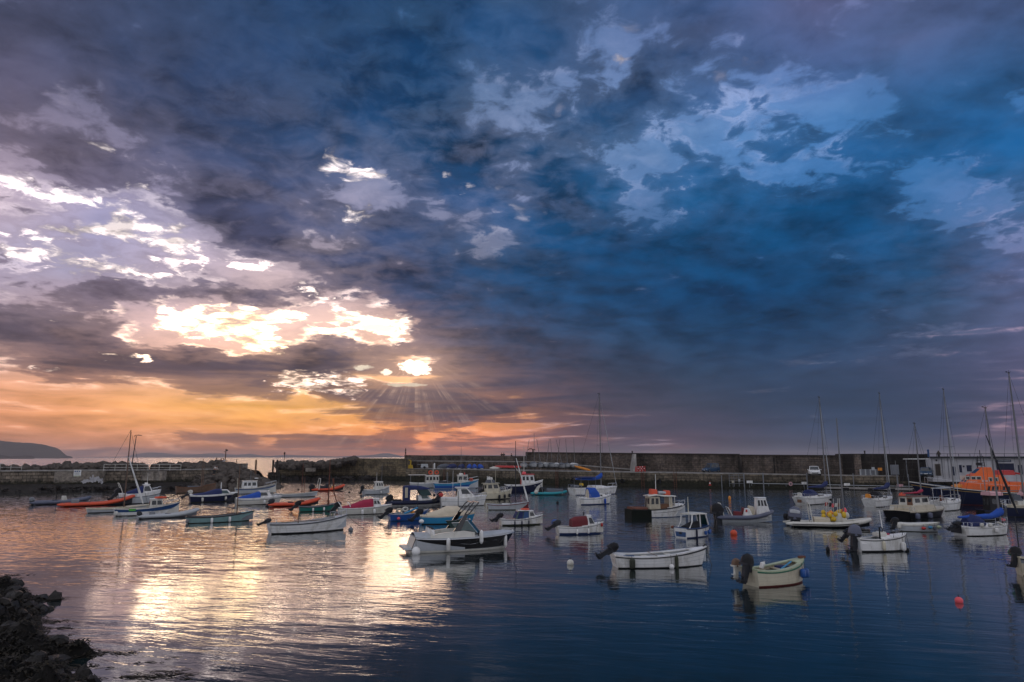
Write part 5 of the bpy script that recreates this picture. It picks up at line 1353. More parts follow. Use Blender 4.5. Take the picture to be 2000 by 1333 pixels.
# white cuddy boat with blue screen
b = B_('fishing_boat', 'little white cuddy boat with blue side curtains and a red lifebuoy on its roof', 'boat', 973, 1064, 1028, 16, ratio=.36, F=.68, bow=.45, tr=.82, p=2.6, kz=0.68)
b.hull([(.92, 'white'), (.84, 'navy'), (.22, 'white')], boot='weedy', boot_z=.16); b.interior('offwhite', gun='white'); b.deck(.56, 1, 'white', .12)
b.frustum(b.X(.64), b.X(.83), b.B * .33, b.F, .85, .3, .0, .85, 'white', [('s', .2, .85, .4, .88, 'glass'), ('p', .2, .85, .4, .88, 'glass'), ('f', .1, .9, .3, .9, 'glass')], roof='white', over=.05)
b.frustum(b.X(.32), b.X(.64), b.B * .37, b.F, .92, .0, .30, .88, 'tealglass', [('s', .12, .5, .1, .9, 'navycloth'), ('s', .56, .96, .1, .9, 'midblue'), ('a', .1, .9, .1, .9, 'navycloth')], name='side_curtain', roof='white', over=.03)
b.ring_buoy((b.X(.58), -.0, b.F + 1.06), 'orangered', .28, .09); b.outboard('black', .95, tilt=48, dz=.05); b.outboard('black', .7, tilt=20, dy=.4, dx=.1)
for t in (.30, .46, .62): b.fender(t, 'navy', ln=.5, r=.05)
b.mooring(1, 1.8); seat(b, .22, 'rust', .25, .25, .5, z=.5, name='fish_box'); b.pulpit(.86, .22)
# maroon canopy boat
b = B_('fishing_boat', 'little white boat with a maroon cockpit canopy and blue ball fender at its stern', 'boat', 1084, 1183, 1046, 16, ratio=.36, F=.70, bow=.45, tr=.82, p=2.6, kz=0.7)
b.hull([(.90, 'white'), (.84, 'grey'), (.26, 'white')], boot='antifoul_blue', boot_z=.18); b.interior('offwhite', gun='white'); b.deck(.50, 1, 'white', .14)
b.frustum(b.X(.62), b.X(.82), b.B * .33, b.F, 1.02, .4, .0, .80, 'white', [('s', .3, .9, .3, .85, 'glass'), ('p', .3, .9, .3, .85, 'glass'), ('f', .1, .9, .2, .9, 'glass')], roof='white', over=.02)
b.arch([(b.X(.30), b.F, b.F + .72, b.B * .36), (b.X(.40), b.F, b.F + .95, b.B * .37), (b.X(.63), b.F, b.F + 1.0, b.B * .34)], 'maroon', 'canopy', e=3.4)
b.outboard('darkgrey', 1.0, tilt=48); b.fender(.02, 'blue', side=1, ln=.4, r=.26, ball=True, z=1.05)
for t in (.38, .62, .86): b.fender(t, 'white', ln=.5, r=.07)
b.pole((b.X(.58), 0, b.F + 1.05), .35, .06, 'darkgrey', 'lamp'); b.mooring(1, 1.9); b.fender(.97, 'red', ln=.35, r=.09, z=.85); b.pulpit(.84, .25); b.thwart(.18, 'offwhite')
# motor sailer with blue hood
b = B_('sailing_yacht', 'small white motor sailer with a blue spray hood, before the tallest masted yacht', 'yacht', 1125, 1199, 987.5, 30, ratio=.34, F=.95, bow=.55, tr=.7, kz=0.75)
b.hull([(.88, 'white'), (.82, 'midblue'), (.1, 'white')], boot='antifoul_blue', boot_z=.16); b.deck(0, 1, 'white', .1, name='deck')
b.frustum(b.X(.48), b.X(.86), b.B * .30, b.F + .05, .55, .5, .0, .85, 'white', [('b', .15, .32, .35, .8, 'glass'), ('b', .42, .6, .35, .8, 'glass')], name='coachroof')
b.arch([(b.X(.28), b.F + .1, b.F + 1.55, b.B * .36), (b.X(.50), b.F + .1, b.F + 1.5, b.B * .36), (b.X(.60), b.F + .1, b.F + .8, b.B * .3)], 'bluecloth', 'spray_hood', e=2.4)
mb = MB(); mb.arch([(b.X(.275), b.F + .1, b.F + 1.3, b.B * .30), (b.X(.285), b.F + .1, b.F + 1.3, b.B * .30)], 'beige', 8); mb.build('cockpit_opening', b.root)
b.lifelines(.02, .3, .5); b.fender(.72, 'bluecloth', ln=.8, r=.12); b.pulpit(.82, .4)
# tall masted yacht
b = B_('sailing_yacht', 'white yacht with the tallest mast mid harbour and a blue sail cover', 'yacht', 1109, 1214, 968.5, 34, ratio=.30, F=1.1, bow=.3, tr=.75, rake=.06, kz=0.8)
b.hull([(.85, 'white'), (.78, 'lightgrey'), (.12, 'white')], boot='antifoul_blue', boot_z=.12); b.deck(0, 1, 'white', .1, name='deck')
b.arch([(b.X(.40), b.F, b.F + .55, b.B * .32), (b.X(.62), b.F, b.F + .5, b.B * .28), (b.X(.82), b.F + .05, b.F + .2, b.B * .15)], 'white', 'coachroof', e=3, )
xm = b.px_x(1173); b.mast(xm, b.zpx(1172, 770), r=.10, m='alloy', boom=4.3, boomz=1.5, cover='bluecloth', spread=(.45, .7), jib='white', coverr=.26)
mb = MB(); mb.arch([(b.X(.13), b.F + 1.85, b.F + 2.0, b.B * .40), (b.X(.46), b.F + 1.85, b.F + 2.0, b.B * .40)], 'navycloth', 6, 4)
for xx in (.14, .45):
    for q in (1, -1): mb.tube([(b.X(xx), q * b.B * .38, b.F), (b.X(xx), q * b.B * .38, b.F + 1.85)], .03, 'alloy', n=4)
mb.build('bimini', b.root, smooth=40); b.pulpit(.85, .55); b.pulpit(.15, .55, aft=True); seat(b, .22, 'yellow', .45, .3, .3, z=b.F + .5, name='horseshoe_buoy'); seat(b, .08, 'greycloth', .9, .5, .9, z=b.F - .2, name='tender_cover')
# fishing boat with black stern
b = B_('fishing_boat', 'white fishing boat with a beige wheelhouse and a square black stern section', 'boat', 1224, 1348, 1013, 24, ratio=.32, F=1.0, bow=.62, tr=.95, p=2.6, trk=.0, kz=0.68)
b.hull([(.93, 'white'), (.88, 'darkgrey'), (.12, 'white')], boot='midblue', transom='black'); b.interior('lightgrey', gun='darkgrey', rail='darkgrey'); b.deck(.62, 1, 'white', .1); b.stripe(.58, 'darkgrey', .022, .36, .94)
mb = MB(); rr = []
for t in (-.035, .0, .15, .31):
    rr.append([Vector((b.X(t), q * (b.w(max(t, 0)) + .03), z)) for q, z in ((-1, b.F + .04), (-1, -.3), (1, -.3), (1, b.F + .04))])
mb.loft(rr, 'blackish_green', closed=True); mb.build('black_stern', b.root, smooth=0)
b.frustum(b.X(.30), b.X(.50), b.B * .34, b.F - .1, 1.7, .05, .10, .93, 'beige', [('s', .15, .42, .45, .88, 'glass'), ('s', .56, .84, .45, .88, 'glass'), ('a', .1, .42, .1, .85, 'darkgrey'), ('a', .55, .9, .45, .88, 'glass')])
b.frustum(b.X(.66), b.X(.72), b.B * .34, b.F - .1, 1.65, .05, .0, .93, 'beige', [('f', .08, .92, .5, .9, 'glass')], name='windscreen_frame')
b.frustum(b.X(.50), b.X(.66), b.B * .31, b.F - .1, .75, .0, .0, .97, 'wood', name='engine_box')
mb = MB(); z0 = b.F + 1.62; mb.arch([(b.X(.29), z0, z0 + .14, b.B * .38), (b.X(.42), z0 + .14, z0 + .32, b.B * .38), (b.X(.56), z0, z0 + .18, b.B * .38), (b.X(.78), z0 - .04, z0 + .08, b.B * .36)], 'offwhite', 8, 4); mb.build('roof', b.root, smooth=60)
mb = MB(); mb.tube([(b.X(.66), -b.B * .32, b.F), (b.X(.66), -b.B * .32, z0)], .04, 'offwhite', n=5); mb.tube([(b.X(.76), -b.B * .28, b.F), (b.X(.76), -b.B * .28, z0)], .04, 'offwhite', n=5); mb.build('roof_post', b.root)
seat(b, .42, 'orangered', .7, .30, .55, z=z0 + .25, name='liferaft'); seat(b, .66, 'orangered', .65, .26, .5, z=z0 + .12, name='liferaft'); seat(b, .56, 'lightgrey', .3, .3, .7, z=z0 + .35, name='roof_box')
b.pole((b.X(.47), 0, z0 + .2), 2.6, .035, 'white'); b.pole((b.X(.58), .2, z0 + .2), 1.9, .02, 'darkgrey'); 
for k in range(5): b.pole((b.X(.04 + .06 * k), -b.B * .3 + .3 * (k % 2), b.F), 2.2 + .3 * (k % 3), .012, 'darkgrey', 'fishing_rod', (-.1, 0))
b.pulpit(.82, .5); seat(b, .13, 'rust', .35, .7, 1.4, z=b.F, name='deck_gear'); seat(b, .85, 'white', .3, .4, .8, z=b.zs(.85), name='hatch')
# blue and white boat seen from the quarter
b = B_('fishing_boat', 'stubby white boat with blue trim, open hardtop and three blue fenders', 'boat', 1317, 1399, 1053, 50, ratio=.42, F=.95, bow=.35, tr=.88, p=2.8, kz=0.64)
b.hull([(.90, 'midblue'), (.84, 'white'), (.1, 'white')], boot='antifoul_blue', boot_z=.12); b.interior('midblue', gun='midblue', rail='navy', rr=.045)
mb = MB(); z0 = b.F; ww = b.B * .40
for q in (1, -1):
    mb.tube([(b.X(.12), q * ww, z0), (b.X(.22), q * ww * .95, z0 + .6), (b.X(.24), q * ww * .92, z0 + 1.35)], .05, 'white', n=6); mb.tube([(b.X(.80), q * ww * .85, z0 + .2), (b.X(.72), q * ww * .82, z0 + 1.3)], .05, 'white', n=6); mb.tube([(b.X(.5), q * ww * .98, z0), (b.X(.5), q * ww * .9, z0 + 1.35)], .04, 'white', n=6)
mb.build('roof_frame', b.root); mb = MB(); mb.arch([(b.X(.20), z0 + 1.33, z0 + 1.47, ww * 1.02), (b.X(.5), z0 + 1.35, z0 + 1.55, ww * 1.02), (b.X(.76), z0 + 1.28, z0 + 1.42, ww * .92)], 'offwhite', 8, 4); mb.build('roof', b.root)
mb = MB(); mb.quad([(b.X(.80), -ww * .80, z0 + .2), (b.X(.80), ww * .80, z0 + .2), (b.X(.73), ww * .78, z0 + 1.28), (b.X(.73), -ww * .78, z0 + 1.28)], 'tealglass', .02); mb.build('windscreen', b.root, smooth=0)
b.arch([(b.X(.14), z0 - .15, z0 + .25, ww * .7), (b.X(.35), z0 - .15, z0 + .55, ww * .75), (b.X(.62), z0 - .15, z0 + .6, ww * .7)], 'blackcloth', 'engine_cover', e=2.2)
b.fender(.30, 'navy', ln=1.0, r=.06); [b.fender(t, 'blue', ln=.4, r=.10) for t in (.60, .76, .90)]; b.pole((b.X(.3), 0, z0 + 1.5), 1.6, .03, 'cream', 'mast'); b.fender(.02, 'rust', side=1, ln=.3, r=.14, z=1.0, ball=True)
mb = MB(); mb.box((b.X(0) - .01 + .02, 0, .5), (.02, .22, .22), 'darkgrey'); mb.build('exhaust_plate', b.root, smooth=0)
# rib with wheelhouse
b = B_('inflatable_boat', 'grey inflatable with a white three window wheelhouse and large black outboards', 'inflatable boat', 1403, 1516, 1022, 14, ratio=.36, kz=0.82)
b.rib('slate', 'lightgrey', rise=.55, cone=.3, floor='white', zoff=.2); b.outboard('black', 1.9, tilt=-4, dy=-.35, dz=.1, dx=.1); b.outboard('black', 1.7, tilt=-4, dy=.55, dz=0, dx=.1)
b.frustum(b.X(.66), b.X(.92), b.B * .26, b.zc + .1, 1.75, .35, .05, .86, 'white', [('s', .12, .32, .58, .90, 'glass'), ('s', .42, .6, .58, .90, 'glass'), ('s', .7, .9, .58, .90, 'glass'), ('p', .1, .9, .58, .9, 'glass'), ('f', .1, .9, .55, .9, 'glass')], name='wheelhouse', roof='white', over=.05)
b.frustum(b.X(.40), b.X(.60), b.B * .28, b.zc, .85, .3, .2, .85, 'white', [('s', .2, .5, .6, .9, 'red')], name='console'); seat(b, .33, 'maroon', .6, .35, .6); seat(b, .46, 'maroon', .95, .3, .4); aframe(b, .06, 1.35, b.B * .36, 'offwhite', -.25, .035, z=b.zc); aframe(b, .22, .95, b.B * .36, 'offwhite', -.35, .035, z=b.zc)
seat(b, .58, 'beige', 1.15, .3, .4, name='tackle_bag'); b.pole((b.X(.03), .3, 1.0), 3.2, .012, 'darkgrey', 'whip_aerial'); b.pole((b.X(.13), -.3, 1.0), 3.2, .012, 'darkgrey', 'whip_aerial'); b.mooring(.9, .3)
# yacht near the pontoon, centre right
def yacht(label, x0, x1, ywl, yaw, mpx, mpy, cover, hood=None, L=None, F=1.05, jib='white', boom=3.8, stripe_='grey', dr=0, tr=.72, vane=True, coach='white', ratio=.31, boomz=1.4, win='glass', mr=.09, kz=.72):
    b = B_('sailing_yacht', label, 'yacht', x0, x1, ywl, yaw, ratio=ratio, F=F, bow=.28, tr=tr, rake=.07, trk=.14, L=L, kz=kz)
    b.hull([(.86, 'white'), (.80, stripe_), (.12, 'white')], boot='antifoul_black', boot_z=.10); b.deck(0, 1, 'white', .1, name='deck')
    b.arch([(b.X(.34), b.F, b.F + .50, b.B * .33), (b.X(.58), b.F, b.F + .48, b.B * .29), (b.X(.84), b.F + .05, b.F + .2, b.B * .14)], coach, 'coachroof', e=3.4)
    mb = MB()
    for q in (1, -1): mb.quad([(b.X(.38), q * b.B * .333, b.F + .22), (b.X(.60), q * b.B * .297, b.F + .22), (b.X(.58), q * b.B * .29, b.F + .36), (b.X(.40), q * b.B * .325, b.F + .38)], win, .02)
    mb.build('window', b.root, smooth=0)
    mb = MB()
    for q in (1, -1): mb.box((b.X(.2), q * b.B * .30, b.F + .12), (b.L * .30, .1, .28), 'white')
    mb.build('coaming', b.root, smooth=0)
    if hood: b.arch([(b.X(.27), b.F + .15, b.F + 1.15, b.B * .30), (b.X(.37), b.F + .3, b.F + 1.18, b.B * .30), (b.X(.46), b.F + .4, b.F + .55, b.B * .26)], hood, 'spray_hood')
    b.mast(b.px_x(mpx), b.zpx(mpx, mpy), r=mr, boom=boom, boomz=boomz, cover=cover, spread=(.48, .74) if b.zpx(mpx, mpy) > 9 else (.55,), jib=jib, coverr=.22, vane=vane)
    b.pulpit(.86, .55); b.pulpit(.12, .55, aft=True); b.lifelines(.14, .84); return b
b = yacht('white yacht with royal blue sail cover moored left of centre of the pontoon', 1548, 1640, 987.5, 60, 1609, 775, 'navycloth', 'navycloth'); seat(b, .04, 'offwhite', .5, .2, .3, z=b.F + .3, name='horseshoe_buoy'); b.fender(.7, 'black', r=.17, ball=True, z=.6)
mb = MB(); mb.box((b.X(.02) + .0, 0, .55), (.03, .5, .45), 'wood'); mb.build('boarding_plate', b.root, smooth=0)
# rib with yellow floats
b = B_('inflatable_boat', 'black and white inflatable piled with yellow floats and flagged poles', 'inflatable boat', 1541, 1706, 1033, 11, ratio=.32, kz=0.95)
b.rib('offwhite', 'black', rise=.35, cone=.45, floor='darkgrey', zoff=.05, stripe='black', r=.17); b.outboard('slate', 1.9, tilt=6, dz=0, dx=.6, stripe='lightgrey', dy=-.1); b.outboard('black', .9, tilt=-10, dy=.8, dx=-.0)
aframe(b, .26, 1.6, b.B * .32, 'offwhite', -.15, .035, z=b.zc); rg = random.Random(2)
for i in range(14):
    mb = MB(); c = (b.X(.41 + .22 * rg.random()), rg.uniform(-.5, .5), b.zc + .35 + .65 * rg.random()); mb.ball(c, (.17, .17, .20), 'yellow' if i % 4 else 'orange', 9, 7); mb.build('float', b.root)
for i in range(6):
    x = b.X(.44 + .035 * i); mb = MB(); mb.tube([(x, rg.uniform(-.3, .3), b.zc + .3), (x + rg.uniform(-.1, .2), 0, b.zc + 1.5 + .5 * rg.random())], .022, 'offwhite', n=5); mb.build('flag_pole', b.root)
for i in range(5):
    x = b.X(.46 + .04 * i); mb = MB(); mb.box((x, rg.uniform(-.2, .2), b.zc + 1.35 + .3 * rg.random()), (.16, .03, .3), ('red', 'blackcloth', 'pink', 'offwhite', 'rust')[i], shear=(.05, 0)); mb.build('marker_flag', b.root, smooth=0)
seat(b, .38, 'beige', .55, .6, 1.1, name='net_pile'); seat(b, .56, 'offwhite', .9, .25, .8, name='console'); seat(b, .66, 'offwhite', .55, .3, .35, name='float_box')
for c in ((.64, .3, 1.15, 'yellow'), (.66, -.2, 1.0, 'yellow'), (.68, .1, 1.3, 'pink'), (.70, -.1, .95, 'offwhite')):
    mb = MB(); mb.ball((b.X(c[0]), c[1], b.zc + c[2] - .3), (.17, .17, .26), c[3], 9, 7); mb.build('float', b.root)
b.mast(b.px_x(1640), b.zpx(1638, 817), r=.075, z0=.6, stays=False, vane=False)
# yacht middle right
b = yacht('white yacht with dark spray hood and an orange lifebuoy on its stern', 1684, 1756, 992, 68, 1729, 767, 'navycloth', 'blackcloth'); seat(b, .02, 'orange', .6, .25, .3, z=b.F + .3, name='horseshoe_buoy')
b = yacht('small white yacht with a pale awning moored in front of the orange lifeboat', 1816, 1890, 999.5, 68, 1857, 760, None, None, ratio=.33, boom=2.5, F=1.0, kz=.8); mb = MB(); mb.box((b.X(.28), 0, b.F + 1.7), (2.4, b.B * .5, .08), 'lightgrey'); [mb.tube([(b.X(.28) + s_ * 1.0, q * b.B * .22, b.F), (b.X(.28) + s_ * 1.0, q * b.B * .22, b.F + 1.7)], .03, 'steel', n=4) for s_ in (1, -1) for q in (1, -1)]; mb.build('awning', b.root, smooth=0)
seat(b, .25, 'rust', .9, .15, .2, z=b.F, name='person_ladder'); 
# motor sailer with brown door
b = B_('fishing_boat', 'beige motor sailer with a varnished brown door and dark hull, seen from behind', 'boat', 1757, 1840, 1016, 62, ratio=.34, F=1.1, bow=.3, tr=.92, p=2.8, L=7.5, kz=0.56)
b.hull([(.86, 'beige'), (.1, 'black')], boot='black', transom='black'); b.deck(0, 1, 'beige', .1, name='deck')
b.frustum(b.X(.10), b.X(.62), b.B * .40, b.F, .85, .2, .0, .9, 'beige', [('a', .0, .2, .1, .8, 'offwhite')], name='deckhouse')
b.frustum(b.X(.22), b.X(.58), b.B * .27, b.F + .05, 2.05, .25, .02, .9, 'offwhite', [('a', .56, .92, .12, .92, 'wood'), ('a', .62, .86, .62, .85, 'glass'), ('a', .10, .44, .58, .88, 'glass'), ('b', .1, .4, .58, .88, 'glass'), ('b', .55, .9, .58, .88, 'glass')], roof='wood', over=.2)
b.mast(b.px_x(1793), b.zpx(1790, 828), r=.08, z0=b.F + 2.0, boom=3.0, boomz=.5, cover='crimson', coverr=.14, spread=(), stays=True); [b.fender(t, 'slate', side=q, ln=.9, r=.2) for t in (.1, .35) for q in (1, -1)]
b.pulpit(.1, .6, aft=True); b.pole((b.px_x(1768), .9, b.F), b.zpx(1768, 900) - b.F, .035, 'alloy', 'pole'); mb = MB(); mb.box((b.X(.17), 0, b.F + .1), (.3, b.B * .7, .06), 'wood'); mb.build('stern_bench', b.root, smooth=0)
# tender in front of it
b = B_('dinghy', 'grey white covered dinghy hung with one red and one blue fender', 'dinghy', 1752, 1838, 1040, 10, ratio=.34, F=.72, bow=.32, tr=.85, kz=0.66)
b.hull([(.80, 'offwhite'), (.74, 'grey'), (.1, 'lightgrey')], boot='weedy'); b.deck(0, 1, 'offwhite', .22, name='cover'); b.outboard('black', 1.0, tilt=12); b.fender(.58, 'red', r=.15, ball=True, z=.42); b.fender(.74, 'skyblue', r=.15, ball=True, z=.52); b.fender(.985, 'palegreen', ln=.3, r=.16, ball=True, z=.55); b.fender(.02, 'offwhite', ln=.6, r=.13, z=.6); b.fender(.88, 'greycloth', ln=.4, r=.10)
# white boat lower right
b = B_('motor_boat', 'small white open boat with a large dark outboard and a slim mast', 'boat', 1662, 1783, 1081.5, 34, ratio=.36, F=.78, bow=.3, tr=.85, p=3.0, kz=0.88)
b.hull([(.92, 'white'), (.85, 'darkgrey'), (.1, 'white')], boot='antifoul_black', boot_z=.10, n=24); b.interior('lightgrey', gun='white', t1=.5); b.deck(.42, 1, 'white', .14)
b.outboard('slate', 1.35, tilt=8, dy=-.1, dx=.15); b.outboard('black', .8, tilt=40, dy=.6); b.pole((b.px_x(1717), .2, b.F), b.zpx(1713, 997) - b.F, .035, 'white', 'mast', (-.12, 0)); b.pole((b.X(.38), -.5, b.F), .75, .05, 'black', 'stanchion')
b.frustum(b.X(.44), b.X(.60), b.B * .22, b.F + .1, .32, .1, .05, .85, 'offwhite', name='console'); b.ring_buoy((b.X(.50), -.1, b.F + .55), 'darkgrey', .14, .03, 'fwd'); seat(b, .62, 'crimson', .22, .12, .25, z=b.F + .12, name='fuel_can'); seat(b, .47, 'offwhite', .25, .3, .4, z=b.F + .15)
mb = MB(); rr = .02; mb.tube([(b.X(.64), -.5, b.F + .1), (b.X(.64), -.5, b.F + .42), (b.X(.86), -.3, b.F + .5), (b.X(.86), -.3, b.F + .2)], rr, 'darkgrey', n=5); mb.tube([(b.X(.64), .5, b.F + .1), (b.X(.64), .5, b.F + .42), (b.X(.86), .3, b.F + .5), (b.X(.86), .3, b.F + .2)], rr, 'darkgrey', n=5); mb.build('hand_rail', b.root)
b.fender(.42, 'cream', ln=.6, r=.09, z=.4); b.fender(.86, 'white', ln=.55, r=.13, z=.32); b.mooring(1, .2); b.fender(.97, 'black', ln=.3, r=.12, z=.05); seat(b, .12, 'white', .3, .5, .6, z=.5)
# yacht with the big blue cover, right
b = B_('sailing_yacht', 'white yacht under a large crumpled royal blue cover, lying off the right quay', 'yacht', 1858, 1986, 1050, 44, ratio=.34, F=1.0, bow=.32, tr=.85, rake=.06, trk=.10, kz=0.56)
b.hull([(.88, 'white'), (.84, 'grey'), (.12, 'white')], boot='antifoul_black', boot_z=.10, n=24); b.deck(0, 1, 'white', .1, name='deck')
b.arch([(b.X(.46), b.F, b.F + .42, b.B * .30), (b.X(.66), b.F, b.F + .40, b.B * .27), (b.X(.82), b.F + .05, b.F + .15, b.B * .14)], 'white', 'coachroof', e=3.4)
mb = MB()
for q in (1, -1): mb.quad([(b.X(.50), q * b.B * .302, b.F + .14), (b.X(.72), q * b.B * .25, b.F + .14), (b.X(.67), q * b.B * .262, b.F + .32), (b.X(.53), q * b.B * .292, b.F + .34)], 'glass', .02)
mb.build('window', b.root, smooth=0)
b.arch([(b.X(.16), b.F + .1, b.F + 1.0, b.B * .30), (b.X(.28), b.F + .1, b.F + 1.5, b.B * .34), (b.X(.42), b.F + .1, b.F + 1.25, b.B * .33), (b.X(.48), b.F + .3, b.F + .7, b.B * .28)], 'navycloth', 'spray_hood', e=2.4)
xm = b.px_x(1940); b.mast(xm, b.zpx(1919, 797), r=.075, lean=b.px_x(1936) - xm, boom=3.3, boomz=1.0, cover='bluecloth', coverr=.27, spread=(.55,), jib=None)
jb = MB(); p0 = Vector((b.px_x(1975), 0, b.zs(.9) + 1.2)); p1 = Vector((b.px_x(1931), 0, b.zpx(1931, 850))); jb.tube([p0, p0.lerp(p1, .2), p0.lerp(p1, .6), p1], [.05, .09, .07, .03], 'darkgrey', n=7); jb.build('furled_jib', b.root)
b.pulpit(.84, .75); b.pulpit(.16, .55, aft=True); b.lifelines(.14, .84); b.outboard('black', 1.1, tilt=45); b.fender(.58, 'white', ln=.6, r=.12, z=.65); b.fender(.3, 'offwhite', ln=.5, r=.12, z=1.3); b.fender(.46, 'offwhite', ln=.5, r=.12, z=1.3); b.fender(.985, 'pink', side=1, r=.16, ball=True, z=1.7)
mb = MB(); mb.tube([(b.X(.70), -.4, b.F + .55), (b.X(.80), -.4, b.F + .12)], .11, 'offwhite', n=8); mb.build('rolled_mat', b.root); mb = MB(); mb.box((b.X(0) - .02, .1, .75), (.03, .9, .9), 'darkgrey'); mb.build('stern_ladder', b.root, smooth=0)
# white open boat in the right foreground
b = B_('rowing_boat', 'long white open boat with a tilted black outboard and weedy rope fenders', 'rowing boat', 1190, 1390, 1114.5, 18, ratio=.32, F=.60, bow=.42, tr=.78, p=2.3, rake=.06, draft=.22, kz=0.88)
b.hull([(.90, 'white'), (.84, 'darkgrey'), (.62, 'white'), (.60, 'lightgrey'), (.38, 'white'), (.36, 'lightgrey'), (.12, 'white')], boot='antifoul_black', boot_z=.06, n=28); b.interior('lightgrey', gun='white', rail='darkgrey', rr=.025, sole=.22, g=.22)
b.deck(.80, 1, 'white', .06); b.deck(0, .12, 'white', .03, name='aft_deck'); b.thwart(.35, 'offwhite', .1, .3); b.thwart(.6, 'offwhite', .1, .3)
b.outboard('black', .95, tilt=55, dy=.1, dz=.05); b.fender(.16, 'weedy', ln=.55, r=.14, z=.28); b.fender(.62, 'weedy', ln=.8, r=.09, z=.25); b.fender(.56, 'white', r=.13, ball=True, z=.1)
mb = MB(); mb.box((b.X(.14), -b.w(.14) + .12, b.F + .06), (.5, .08, .04), 'midblue'); mb.build('cleat_pad', b.root, smooth=0); b.mooring(1, .25); mb = MB(); mb.tube([(b.X(.96), 0, b.zs(.96)), (b.X(.985), 0, b.zs(.98) + .14), (b.X(1), 0, b.zs(1) + .05)], .03, 'darkgrey', n=6); mb.build('bow_roller', b.root)
mb = MB(); w_ = b.w(.42); mb.tube([(b.X(.42), -w_, b.F + .05), (b.X(.42), w_, b.F + .05)], .015, 'wood', n=5); mb.build('cross_rope', b.root)
# cream and green boat
b = B_('rowing_boat', 'cream open boat with a green rubbing strake, black outboard and two blue fenders', 'rowing boat', 1447, 1592, 1151, 42, ratio=.44, F=.72, bow=.42, tr=.82, p=2.5, rake=.05, draft=.2, kz=0.86)
b.hull([(.92, 'palegreen'), (.84, 'green'), (.62, 'cream'), (.60, 'beige'), (.38, 'cream'), (.36, 'beige'), (.12, 'cream')], boot='antifoul_red', boot_z=.07, n=28, transom='cream'); b.interior('beige', gun='palegreen', rail='green', rr=.022, sole=.2, g=.16)
b.deck(.80, 1, 'palegreen', .05); b.thwart(.25, 'beige', .12, .25); b.thwart(.55, 'beige', .12, .25); b.outboard('black', 1.05, tilt=14, dy=-.1, dz=.05); b.outboard('brownwood', .75, tilt=4, dy=.42, dx=-.15, dz=-.05, lower='offwhite')
b.fender(.80, 'blue', ln=.42, r=.12, z=.5); b.fender(.96, 'blue', ln=.45, r=.14, z=.45); mb = MB(); mb.tube([(b.X(.30), .25, .72), (b.X(.32), .2, .95), (b.X(.34), .15, 1.05)], [.09, .1, .03], 'white', n=8); mb.build('loose_fender', b.root)
mb = MB(); mb.tube([(b.X(.40), -.35, .62), (b.X(.75), -.05, .98)], .04, 'skyblue', n=6); mb.build('boat_hook', b.root); mb = MB(); mb.box((b.X(.64), .1, .55), (.45, .5, .45), 'navycloth'); mb.build('locker', b.root, smooth=0); seat(b, .46, 'weedy', .2, .3, .5, z=.45, name='rope_coil')
b.mooring(1, -.2, side=.0); mb = MB(); mb.box((b.X(.965), 0, b.zs(.97) + .05), (.28, .16, .10), 'rust'); mb.build('bow_fitting', b.root, smooth=0)
# black bowrider
b = B_('speedboat', 'black and silver speedboat with a wakeboard tower and long white fenders', 'speedboat', 800, 1014, 1081, 14, ratio=.36, F=.76, bow=.16, tr=.86, p=2.9, rake=.10, trk=-.10, draft=.25, flare=.12, bflare=.55, kz=1.0)
n = 30
b.hull([(.95, 'lightgrey'), (.20, 'gloss_black'), (.16, 'steel'), (.06, 'offwhite')], boot='offwhite', boot_z=.05, n=n, transom='offwhite')
b.rail('steel', .025, -.06)
# silver flank sweeping up from the stern, and a thin zigzag line
for q in (1, -1):
    mb = MB(); pts = []
    def sp(t, f, o=.012): return Vector((b.X(t) - b.rake * (1 - f) * max(0, (t - .55) / .45) ** 2 + b.trk * b.L * .5 * (1 - f) * max(0, 1 - t * 6), q * (b.wz(t, b.zs(t) * f) + o), b.zs(t) * f))
    rings = []
    for i in range(15):
        t = .005 + .46 * i / 14; u = i / 14; top = .88 - .56 * u ** .8; rings.append([sp(t, max(top, .24)), sp(t, .17)])
    mb.loft(rings, 'lightgrey', closed=False, caps=False); mb.build('silver_flank', b.root, smooth=60)
    mb = MB(); mb.tube([sp(t, f, .016) for t, f in ((.42, .58), (.52, .50), (.62, .60), (.80, .66))], .014, 'steel', n=4); mb.build('chrome_line', b.root)
b.deck(.56, 1, 'lightgrey', .14); b.interior('offwhite', gun='lightgrey', t0=.1, t1=.6, g=.25, sole=.35); b.deck(.0, .20, 'lightgrey', .22, name='engine_hatch')
mb = MB(); mb.box((b.X(-.045), 0, .26), (.75, b.B * .80, .10), 'lightgrey', taper=(.9, .95)); mb.build('swim_platform', b.root, smooth=30)
for q in (1, -1):
    mb = MB(); rr = []
    for i, (t, h) in enumerate(((.14, .10), (.22, .26), (.34, .34), (.46, .36), (.56, .24))): rr.append([Vector((b.X(t), q * (b.w(t) - o), b.zs(t) + z)) for o, z in ((.03, 0), (.09, h), (.24, h), (.30, -.05))])
    mb.loft(rr, 'offwhite'); mb.build('side_coaming', b.root, smooth=50)
for k, y in enumerate((-.55, .0, .55)):
    mb = MB(); mb.arch([(b.X(.16) - .10, b.F + .05, b.F + .55, .24), (b.X(.16) + .12, b.F + .05, b.F + .45, .24)], 'white', 6, 3); mb.v = [(v[0], v[1] + y, v[2]) for v in mb.v]; so = mb.build('seat_back', b.root)
    mb = MB(); mb.ball((b.X(.16) + .0, y, b.F + .50), (.13, .16, .05), 'darkgrey', 8, 5); mb.build('headrest', so)
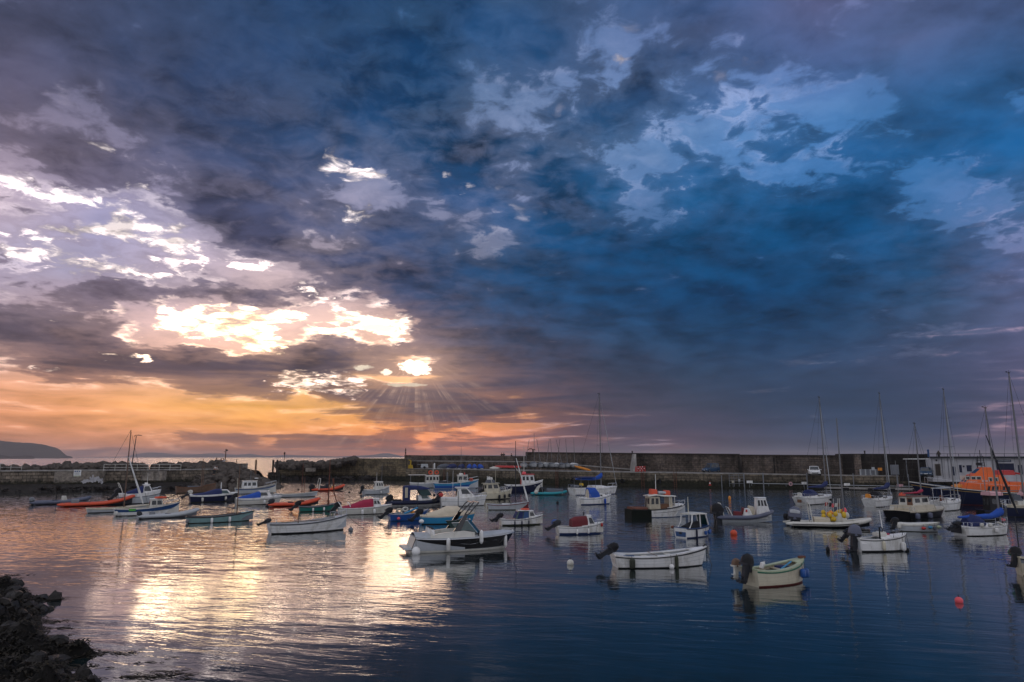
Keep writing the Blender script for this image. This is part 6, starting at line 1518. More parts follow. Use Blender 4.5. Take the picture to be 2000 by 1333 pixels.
# wraparound windscreen
mb = MB(); base = [(.40, -1), (.50, -1), (.60, -.86), (.645, -.45), (.655, 0), (.645, .45), (.60, .86), (.50, 1), (.40, 1)]
lo = [Vector((b.X(t), y * (b.w(.45) - .20), b.zs(t) + (.34 if abs(y) == 1 else .14))) for t, y in base]; hi = [Vector((v.x - (.62 if abs(y) < .9 else .35), v.y * .88, b.F + (.92 if abs(y) < 1 else .80))) for v, (t, y) in zip(lo, base)]
mb.loft([[a, c, c + Vector((-.02, 0, 0)), a + Vector((-.02, 0, 0))] for a, c in zip(lo, hi)], 'tealglass'); wo = mb.build('windscreen', b.root, smooth=30)
mb = MB(); mb.tube(hi, .022, 'steel', n=5); mb.tube(lo, .022, 'darkgrey', n=5); mb.tube([lo[2], hi[2]], .02, 'steel', n=5); mb.tube([lo[6], hi[6]], .02, 'steel', n=5); mb.build('screen_frame', wo)
# wakeboard tower: black legs leaning forward to an overhead frame
mb = MB()
for q in (1, -1):
    y = q * (b.w(.4) - .12)
    x0, x1_ = b.X(.34), b.X(.62)
    mb.add([(x0, y, b.F + .25), (x0 + .42, y, b.F + .25), (x0 + .42, y - q * .05, b.F + .25), (x0, y - q * .05, b.F + .25), (x0 + .75, y * .88, b.F + 1.28), (x0 + .98, y * .88, b.F + 1.28), (x0 + .98, y * .88 - q * .05, b.F + 1.28), (x0 + .75, y * .88 - q * .05, b.F + 1.28)], [(0, 3, 2, 1), (4, 5, 6, 7), (0, 1, 5, 4), (1, 2, 6, 5), (2, 3, 7, 6), (3, 0, 4, 7)], 'gloss_black')
    for o, z in ((.0, 0), (.30, .02)):
        mb.tube([(x0 + .75 + o * .7, y * .88, b.F + 1.25), (x0 + 1.15 + o, y * .8, b.F + 1.75), (x0 + 1.30 + o, y * .7, b.F + 1.88)], .035, 'gloss_black', n=6)
    mb.tube([(x0 + .95, y * .84, b.F + 1.50), (x0 + 1.2, y * .84, b.F + 1.50)], .02, 'gloss_black', n=5)
for o in (0, .30): mb.tube([(b.X(.34) + 1.30 + o, (b.w(.4) - .12) * .7, b.F + 1.88), (b.X(.34) + 1.30 + o, -(b.w(.4) - .12) * .7, b.F + 1.88)], .035, 'gloss_black', n=6)
mb.build('wakeboard_tower', b.root, smooth=40)
b.fender(.30, 'white', ln=.75, r=.11, z=.42); b.fender(.62, 'white', ln=.75, r=.11, z=.78); b.fender(.93, 'white', ln=.75, r=.10, z=.45); b.fender(.0, 'white', ln=.4, r=.24, z=.14, ball=True)
b.pole((b.X(.60), -b.w(.6) + .15, b.zs(.6)), .3, .04, 'black', 'mooring_cleat'); b.mooring(1, .1); b.pole((b.X(.985), 0, b.zs(1)), .12, .05, 'steel', 'bow_fitting')
# ------------------------------------------------------------------ people
def person(x, y, z, rz, label, top, legs, pose='stand', hair='black', group=None, h=1.72):
    root = empty('person', (x, y, z), rz, label, 'person', group)
    k = h / 1.72
    if pose == 'stand':
        J = dict(pel=(0, 0, .95), sp=(0, 0, 1.20), ch=(.01, 0, 1.42), nk=(.02, 0, 1.50), hd=(.04, 0, 1.60), hp=(.04, 0, 1.72),
                 sl=(0, .19, 1.40), el=(.03, .26, 1.13), hl=(.14, .24, .90), sr=(0, -.19, 1.40), er=(-.02, -.27, 1.13), hr=(.06, -.28, .88),
                 kl=(.03, .11, .50), al=(-.02, .12, .08), tl=(.16, .13, .03), kr=(.06, -.11, .50), ar=(.06, -.12, .08), tr=(.24, -.13, .03))
    elif pose == 'bend':
        J = dict(pel=(0, 0, .88), sp=(.14, 0, 1.08), ch=(.34, 0, 1.22), nk=(.42, 0, 1.25), hd=(.50, 0, 1.28), hp=(.60, 0, 1.34),
                 sl=(.32, .19, 1.20), el=(.42, .22, .95), hl=(.56, .15, .78), sr=(.32, -.19, 1.20), er=(.40, -.23, .93), hr=(.58, -.15, .74),
                 kl=(.16, .11, .48), al=(-.02, .12, .08), tl=(.16, .13, .03), kr=(.12, -.11, .46), ar=(-.10, -.12, .08), tr=(.10, -.13, .03))
    else:
        J = dict(pel=(0, 0, .12), sp=(.02, 0, .36), ch=(.06, 0, .58), nk=(.08, 0, .66), hd=(.12, 0, .76), hp=(.12, 0, .88),
                 sl=(.05, .19, .56), el=(.18, .24, .34), hl=(.36, .14, .36), sr=(.05, -.19, .56), er=(.18, -.25, .34), hr=(.36, -.12, .34),
                 kl=(.42, .13, .30), al=(.46, .13, -.08), tl=(.62, .14, -.12), kr=(.42, -.13, .28), ar=(.50, -.13, -.08), tr=(.66, -.14, -.12))
    Rr = dict(pel=.15, sp=.13, ch=.155, nk=.06, hd=.095, hp=.07, sl=.075, el=.05, hl=.04, sr=.075, er=.05, hr=.04, kl=.065, al=.045, tl=.035, kr=.065, ar=.045, tr=.035)
    def skin(name, edges, m, grow=0.0, parent=root, rootj='pel'):
        names = []
        for a, b_ in edges:
            for q in (a, b_):
                if q not in names: names.append(q)
        me = bpy.data.meshes.new(name); me.from_pydata([tuple(c * k for c in J[q]) for q in names], [(names.index(a), names.index(b_)) for a, b_ in edges], [])
        me.materials.append(MATS[m]); o = bpy.data.objects.new(name, me); COL.objects.link(o); o.parent = parent
        md = o.modifiers.new('skin', 'SKIN'); md.use_smooth_shade = True
        lay = me.skin_vertices[0] if len(me.skin_vertices) else None
        if lay:
            for q, v in zip(names, lay.data): v.radius = ((Rr[q] + grow) * k,) * 2; v.use_root = (q == rootj)
        o.modifiers.new('sub', 'SUBSURF').levels = 1; return o
    body = skin('body', [('pel', 'sp'), ('sp', 'ch'), ('ch', 'nk'), ('nk', 'hd'), ('hd', 'hp'), ('ch', 'sl'), ('sl', 'el'), ('el', 'hl'), ('ch', 'sr'), ('sr', 'er'), ('er', 'hr'), ('pel', 'kl'), ('kl', 'al'), ('al', 'tl'), ('pel', 'kr'), ('kr', 'ar'), ('ar', 'tr')], 'skin')
    if len(body.data.skin_vertices) == 0:
        body.data.update()
    skin('jacket', [('pel', 'sp'), ('sp', 'ch'), ('ch', 'sl'), ('sl', 'el'), ('ch', 'sr'), ('sr', 'er')], top, .018)
    skin('trousers', [('pel', 'kl'), ('kl', 'al'), ('pel', 'kr'), ('kr', 'ar')], legs, .014)
    hb = MB(); c = Vector(J['hd']) * k + Vector((-.02, 0, .07)) * k; hb.ball(c, (.115 * k, .10 * k, .105 * k), hair, 10, 7); hb.build('hair', root)
    return root
pier_z = 3.4
person(PXY(420, 114)[0], 114, zat(927.5, 114), -.2, 'person in a white shirt and dark trousers stooping on the pier head rocks', 'white', 'darkgrey', 'bend')
person(PXY(423, 121.5)[0], 121.5, 3.3, 1.4, 'person in black clothes standing on the pier head behind the stooping one', 'black', 'black', 'stand')
person(PXY(433, 122.6)[0], 122.6, 4.05, -1.6, 'person in a dark jacket sitting on the concrete block', 'darkgrey', 'black', 'sit', group='seated pair on the pier')
person(PXY(437.5, 122.7)[0], 122.7, 4.05, -1.5, 'person in a pale blue top sitting on the concrete block', 'lightgrey', 'midblue', 'sit', group='seated pair on the pier')
person(PXY(443.5, 121.3)[0], 121.3, 2.9, -1.2, 'person in red clothes standing against the concrete block', 'red', 'red', 'stand')
person(PXY(792, 173)[0], 172.8, zat(889.6, 172.8), 0.6, 'lone person silhouetted at the left end of the dark back wall', 'black', 'black', 'stand')
person(PXY(980, 160.5)[0], 160.5, zat(899.5, 160.5), 2.0, 'left one of two dark figures close together on the raised walkway', 'black', 'black', 'stand', group='pair on the raised walkway')
person(PXY(984, 160.2)[0], 160.2, zat(899.5, 160.2), 1.2, 'right one of two dark figures close together on the raised walkway', 'darkgrey', 'black', 'stand', group='pair on the raised walkway')
person(PXY(999, 158)[0], 158, zat(901, 158), 2.6, 'person in dark clothes walking alone right of the pair on the walkway', 'black', 'navy', 'stand')
wall_obj('parapet_ledge', [PXY(940, 157), PXY(1026, 151.8)], 2.0, [zat(899.6, 160), zat(901, 154)], 6, 'harbour_wall', 'deck_stone', label='dark ledge behind the boat park on which walkers stand', cat='ledge')

# ------------------------------------------------------------------ posts, lamps, rails on the piers
def post(name, px, Y, zb, pytop, r, m, label, cat, r2=None, extra=None, group=None, dx=0.0):
    x = PXY(px, Y)[0]; t = empty(name, (x, Y, zb), 0, label, cat, group); h = zat(pytop, Y) - zb
    mb = MB(); mb.tube([(0, 0, 0), (dx, 0, h)], r, m, n=8, r2=r2 or r); mb.build('pole', t)
    if extra: extra(t, h)
    return t
def lamp_extra(t, h):
    mb = MB(); mb.tube([(0, 0, h - .05), (.25, 0, h + .12), (.75, 0, h + .15)], .05, 'darkgrey', n=6); mb.build('arm', t)
    mb = MB(); mb.arch([(.65, h + .08, h + .2, .10), (1.15, h + .06, h + .16, .12)], 'darkgrey', 6); mb.build('lamp_head', t)
post('street_lamp', 258.5, 110, 3.0, 852, .085, 'darkgrey', 'tall thin street lamp with a short arm on the left breakwater', 'lamp', .055, lamp_extra, dx=.35)
def sign_extra(t, h):
    mb = MB(); mb.tube([(-.35, 0, h - .5), (.05, 0, h - .5)], .035, 'darkwood', n=5); mb.box((.18, 0, h - .25), (.30, .05, .25), 'darkwood'); mb.build('cross_arm', t)
post('beacon_post', 440.5, 123.5, 3.6, 877, .10, 'brownwood', 'dark beacon pole with a small cross arm on the pier head', 'post', .08, sign_extra)
post('pier_post', 463, 121, 3.0, 897, .07, 'brownwood', 'short thin post at the right end of the concrete block', 'post')
post('mooring_pile', 501, 120, -1, 898, .17, 'brownwood', 'thick timber pile rising from the rocks of the left pier tip', 'pile')
post('mooring_pile', 534.5, 138, -1, 898.5, .20, 'darkwood', 'left timber pile of the pair in the harbour mouth', 'pile', group='piles in the harbour mouth')
post('mooring_pile', 542.5, 139, -1, 898.5, .20, 'darkwood', 'right timber pile of the pair in the harbour mouth', 'pile', group='piles in the harbour mouth')
fx, fy = PXY(537, 137); fd = empty('timber_fender', (fx, fy, 0), 0, 'dark weedy timber fendering at the foot of the harbour mouth piles', 'fendering')
mb = MB(); [mb.box((-.9 + .45 * i, 0, .65), (.34, .5, 3.2), 'rock_dark') for i in range(5)]; mb.box((0, -.1, 1.6), (2.3, .5, .3), 'darkwood'); mb.box((.2, 0, 4.2), (1.2, .1, .12), 'darkwood'); mb.build('planking', fd, smooth=0)
def buoy_extra(t, h):
    mb = MB(); mb.box((0, 0, h - .1), (.28, .28, .55), 'darkwood'); mb.build('lantern', t)
post('beacon_post', 555.5, 160, 3.6, 885, .09, 'darkwood', 'slim beacon post with a lantern on the right side of the harbour mouth', 'post', .07, buoy_extra)
def railing(name, pts, h, label, n, m='offwhite', rails=(1.0, .5)):
    a = pts[0]; t = empty(name, (a[0], a[1], a[2]), 0, label, 'railing'); mb = MB()
    for f in rails: mb.tube([(p[0] - a[0], p[1] - a[1], p[2] - a[2] + h * f) for p in pts], .03, m, n=5)
    mb.build('rail', t); k = 0
    for i in range(n + 1):
        u = i / n * (len(pts) - 1); j = min(int(u), len(pts) - 2); f = u - j
        p = Vector(pts[j]).lerp(Vector(pts[j + 1]), f) - Vector(a); mb = MB(); mb.tube([p, p + Vector((0, 0, h))], .035, m, n=5); mb.build('rail_post', t)
    return t
railing('railing', [(PXY(-60, 111)[0], 111, 3.05), (PXY(45, 111)[0], 111, 3.05)], 1.05, 'pale railing on the breakwater at the left edge of the view', 5)
railing('railing', [(PXY(205, 109)[0], 109, 3.05), (PXY(355, 111)[0], 111, 3.05)], 1.0, 'pale two bar railing along the breakwater beside the street lamp', 7)
# notice on the breakwater
sx0 = P(143, 959.2); sgn = empty('notice_board', (sx0[0], sx0[1] - .30, zat(918, sx0[1])), 0, 'white and blue notice fixed to the concrete panel of the breakwater', 'sign')
wd = (156 - 142) / FPX * sx0[1]; hg = 12.5 / FPX * sx0[1]
mb = MB(); mb.box((wd / 2, 0, -hg / 2 + .0), (wd, .05, hg), 'white'); mb.build('board', sgn, smooth=0)
mb = MB(); mb.box((wd / 2, -.03, -hg * .92), (wd * .96, .012, hg * .12), 'palegreen'); mb.build('green_band', sgn, smooth=0)
mb = MB()
for k, w_ in ((.2, .2), (.48, .2), (.78, .16)): mb.box((wd * k, -.03, -hg * .22), (wd * w_, .012, hg * .18), 'midblue')
for k in range(4): mb.box((wd * .5, -.03, -hg * (.42 + .1 * k)), (wd * (.75 - .1 * (k % 2)), .012, hg * .025), 'grey')
mb.build('lettering', sgn, smooth=0)

# ------------------------------------------------------------------ cars
def car(px, Y, z, rz, body, label, van=False, beams=False):
    t = empty('parked_car' if not van else 'parked_van', (PXY(px, Y)[0], Y, z), rz, label, 'car' if not van else 'van')
    if van: t.scale = (.72, .8, .85)
    L, W = (4.2, 1.75) if not van else (4.6, 1.85); H = 1.45 if not van else 1.9
    def ring(x, zb, zt, w, k=.9):
        return [Vector((x, w * q, zz)) for q, zz in ((-.96, zb), (-1, zb + (zt - zb) * .35), (-k, zt), (k, zt), (1, zb + (zt - zb) * .35), (.96, zb))]
    w = W / 2; hz = .95 if van else .82
    mb = MB(); mb.loft([ring(-L / 2, .35, hz - .10, w * .9), ring(-L / 2 + .15, .25, hz, w), ring(-L * .2, .22, hz + .05, w), ring(L * .18, .22, hz + .02, w), ring(L / 2 - .35, .25, hz - .14, w * .97), ring(L / 2, .32, hz - .32, w * .86)], body); mb.build('body', t, smooth=50)
    xs = (-L / 2 + .1, L * .27) if van else (-L / 2 + .35, L * .22)
    s_f, s_a = (.75, .12) if van else (.85, .5)
    mb = MB(); b0 = [Vector((xs[0], -w * .92, hz)), Vector((xs[1], -w * .92, hz - .02)), Vector((xs[1], w * .92, hz - .02)), Vector((xs[0], w * .92, hz))]; t0 = [Vector((xs[0] + s_a, -w * .72, H)), Vector((xs[1] - s_f, -w * .72, H)), Vector((xs[1] - s_f, w * .72, H)), Vector((xs[0] + s_a, w * .72, H))]
    mb.add(b0 + t0, [(3, 2, 1, 0), (4, 5, 6, 7), (0, 1, 5, 4), (1, 2, 6, 5), (2, 3, 7, 6), (3, 0, 4, 7)], body); cab = mb.build('cabin', t, smooth=0); bv = cab.modifiers.new('bevel', 'BEVEL'); bv.width = .06; bv.segments = 2
    for (i, j, u0, u1) in ((0, 1, .08, .46), (0, 1, .52, .92), (2, 3, .08, .48), (2, 3, .54, .92), (1, 2, .06, .94), (3, 0, .08, .92)):
        q = lambda u, v: b0[i].lerp(b0[j], u).lerp(t0[i].lerp(t0[j], u), v)
        c = [q(u0, .12), q(u1, .12), q(u1, .9), q(u0, .9)]; n_ = (c[1] - c[0]).cross(c[3] - c[0]).normalized(); wb = MB(); wb.quad([p + n_ * .006 for p in c], 'glass', .012); wb.build('window' if (i, j) != (1, 2) else 'windscreen', cab, smooth=0)
    for x in (-L / 2 + .8, L / 2 - .8):
        for q in (1, -1):
            mb = MB(); mb.tube([(x, q * (w - .2), .32), (x, q * (w + .01), .32)], .32, 'black', n=14); wo = mb.build('wheel', t); mb = MB(); mb.tube([(x, q * (w - .02), .32), (x, q * (w + .02), .32)], .19, 'alloy', n=10); mb.build('rim', wo)
    for q in (1, -1):
        mb = MB(); mb.ball((L / 2 - .12, q * w * .66, hz - .28), (.10, .17, .09), 'lightgrey', 8, 6); mb.build('headlight', t)
        mb = MB(); mb.box((L * .16, q * (w + .08), hz + .1), (.12, .16, .12), body); mb.build('wing_mirror', t, smooth=0)
    mb = MB(); mb.box((L / 2 - .02, 0, .42), (.06, W * .55, .14), 'black'); mb.box((L / 2 - .0, 0, .52), (.03, .5, .10), 'white'); mb.build('grille', t, smooth=0)
car(1387, 127, 2.42, R(210), 'car_blue', 'dark blue van facing left beside the tall harbour wall', van=True)
car(1588, 112, 2.30, R(250), 'white', 'white car parked nose first on the quay below the harbour wall')
car(1805.5, 106.5, 2.2, R(238), 'car_blue', 'blue car parked inside the dark shelter left of the white building')

# ------------------------------------------------------------------ boat park on the quay
DG = 'sailing dinghies parked on the quay'
rg = random.Random(21)
d0 = None; spots = [(1024, 'leftmost parked dinghy, dark, on the quay under the wall'), (1042, 'pale covered dinghy with the tallest mast in the parked row'), (1056, 'grey dinghy with a faint mast, third from the left in the parked row'), (1066, 'pale dinghy, fourth from the left in the parked row'), (1077, 'grey dinghy in the middle of the parked row'), (1087, 'white dinghy, right of the middle of the parked row'), (1097, 'dinghy with a raised bow, third from the right of the parked row'), (1108, 'dinghy leaning over, second from the right of the parked row'), (1120, 'white dinghy tipped up at the right end of the parked row')]
for i, (px, lab) in enumerate(spots):
    Y = 143 - (px - 1024) * .045
    if d0 is None:
        root = empty('sailing_dinghy', (0, 0, 0)); b = Boat.__new__(Boat); b.L, b.B, b.F = 4.2, 1.5, .45; b.bow, b.stern, b.tr, b.p, b.rake, b.draft, b.flare, b.bflare, b.trk = .15, 0, .75, 2.3, .2, .18, .1, .4, .02; b.kz = 1.0; b.root = root; b.Y = 145
        b.hull([(.1, 'lightgrey')], boot='lightgrey'); b.arch([(b.X(.02), .43, .55, .50), (b.X(.4), .45, .85, .62), (b.X(.75), .5, .72, .40), (b.X(.98), .55, .62, .06)], 'greycloth', 'cover')
        mb = MB(); mb.tube([(b.X(.62), 0, .4), (b.X(.62), 0, 5.6)], .045, 'alloy', n=6); mb.build('mast', root); d0 = root; c = root
        mb = MB(); [mb.tube([(-.3, q * .35, -.55), (-.3, q * .35, -.15)], .05, 'darkgrey', n=5) for q in (1, -1)]; mb.box((-.3, 0, -.2), (1.6, .9, .08), 'darkgrey'); mb.build('trolley', root)
    else: c = copy_tree(d0)
    c.location = (PXY(px, Y)[0], Y, deckz(px) + .75); c.rotation_euler = (rg.uniform(-.25, .25), rg.uniform(-.05, .05), R(-84 + rg.uniform(-14, 14)))
    c.scale = (1, 1, 1); tag(c, lab, 'dinghy', DG)
    if i == 1: c.scale = (1, 1, 1.2)
    if i in (3, 5, 8):
        for ch in c.children:
            if ch.name.startswith('cover'): me = ch.data.copy(); me.materials[0] = MATS['white']; ch.data = me
c0 = None
for i, (px, m, lab, ln) in enumerate([(868, 'greycloth', 'dark covered boat at the left of the boat park on the quay', 5), (884, 'navycloth', 'navy covered boat left of the blue tarpaulins', 5), (902, 'navycloth', 'dark blue covered boat right beside the blue tarpaulins', 5), (917, 'bluecloth', 'leftmost small boat under a bright blue tarpaulin', 3.2), (927, 'bluecloth', 'middle small boat under a bright blue tarpaulin', 3.6), (938, 'bluecloth', 'rightmost small boat under a bright blue tarpaulin', 3.4)]):
    Y = 154 - (px - 868) * .05; t = empty('covered_boat', (PXY(px, Y)[0], Y, deckz(px) + .1), R(8), lab, 'boat', 'covered boats on the quay'); s_ = ln / 5; t.rotation_euler = (0, 0, R(62 + 9 * i)); t.scale = (1, .62, .72)
    mb = MB(); mb.arch([(-2.4 * s_, .3, .8, .6), (-1.2 * s_, .2, 1.3, .85), (.8 * s_, .2, 1.45, .8), (2.0 * s_, .4, 1.1, .4), (2.5 * s_, .6, .9, .05)], m, 8, 2.1); mb.build('cover', t)
    mb = MB(); mb.arch([(-2.3 * s_, .0, .45, .5), (1.2 * s_, .0, .45, .6), (2.3 * s_, .2, .8, .1)], 'lightgrey', 6); mb.build('hull', t)
for i, px in enumerate((978, 988, 998, 1004)):
    Y = 150 - i * .8; t = MB(); t.arch([(-1.6, .15, .3, .05), (-.8, .05, .5, .34), (.5, .05, .5, .34), (1.6, .2, .4, .04)], 'red', 8); o = t.build('kayak'); o.location = (PXY(px, Y)[0], Y, deckz(px) + .35); o.rotation_euler = (0, 0, R(rg.uniform(-15, 20)))
    tag(o, ('red kayak at the left end of the kayak row on the quay', 'red kayak second in the row on the quay', 'red kayak third in the row on the quay', 'red kayak nearest the parked dinghies')[i], 'kayak', 'red kayaks on the quay')
t = MB(); t.arch([(-1.3, .1, .3, .05), (-.5, .05, .55, .5), (.8, .05, .5, .5), (1.3, .2, .4, .06)], 'offwhite', 8); o = t.build('upturned_dinghy'); o.location = (PXY(968, 150)[0], 150, deckz(968) + .1); tag(o, 'small white upturned dinghy left of the red kayaks', 'dinghy')
t = MB(); t.tube([(-1.7, 0, .75), (-1, 0, .6), (0, 0, .45), (1.2, 0, .25), (1.7, 0, .2)], [.05, .2, .24, .2, .05], 'orange', n=8); o = t.build('kayak'); o.location = (PXY(1137, 136)[0], 136, deckz(1137) + .1); o.rotation_euler = (0, .1, R(-4)); tag(o, 'orange kayak lying alone right of the parked dinghies', 'kayak')
# yellow mast crane and white container at the left end of the quay
t = empty('crane', (PXY(802, 160)[0], 160, 2.6), 0, 'small yellow crane at the left end of the quay', 'crane')
mb = MB(); mb.box((0, 0, .4), (1.2, .9, .8), 'yellow', taper=(.7, .7)); mb.build('base', t, smooth=0); mb = MB(); mb.tube([(0, 0, .8), (.1, 0, 1.7), (-.4, 0, 1.9)], .14, 'yellow', n=6); mb.build('jib', t)
t = empty('trailer', (PXY(827, 157)[0], 157, 2.6), R(6), 'grey box trailer right of the small yellow crane', 'trailer'); mb = MB(); mb.box((.3, 0, .65), (1.7, 1.2, .8), 'lightgrey', taper=(.85, .9)); mb.box((-.9, 0, .9), (.9, .9, .1), 'grey'); mb.build('box', t, smooth=0)
for q in (1, -1): mb = MB(); mb.tube([(.3, q * .62, .28), (.3, q * .72, .28)], .28, 'black', n=10); mb.build('wheel', t)
t = empty('life_ring_post', (PXY(849, 152)[0], 152, 2.6), 0, 'white post standing on the quay above the trip boat', 'post'); mb = MB(); mb.box((0, 0, .65), (.3, .3, 1.3), 'white', taper=(.8, .8)); mb.build('pole', t, smooth=0)
# red and white barriers
for i, (px, dy, lab) in enumerate(((1243, 0, 'front red and white barrier at the foot of the pale buttress'), (1249, 1.0, 'middle red and white barrier by the buttress'), (1254, 2.0, 'rear red and white barrier by the buttress'))):
    Y = 127 + dy * 2; t = empty('barrier', (PXY(px, Y)[0], Y, deckz(px)), R(60 - 25 * i), lab, 'barrier', 'barriers by the buttress')
    for k, z in enumerate((.35, .65, .95)): mb = MB(); mb.box((0, 0, z), (1.1, .08, .2), 'red'); [mb.box((-.35 + .35 * j, 0, z), (.14, .10, .19), 'white') for j in range(3) if (j + k) % 2]; mb.build('board', t, smooth=0)
    mb = MB(); [mb.box((q * .5, 0, .55), (.08, .4, 1.1), 'red', taper=(1, .2)) for q in (1, -1)]; mb.build('leg', t, smooth=0)
# wall-top details
def davit(t, h):
    mb = MB(); mb.tube([(0, 0, h - .15), (-.25, 0, h + .1), (-.8, 0, h + .1), (-1.05, 0, h - .1)], .11, 'darkwood', n=6); mb.tube([(0, 0, h - .15), (.25, 0, h + .05), (.5, 0, h - .2)], .10, 'darkwood', n=6); mb.build('hood', t)
post('harbour_light', 1041, 153, 5.9, 878, .16, 'darkwood', 'hooded harbour light standing on the left end of the tall wall', 'light', None, davit)
post('wall_post', 1235, 139.5, 5.7, 881, .10, 'darkwood', 'short dark post on the wall above the pale buttress', 'post', .14)
post('wall_post', 1689.5, 113, zat(887, 113), 880.5, .10, 'darkwood', 'short dark post on the dark shelter roof', 'post', .14)

# ------------------------------------------------------------------ pontoon with piles, rail and notices
pt = [P(1378, 951.5), P(1560, 955.5), P(1700, 958.5), P(1880, 962)]
pon = empty('pontoon', (pt[0][0], pt[0][1], 0), 0, 'long low floating pontoon with dark fender blocks along the quay foot', 'pontoon')
tot = []
for i in range(len(pt) - 1):
    a, b_ = Vector((*pt[i], 0)), Vector((*pt[i + 1], 0)); d = b_ - a; n_ = max(1, round(d.length / 3.2))
    for k in range(n_): tot.append((a.lerp(b_, k / n_), a.lerp(b_, (k + 1) / n_)))
mb = MB()
for a, b_ in tot:
    a = a - Vector((*pt[0], 0)); b_ = b_ - Vector((*pt[0], 0)); d = b_ - a; rz = math.atan2(d.y, d.x); c = (a + b_) / 2; nrm = Vector((-d.y, d.x, 0)).normalized()
    mb.box(c + nrm * 1.1 + Vector((0, 0, .30)), (d.length - .02, 2.2, .30), 'edge_stone', rz=rz)
mb.build('deck', pon, smooth=0)
for i, (a, b_) in enumerate(tot):
    a2_ = a - Vector((*pt[0], 0)); d = b_ - a; rz = math.atan2(d.y, d.x); nrm = Vector((-d.y, d.x, 0)).normalized(); fb = MB()
    fb.box(a2_ + nrm * .02 + Vector((0, 0, .12)), (1.0 if i % 4 == 3 else .7, .5, .5), 'black', rz=rz); fb.build('fender_block', pon, smooth=0)
def on_pon(px): 
    for (a, b_) in tot:
        pa, pb = 1000 + a.x / a.y * FPX * math.cos(PITCH), 1000 + b_.x / b_.y * FPX * math.cos(PITCH)
    Y = 117 + (104 - 117) * (px - 1378) / 500; return Y
def pyl(px, pytop, lab, m='grey', r=.07):
    Y = on_pon(px) + 1.6; x = PXY(px, Y)[0]; mb = MB(); h = zat(pytop, Y); mb.tube([(0, 0, -.8), (0, 0, h)], r, m, n=8); mb.tube([(0, 0, h), (0, 0, h + .12)], [r * 1.3, r * .3], m, n=8); o = mb.build('pontoon_pile'); o.location = (x, Y, 0); tag(o, lab, 'pile', 'piles along the pontoon')
for px, py, lab in ((1407, 930, 'pontoon pile below the dark blue van'), (1451, 928, 'pale pontoon pile left of the first white board'), (1488, 925, 'thick pontoon pile right of the first white board'), (1573, 925, 'pontoon pile right of the lifebuoy, behind the blue cover yacht'), (1663, 926, 'pontoon pile below the shelter corner'), (1749, 930, 'pontoon pile by the pinkish board'), (1770, 928, 'pontoon pile right of the pinkish board')):
    pyl(px, py, lab, r=.10 if px in (1488, 1573) else .07)
t = empty('pontoon_rail', (PXY(1465, 116)[0], 116, 0), 0, 'pale pipe rail running along the back of the pontoon', 'rail'); mb = MB(); r0 = Vector((PXY(1465, 116)[0], 116, 0))
pr_ = [Vector((PXY(px, on_pon(px) + 2.1)[0], on_pon(px) + 2.1, zat(py, on_pon(px) + 2.1))) - r0 for px, py in ((1465, 944.5), (1560, 946), (1700, 949), (1860, 952))]
mb.tube(pr_, .05, 'lightgrey', n=5); mb.build('pipe', t)
for i in range(12): p = pr_[0].lerp(pr_[-1], i / 11); mb = MB(); mb.tube([(p.x, p.y, .4), (p.x, p.y, p.z)], .04, 'grey', n=5); mb.build('bracket', t)
for px, py, w_, m, lab in ((1461, 941.5, 1.0, 'white', 'white notice board at the left end of the pontoon rail'), (1567, 944, .95, 'white', 'white notice board on the rail behind the navy sail cover'), (1649.5, 946.5, .95, 'white', 'white notice board on the rail right of the blue covered yacht'), (1752, 948.5, 1.0, 'pinkcloth', 'pinkish board on the pontoon rail'), (1429, 941, .45, 'cream', 'small cream box on a frame near the left pontoon end'), (1441, 938.5, .3, 'white', 'small round white lamp on the ladder frame')):
    Y = on_pon(px) + 2.0; t = empty('notice_board', (PXY(px, Y)[0], Y, zat(py, Y)), 0, lab, 'sign'); mb = MB(); mb.box((0, -.05, 0), (w_, .05, .40), m); mb.build('board', t, smooth=0); mb = MB(); mb.tube([(0, 0.02, -.95), (0, 0.02, .1)], .04, 'grey', n=5); mb.build('support', t)
Y = on_pon(1540) + 2; mb = MB(); mb.torus((0, 0, 0), .26, .08, 'pinkcloth', M=Matrix.Rotation(R(90), 3, 'X')); o = mb.build('lifebuoy'); o.location = (PXY(1540, Y)[0], Y - .12, zat(945.5, Y)); tag(o, 'round lifebuoy hanging on the pontoon rail', 'lifebuoy')
Y = on_pon(1384) + 1; t = empty('traffic_cone', (PXY(1384, Y)[0], Y, .46), 0, 'red and white traffic cone at the left end of the pontoon', 'cone'); mb = MB(); mb.box((0, 0, .03), (.4, .4, .05), 'red'); mb.tube([(0, 0, .05), (0, 0, .3)], [.17, .12], 'red', n=10); mb.tube([(0, 0, .3), (0, 0, .5)], [.12, .07], 'white', n=10); mb.tube([(0, 0, .5), (0, 0, .7)], [.07, .03], 'red', n=10); mb.build('cone', t)
# ladder frame / gangway
Y = 117; t = empty('access_frame', (PXY(1436, Y)[0], Y, 0), 0, 'grey steel access frame with bars against the quay face', 'frame'); mb = MB()
for x in (-1.2, -.4, .4, 1.2): mb.tube([(x, 0, .3), (x, 0, 2.5)], .04, 'grey', n=5)
for z in (.8, 1.25, 1.7, 2.1, 2.5): mb.tube([(-1.3, 0, z), (1.3, 0, z)], .035, 'grey', n=5)
mb.build('bars', t)

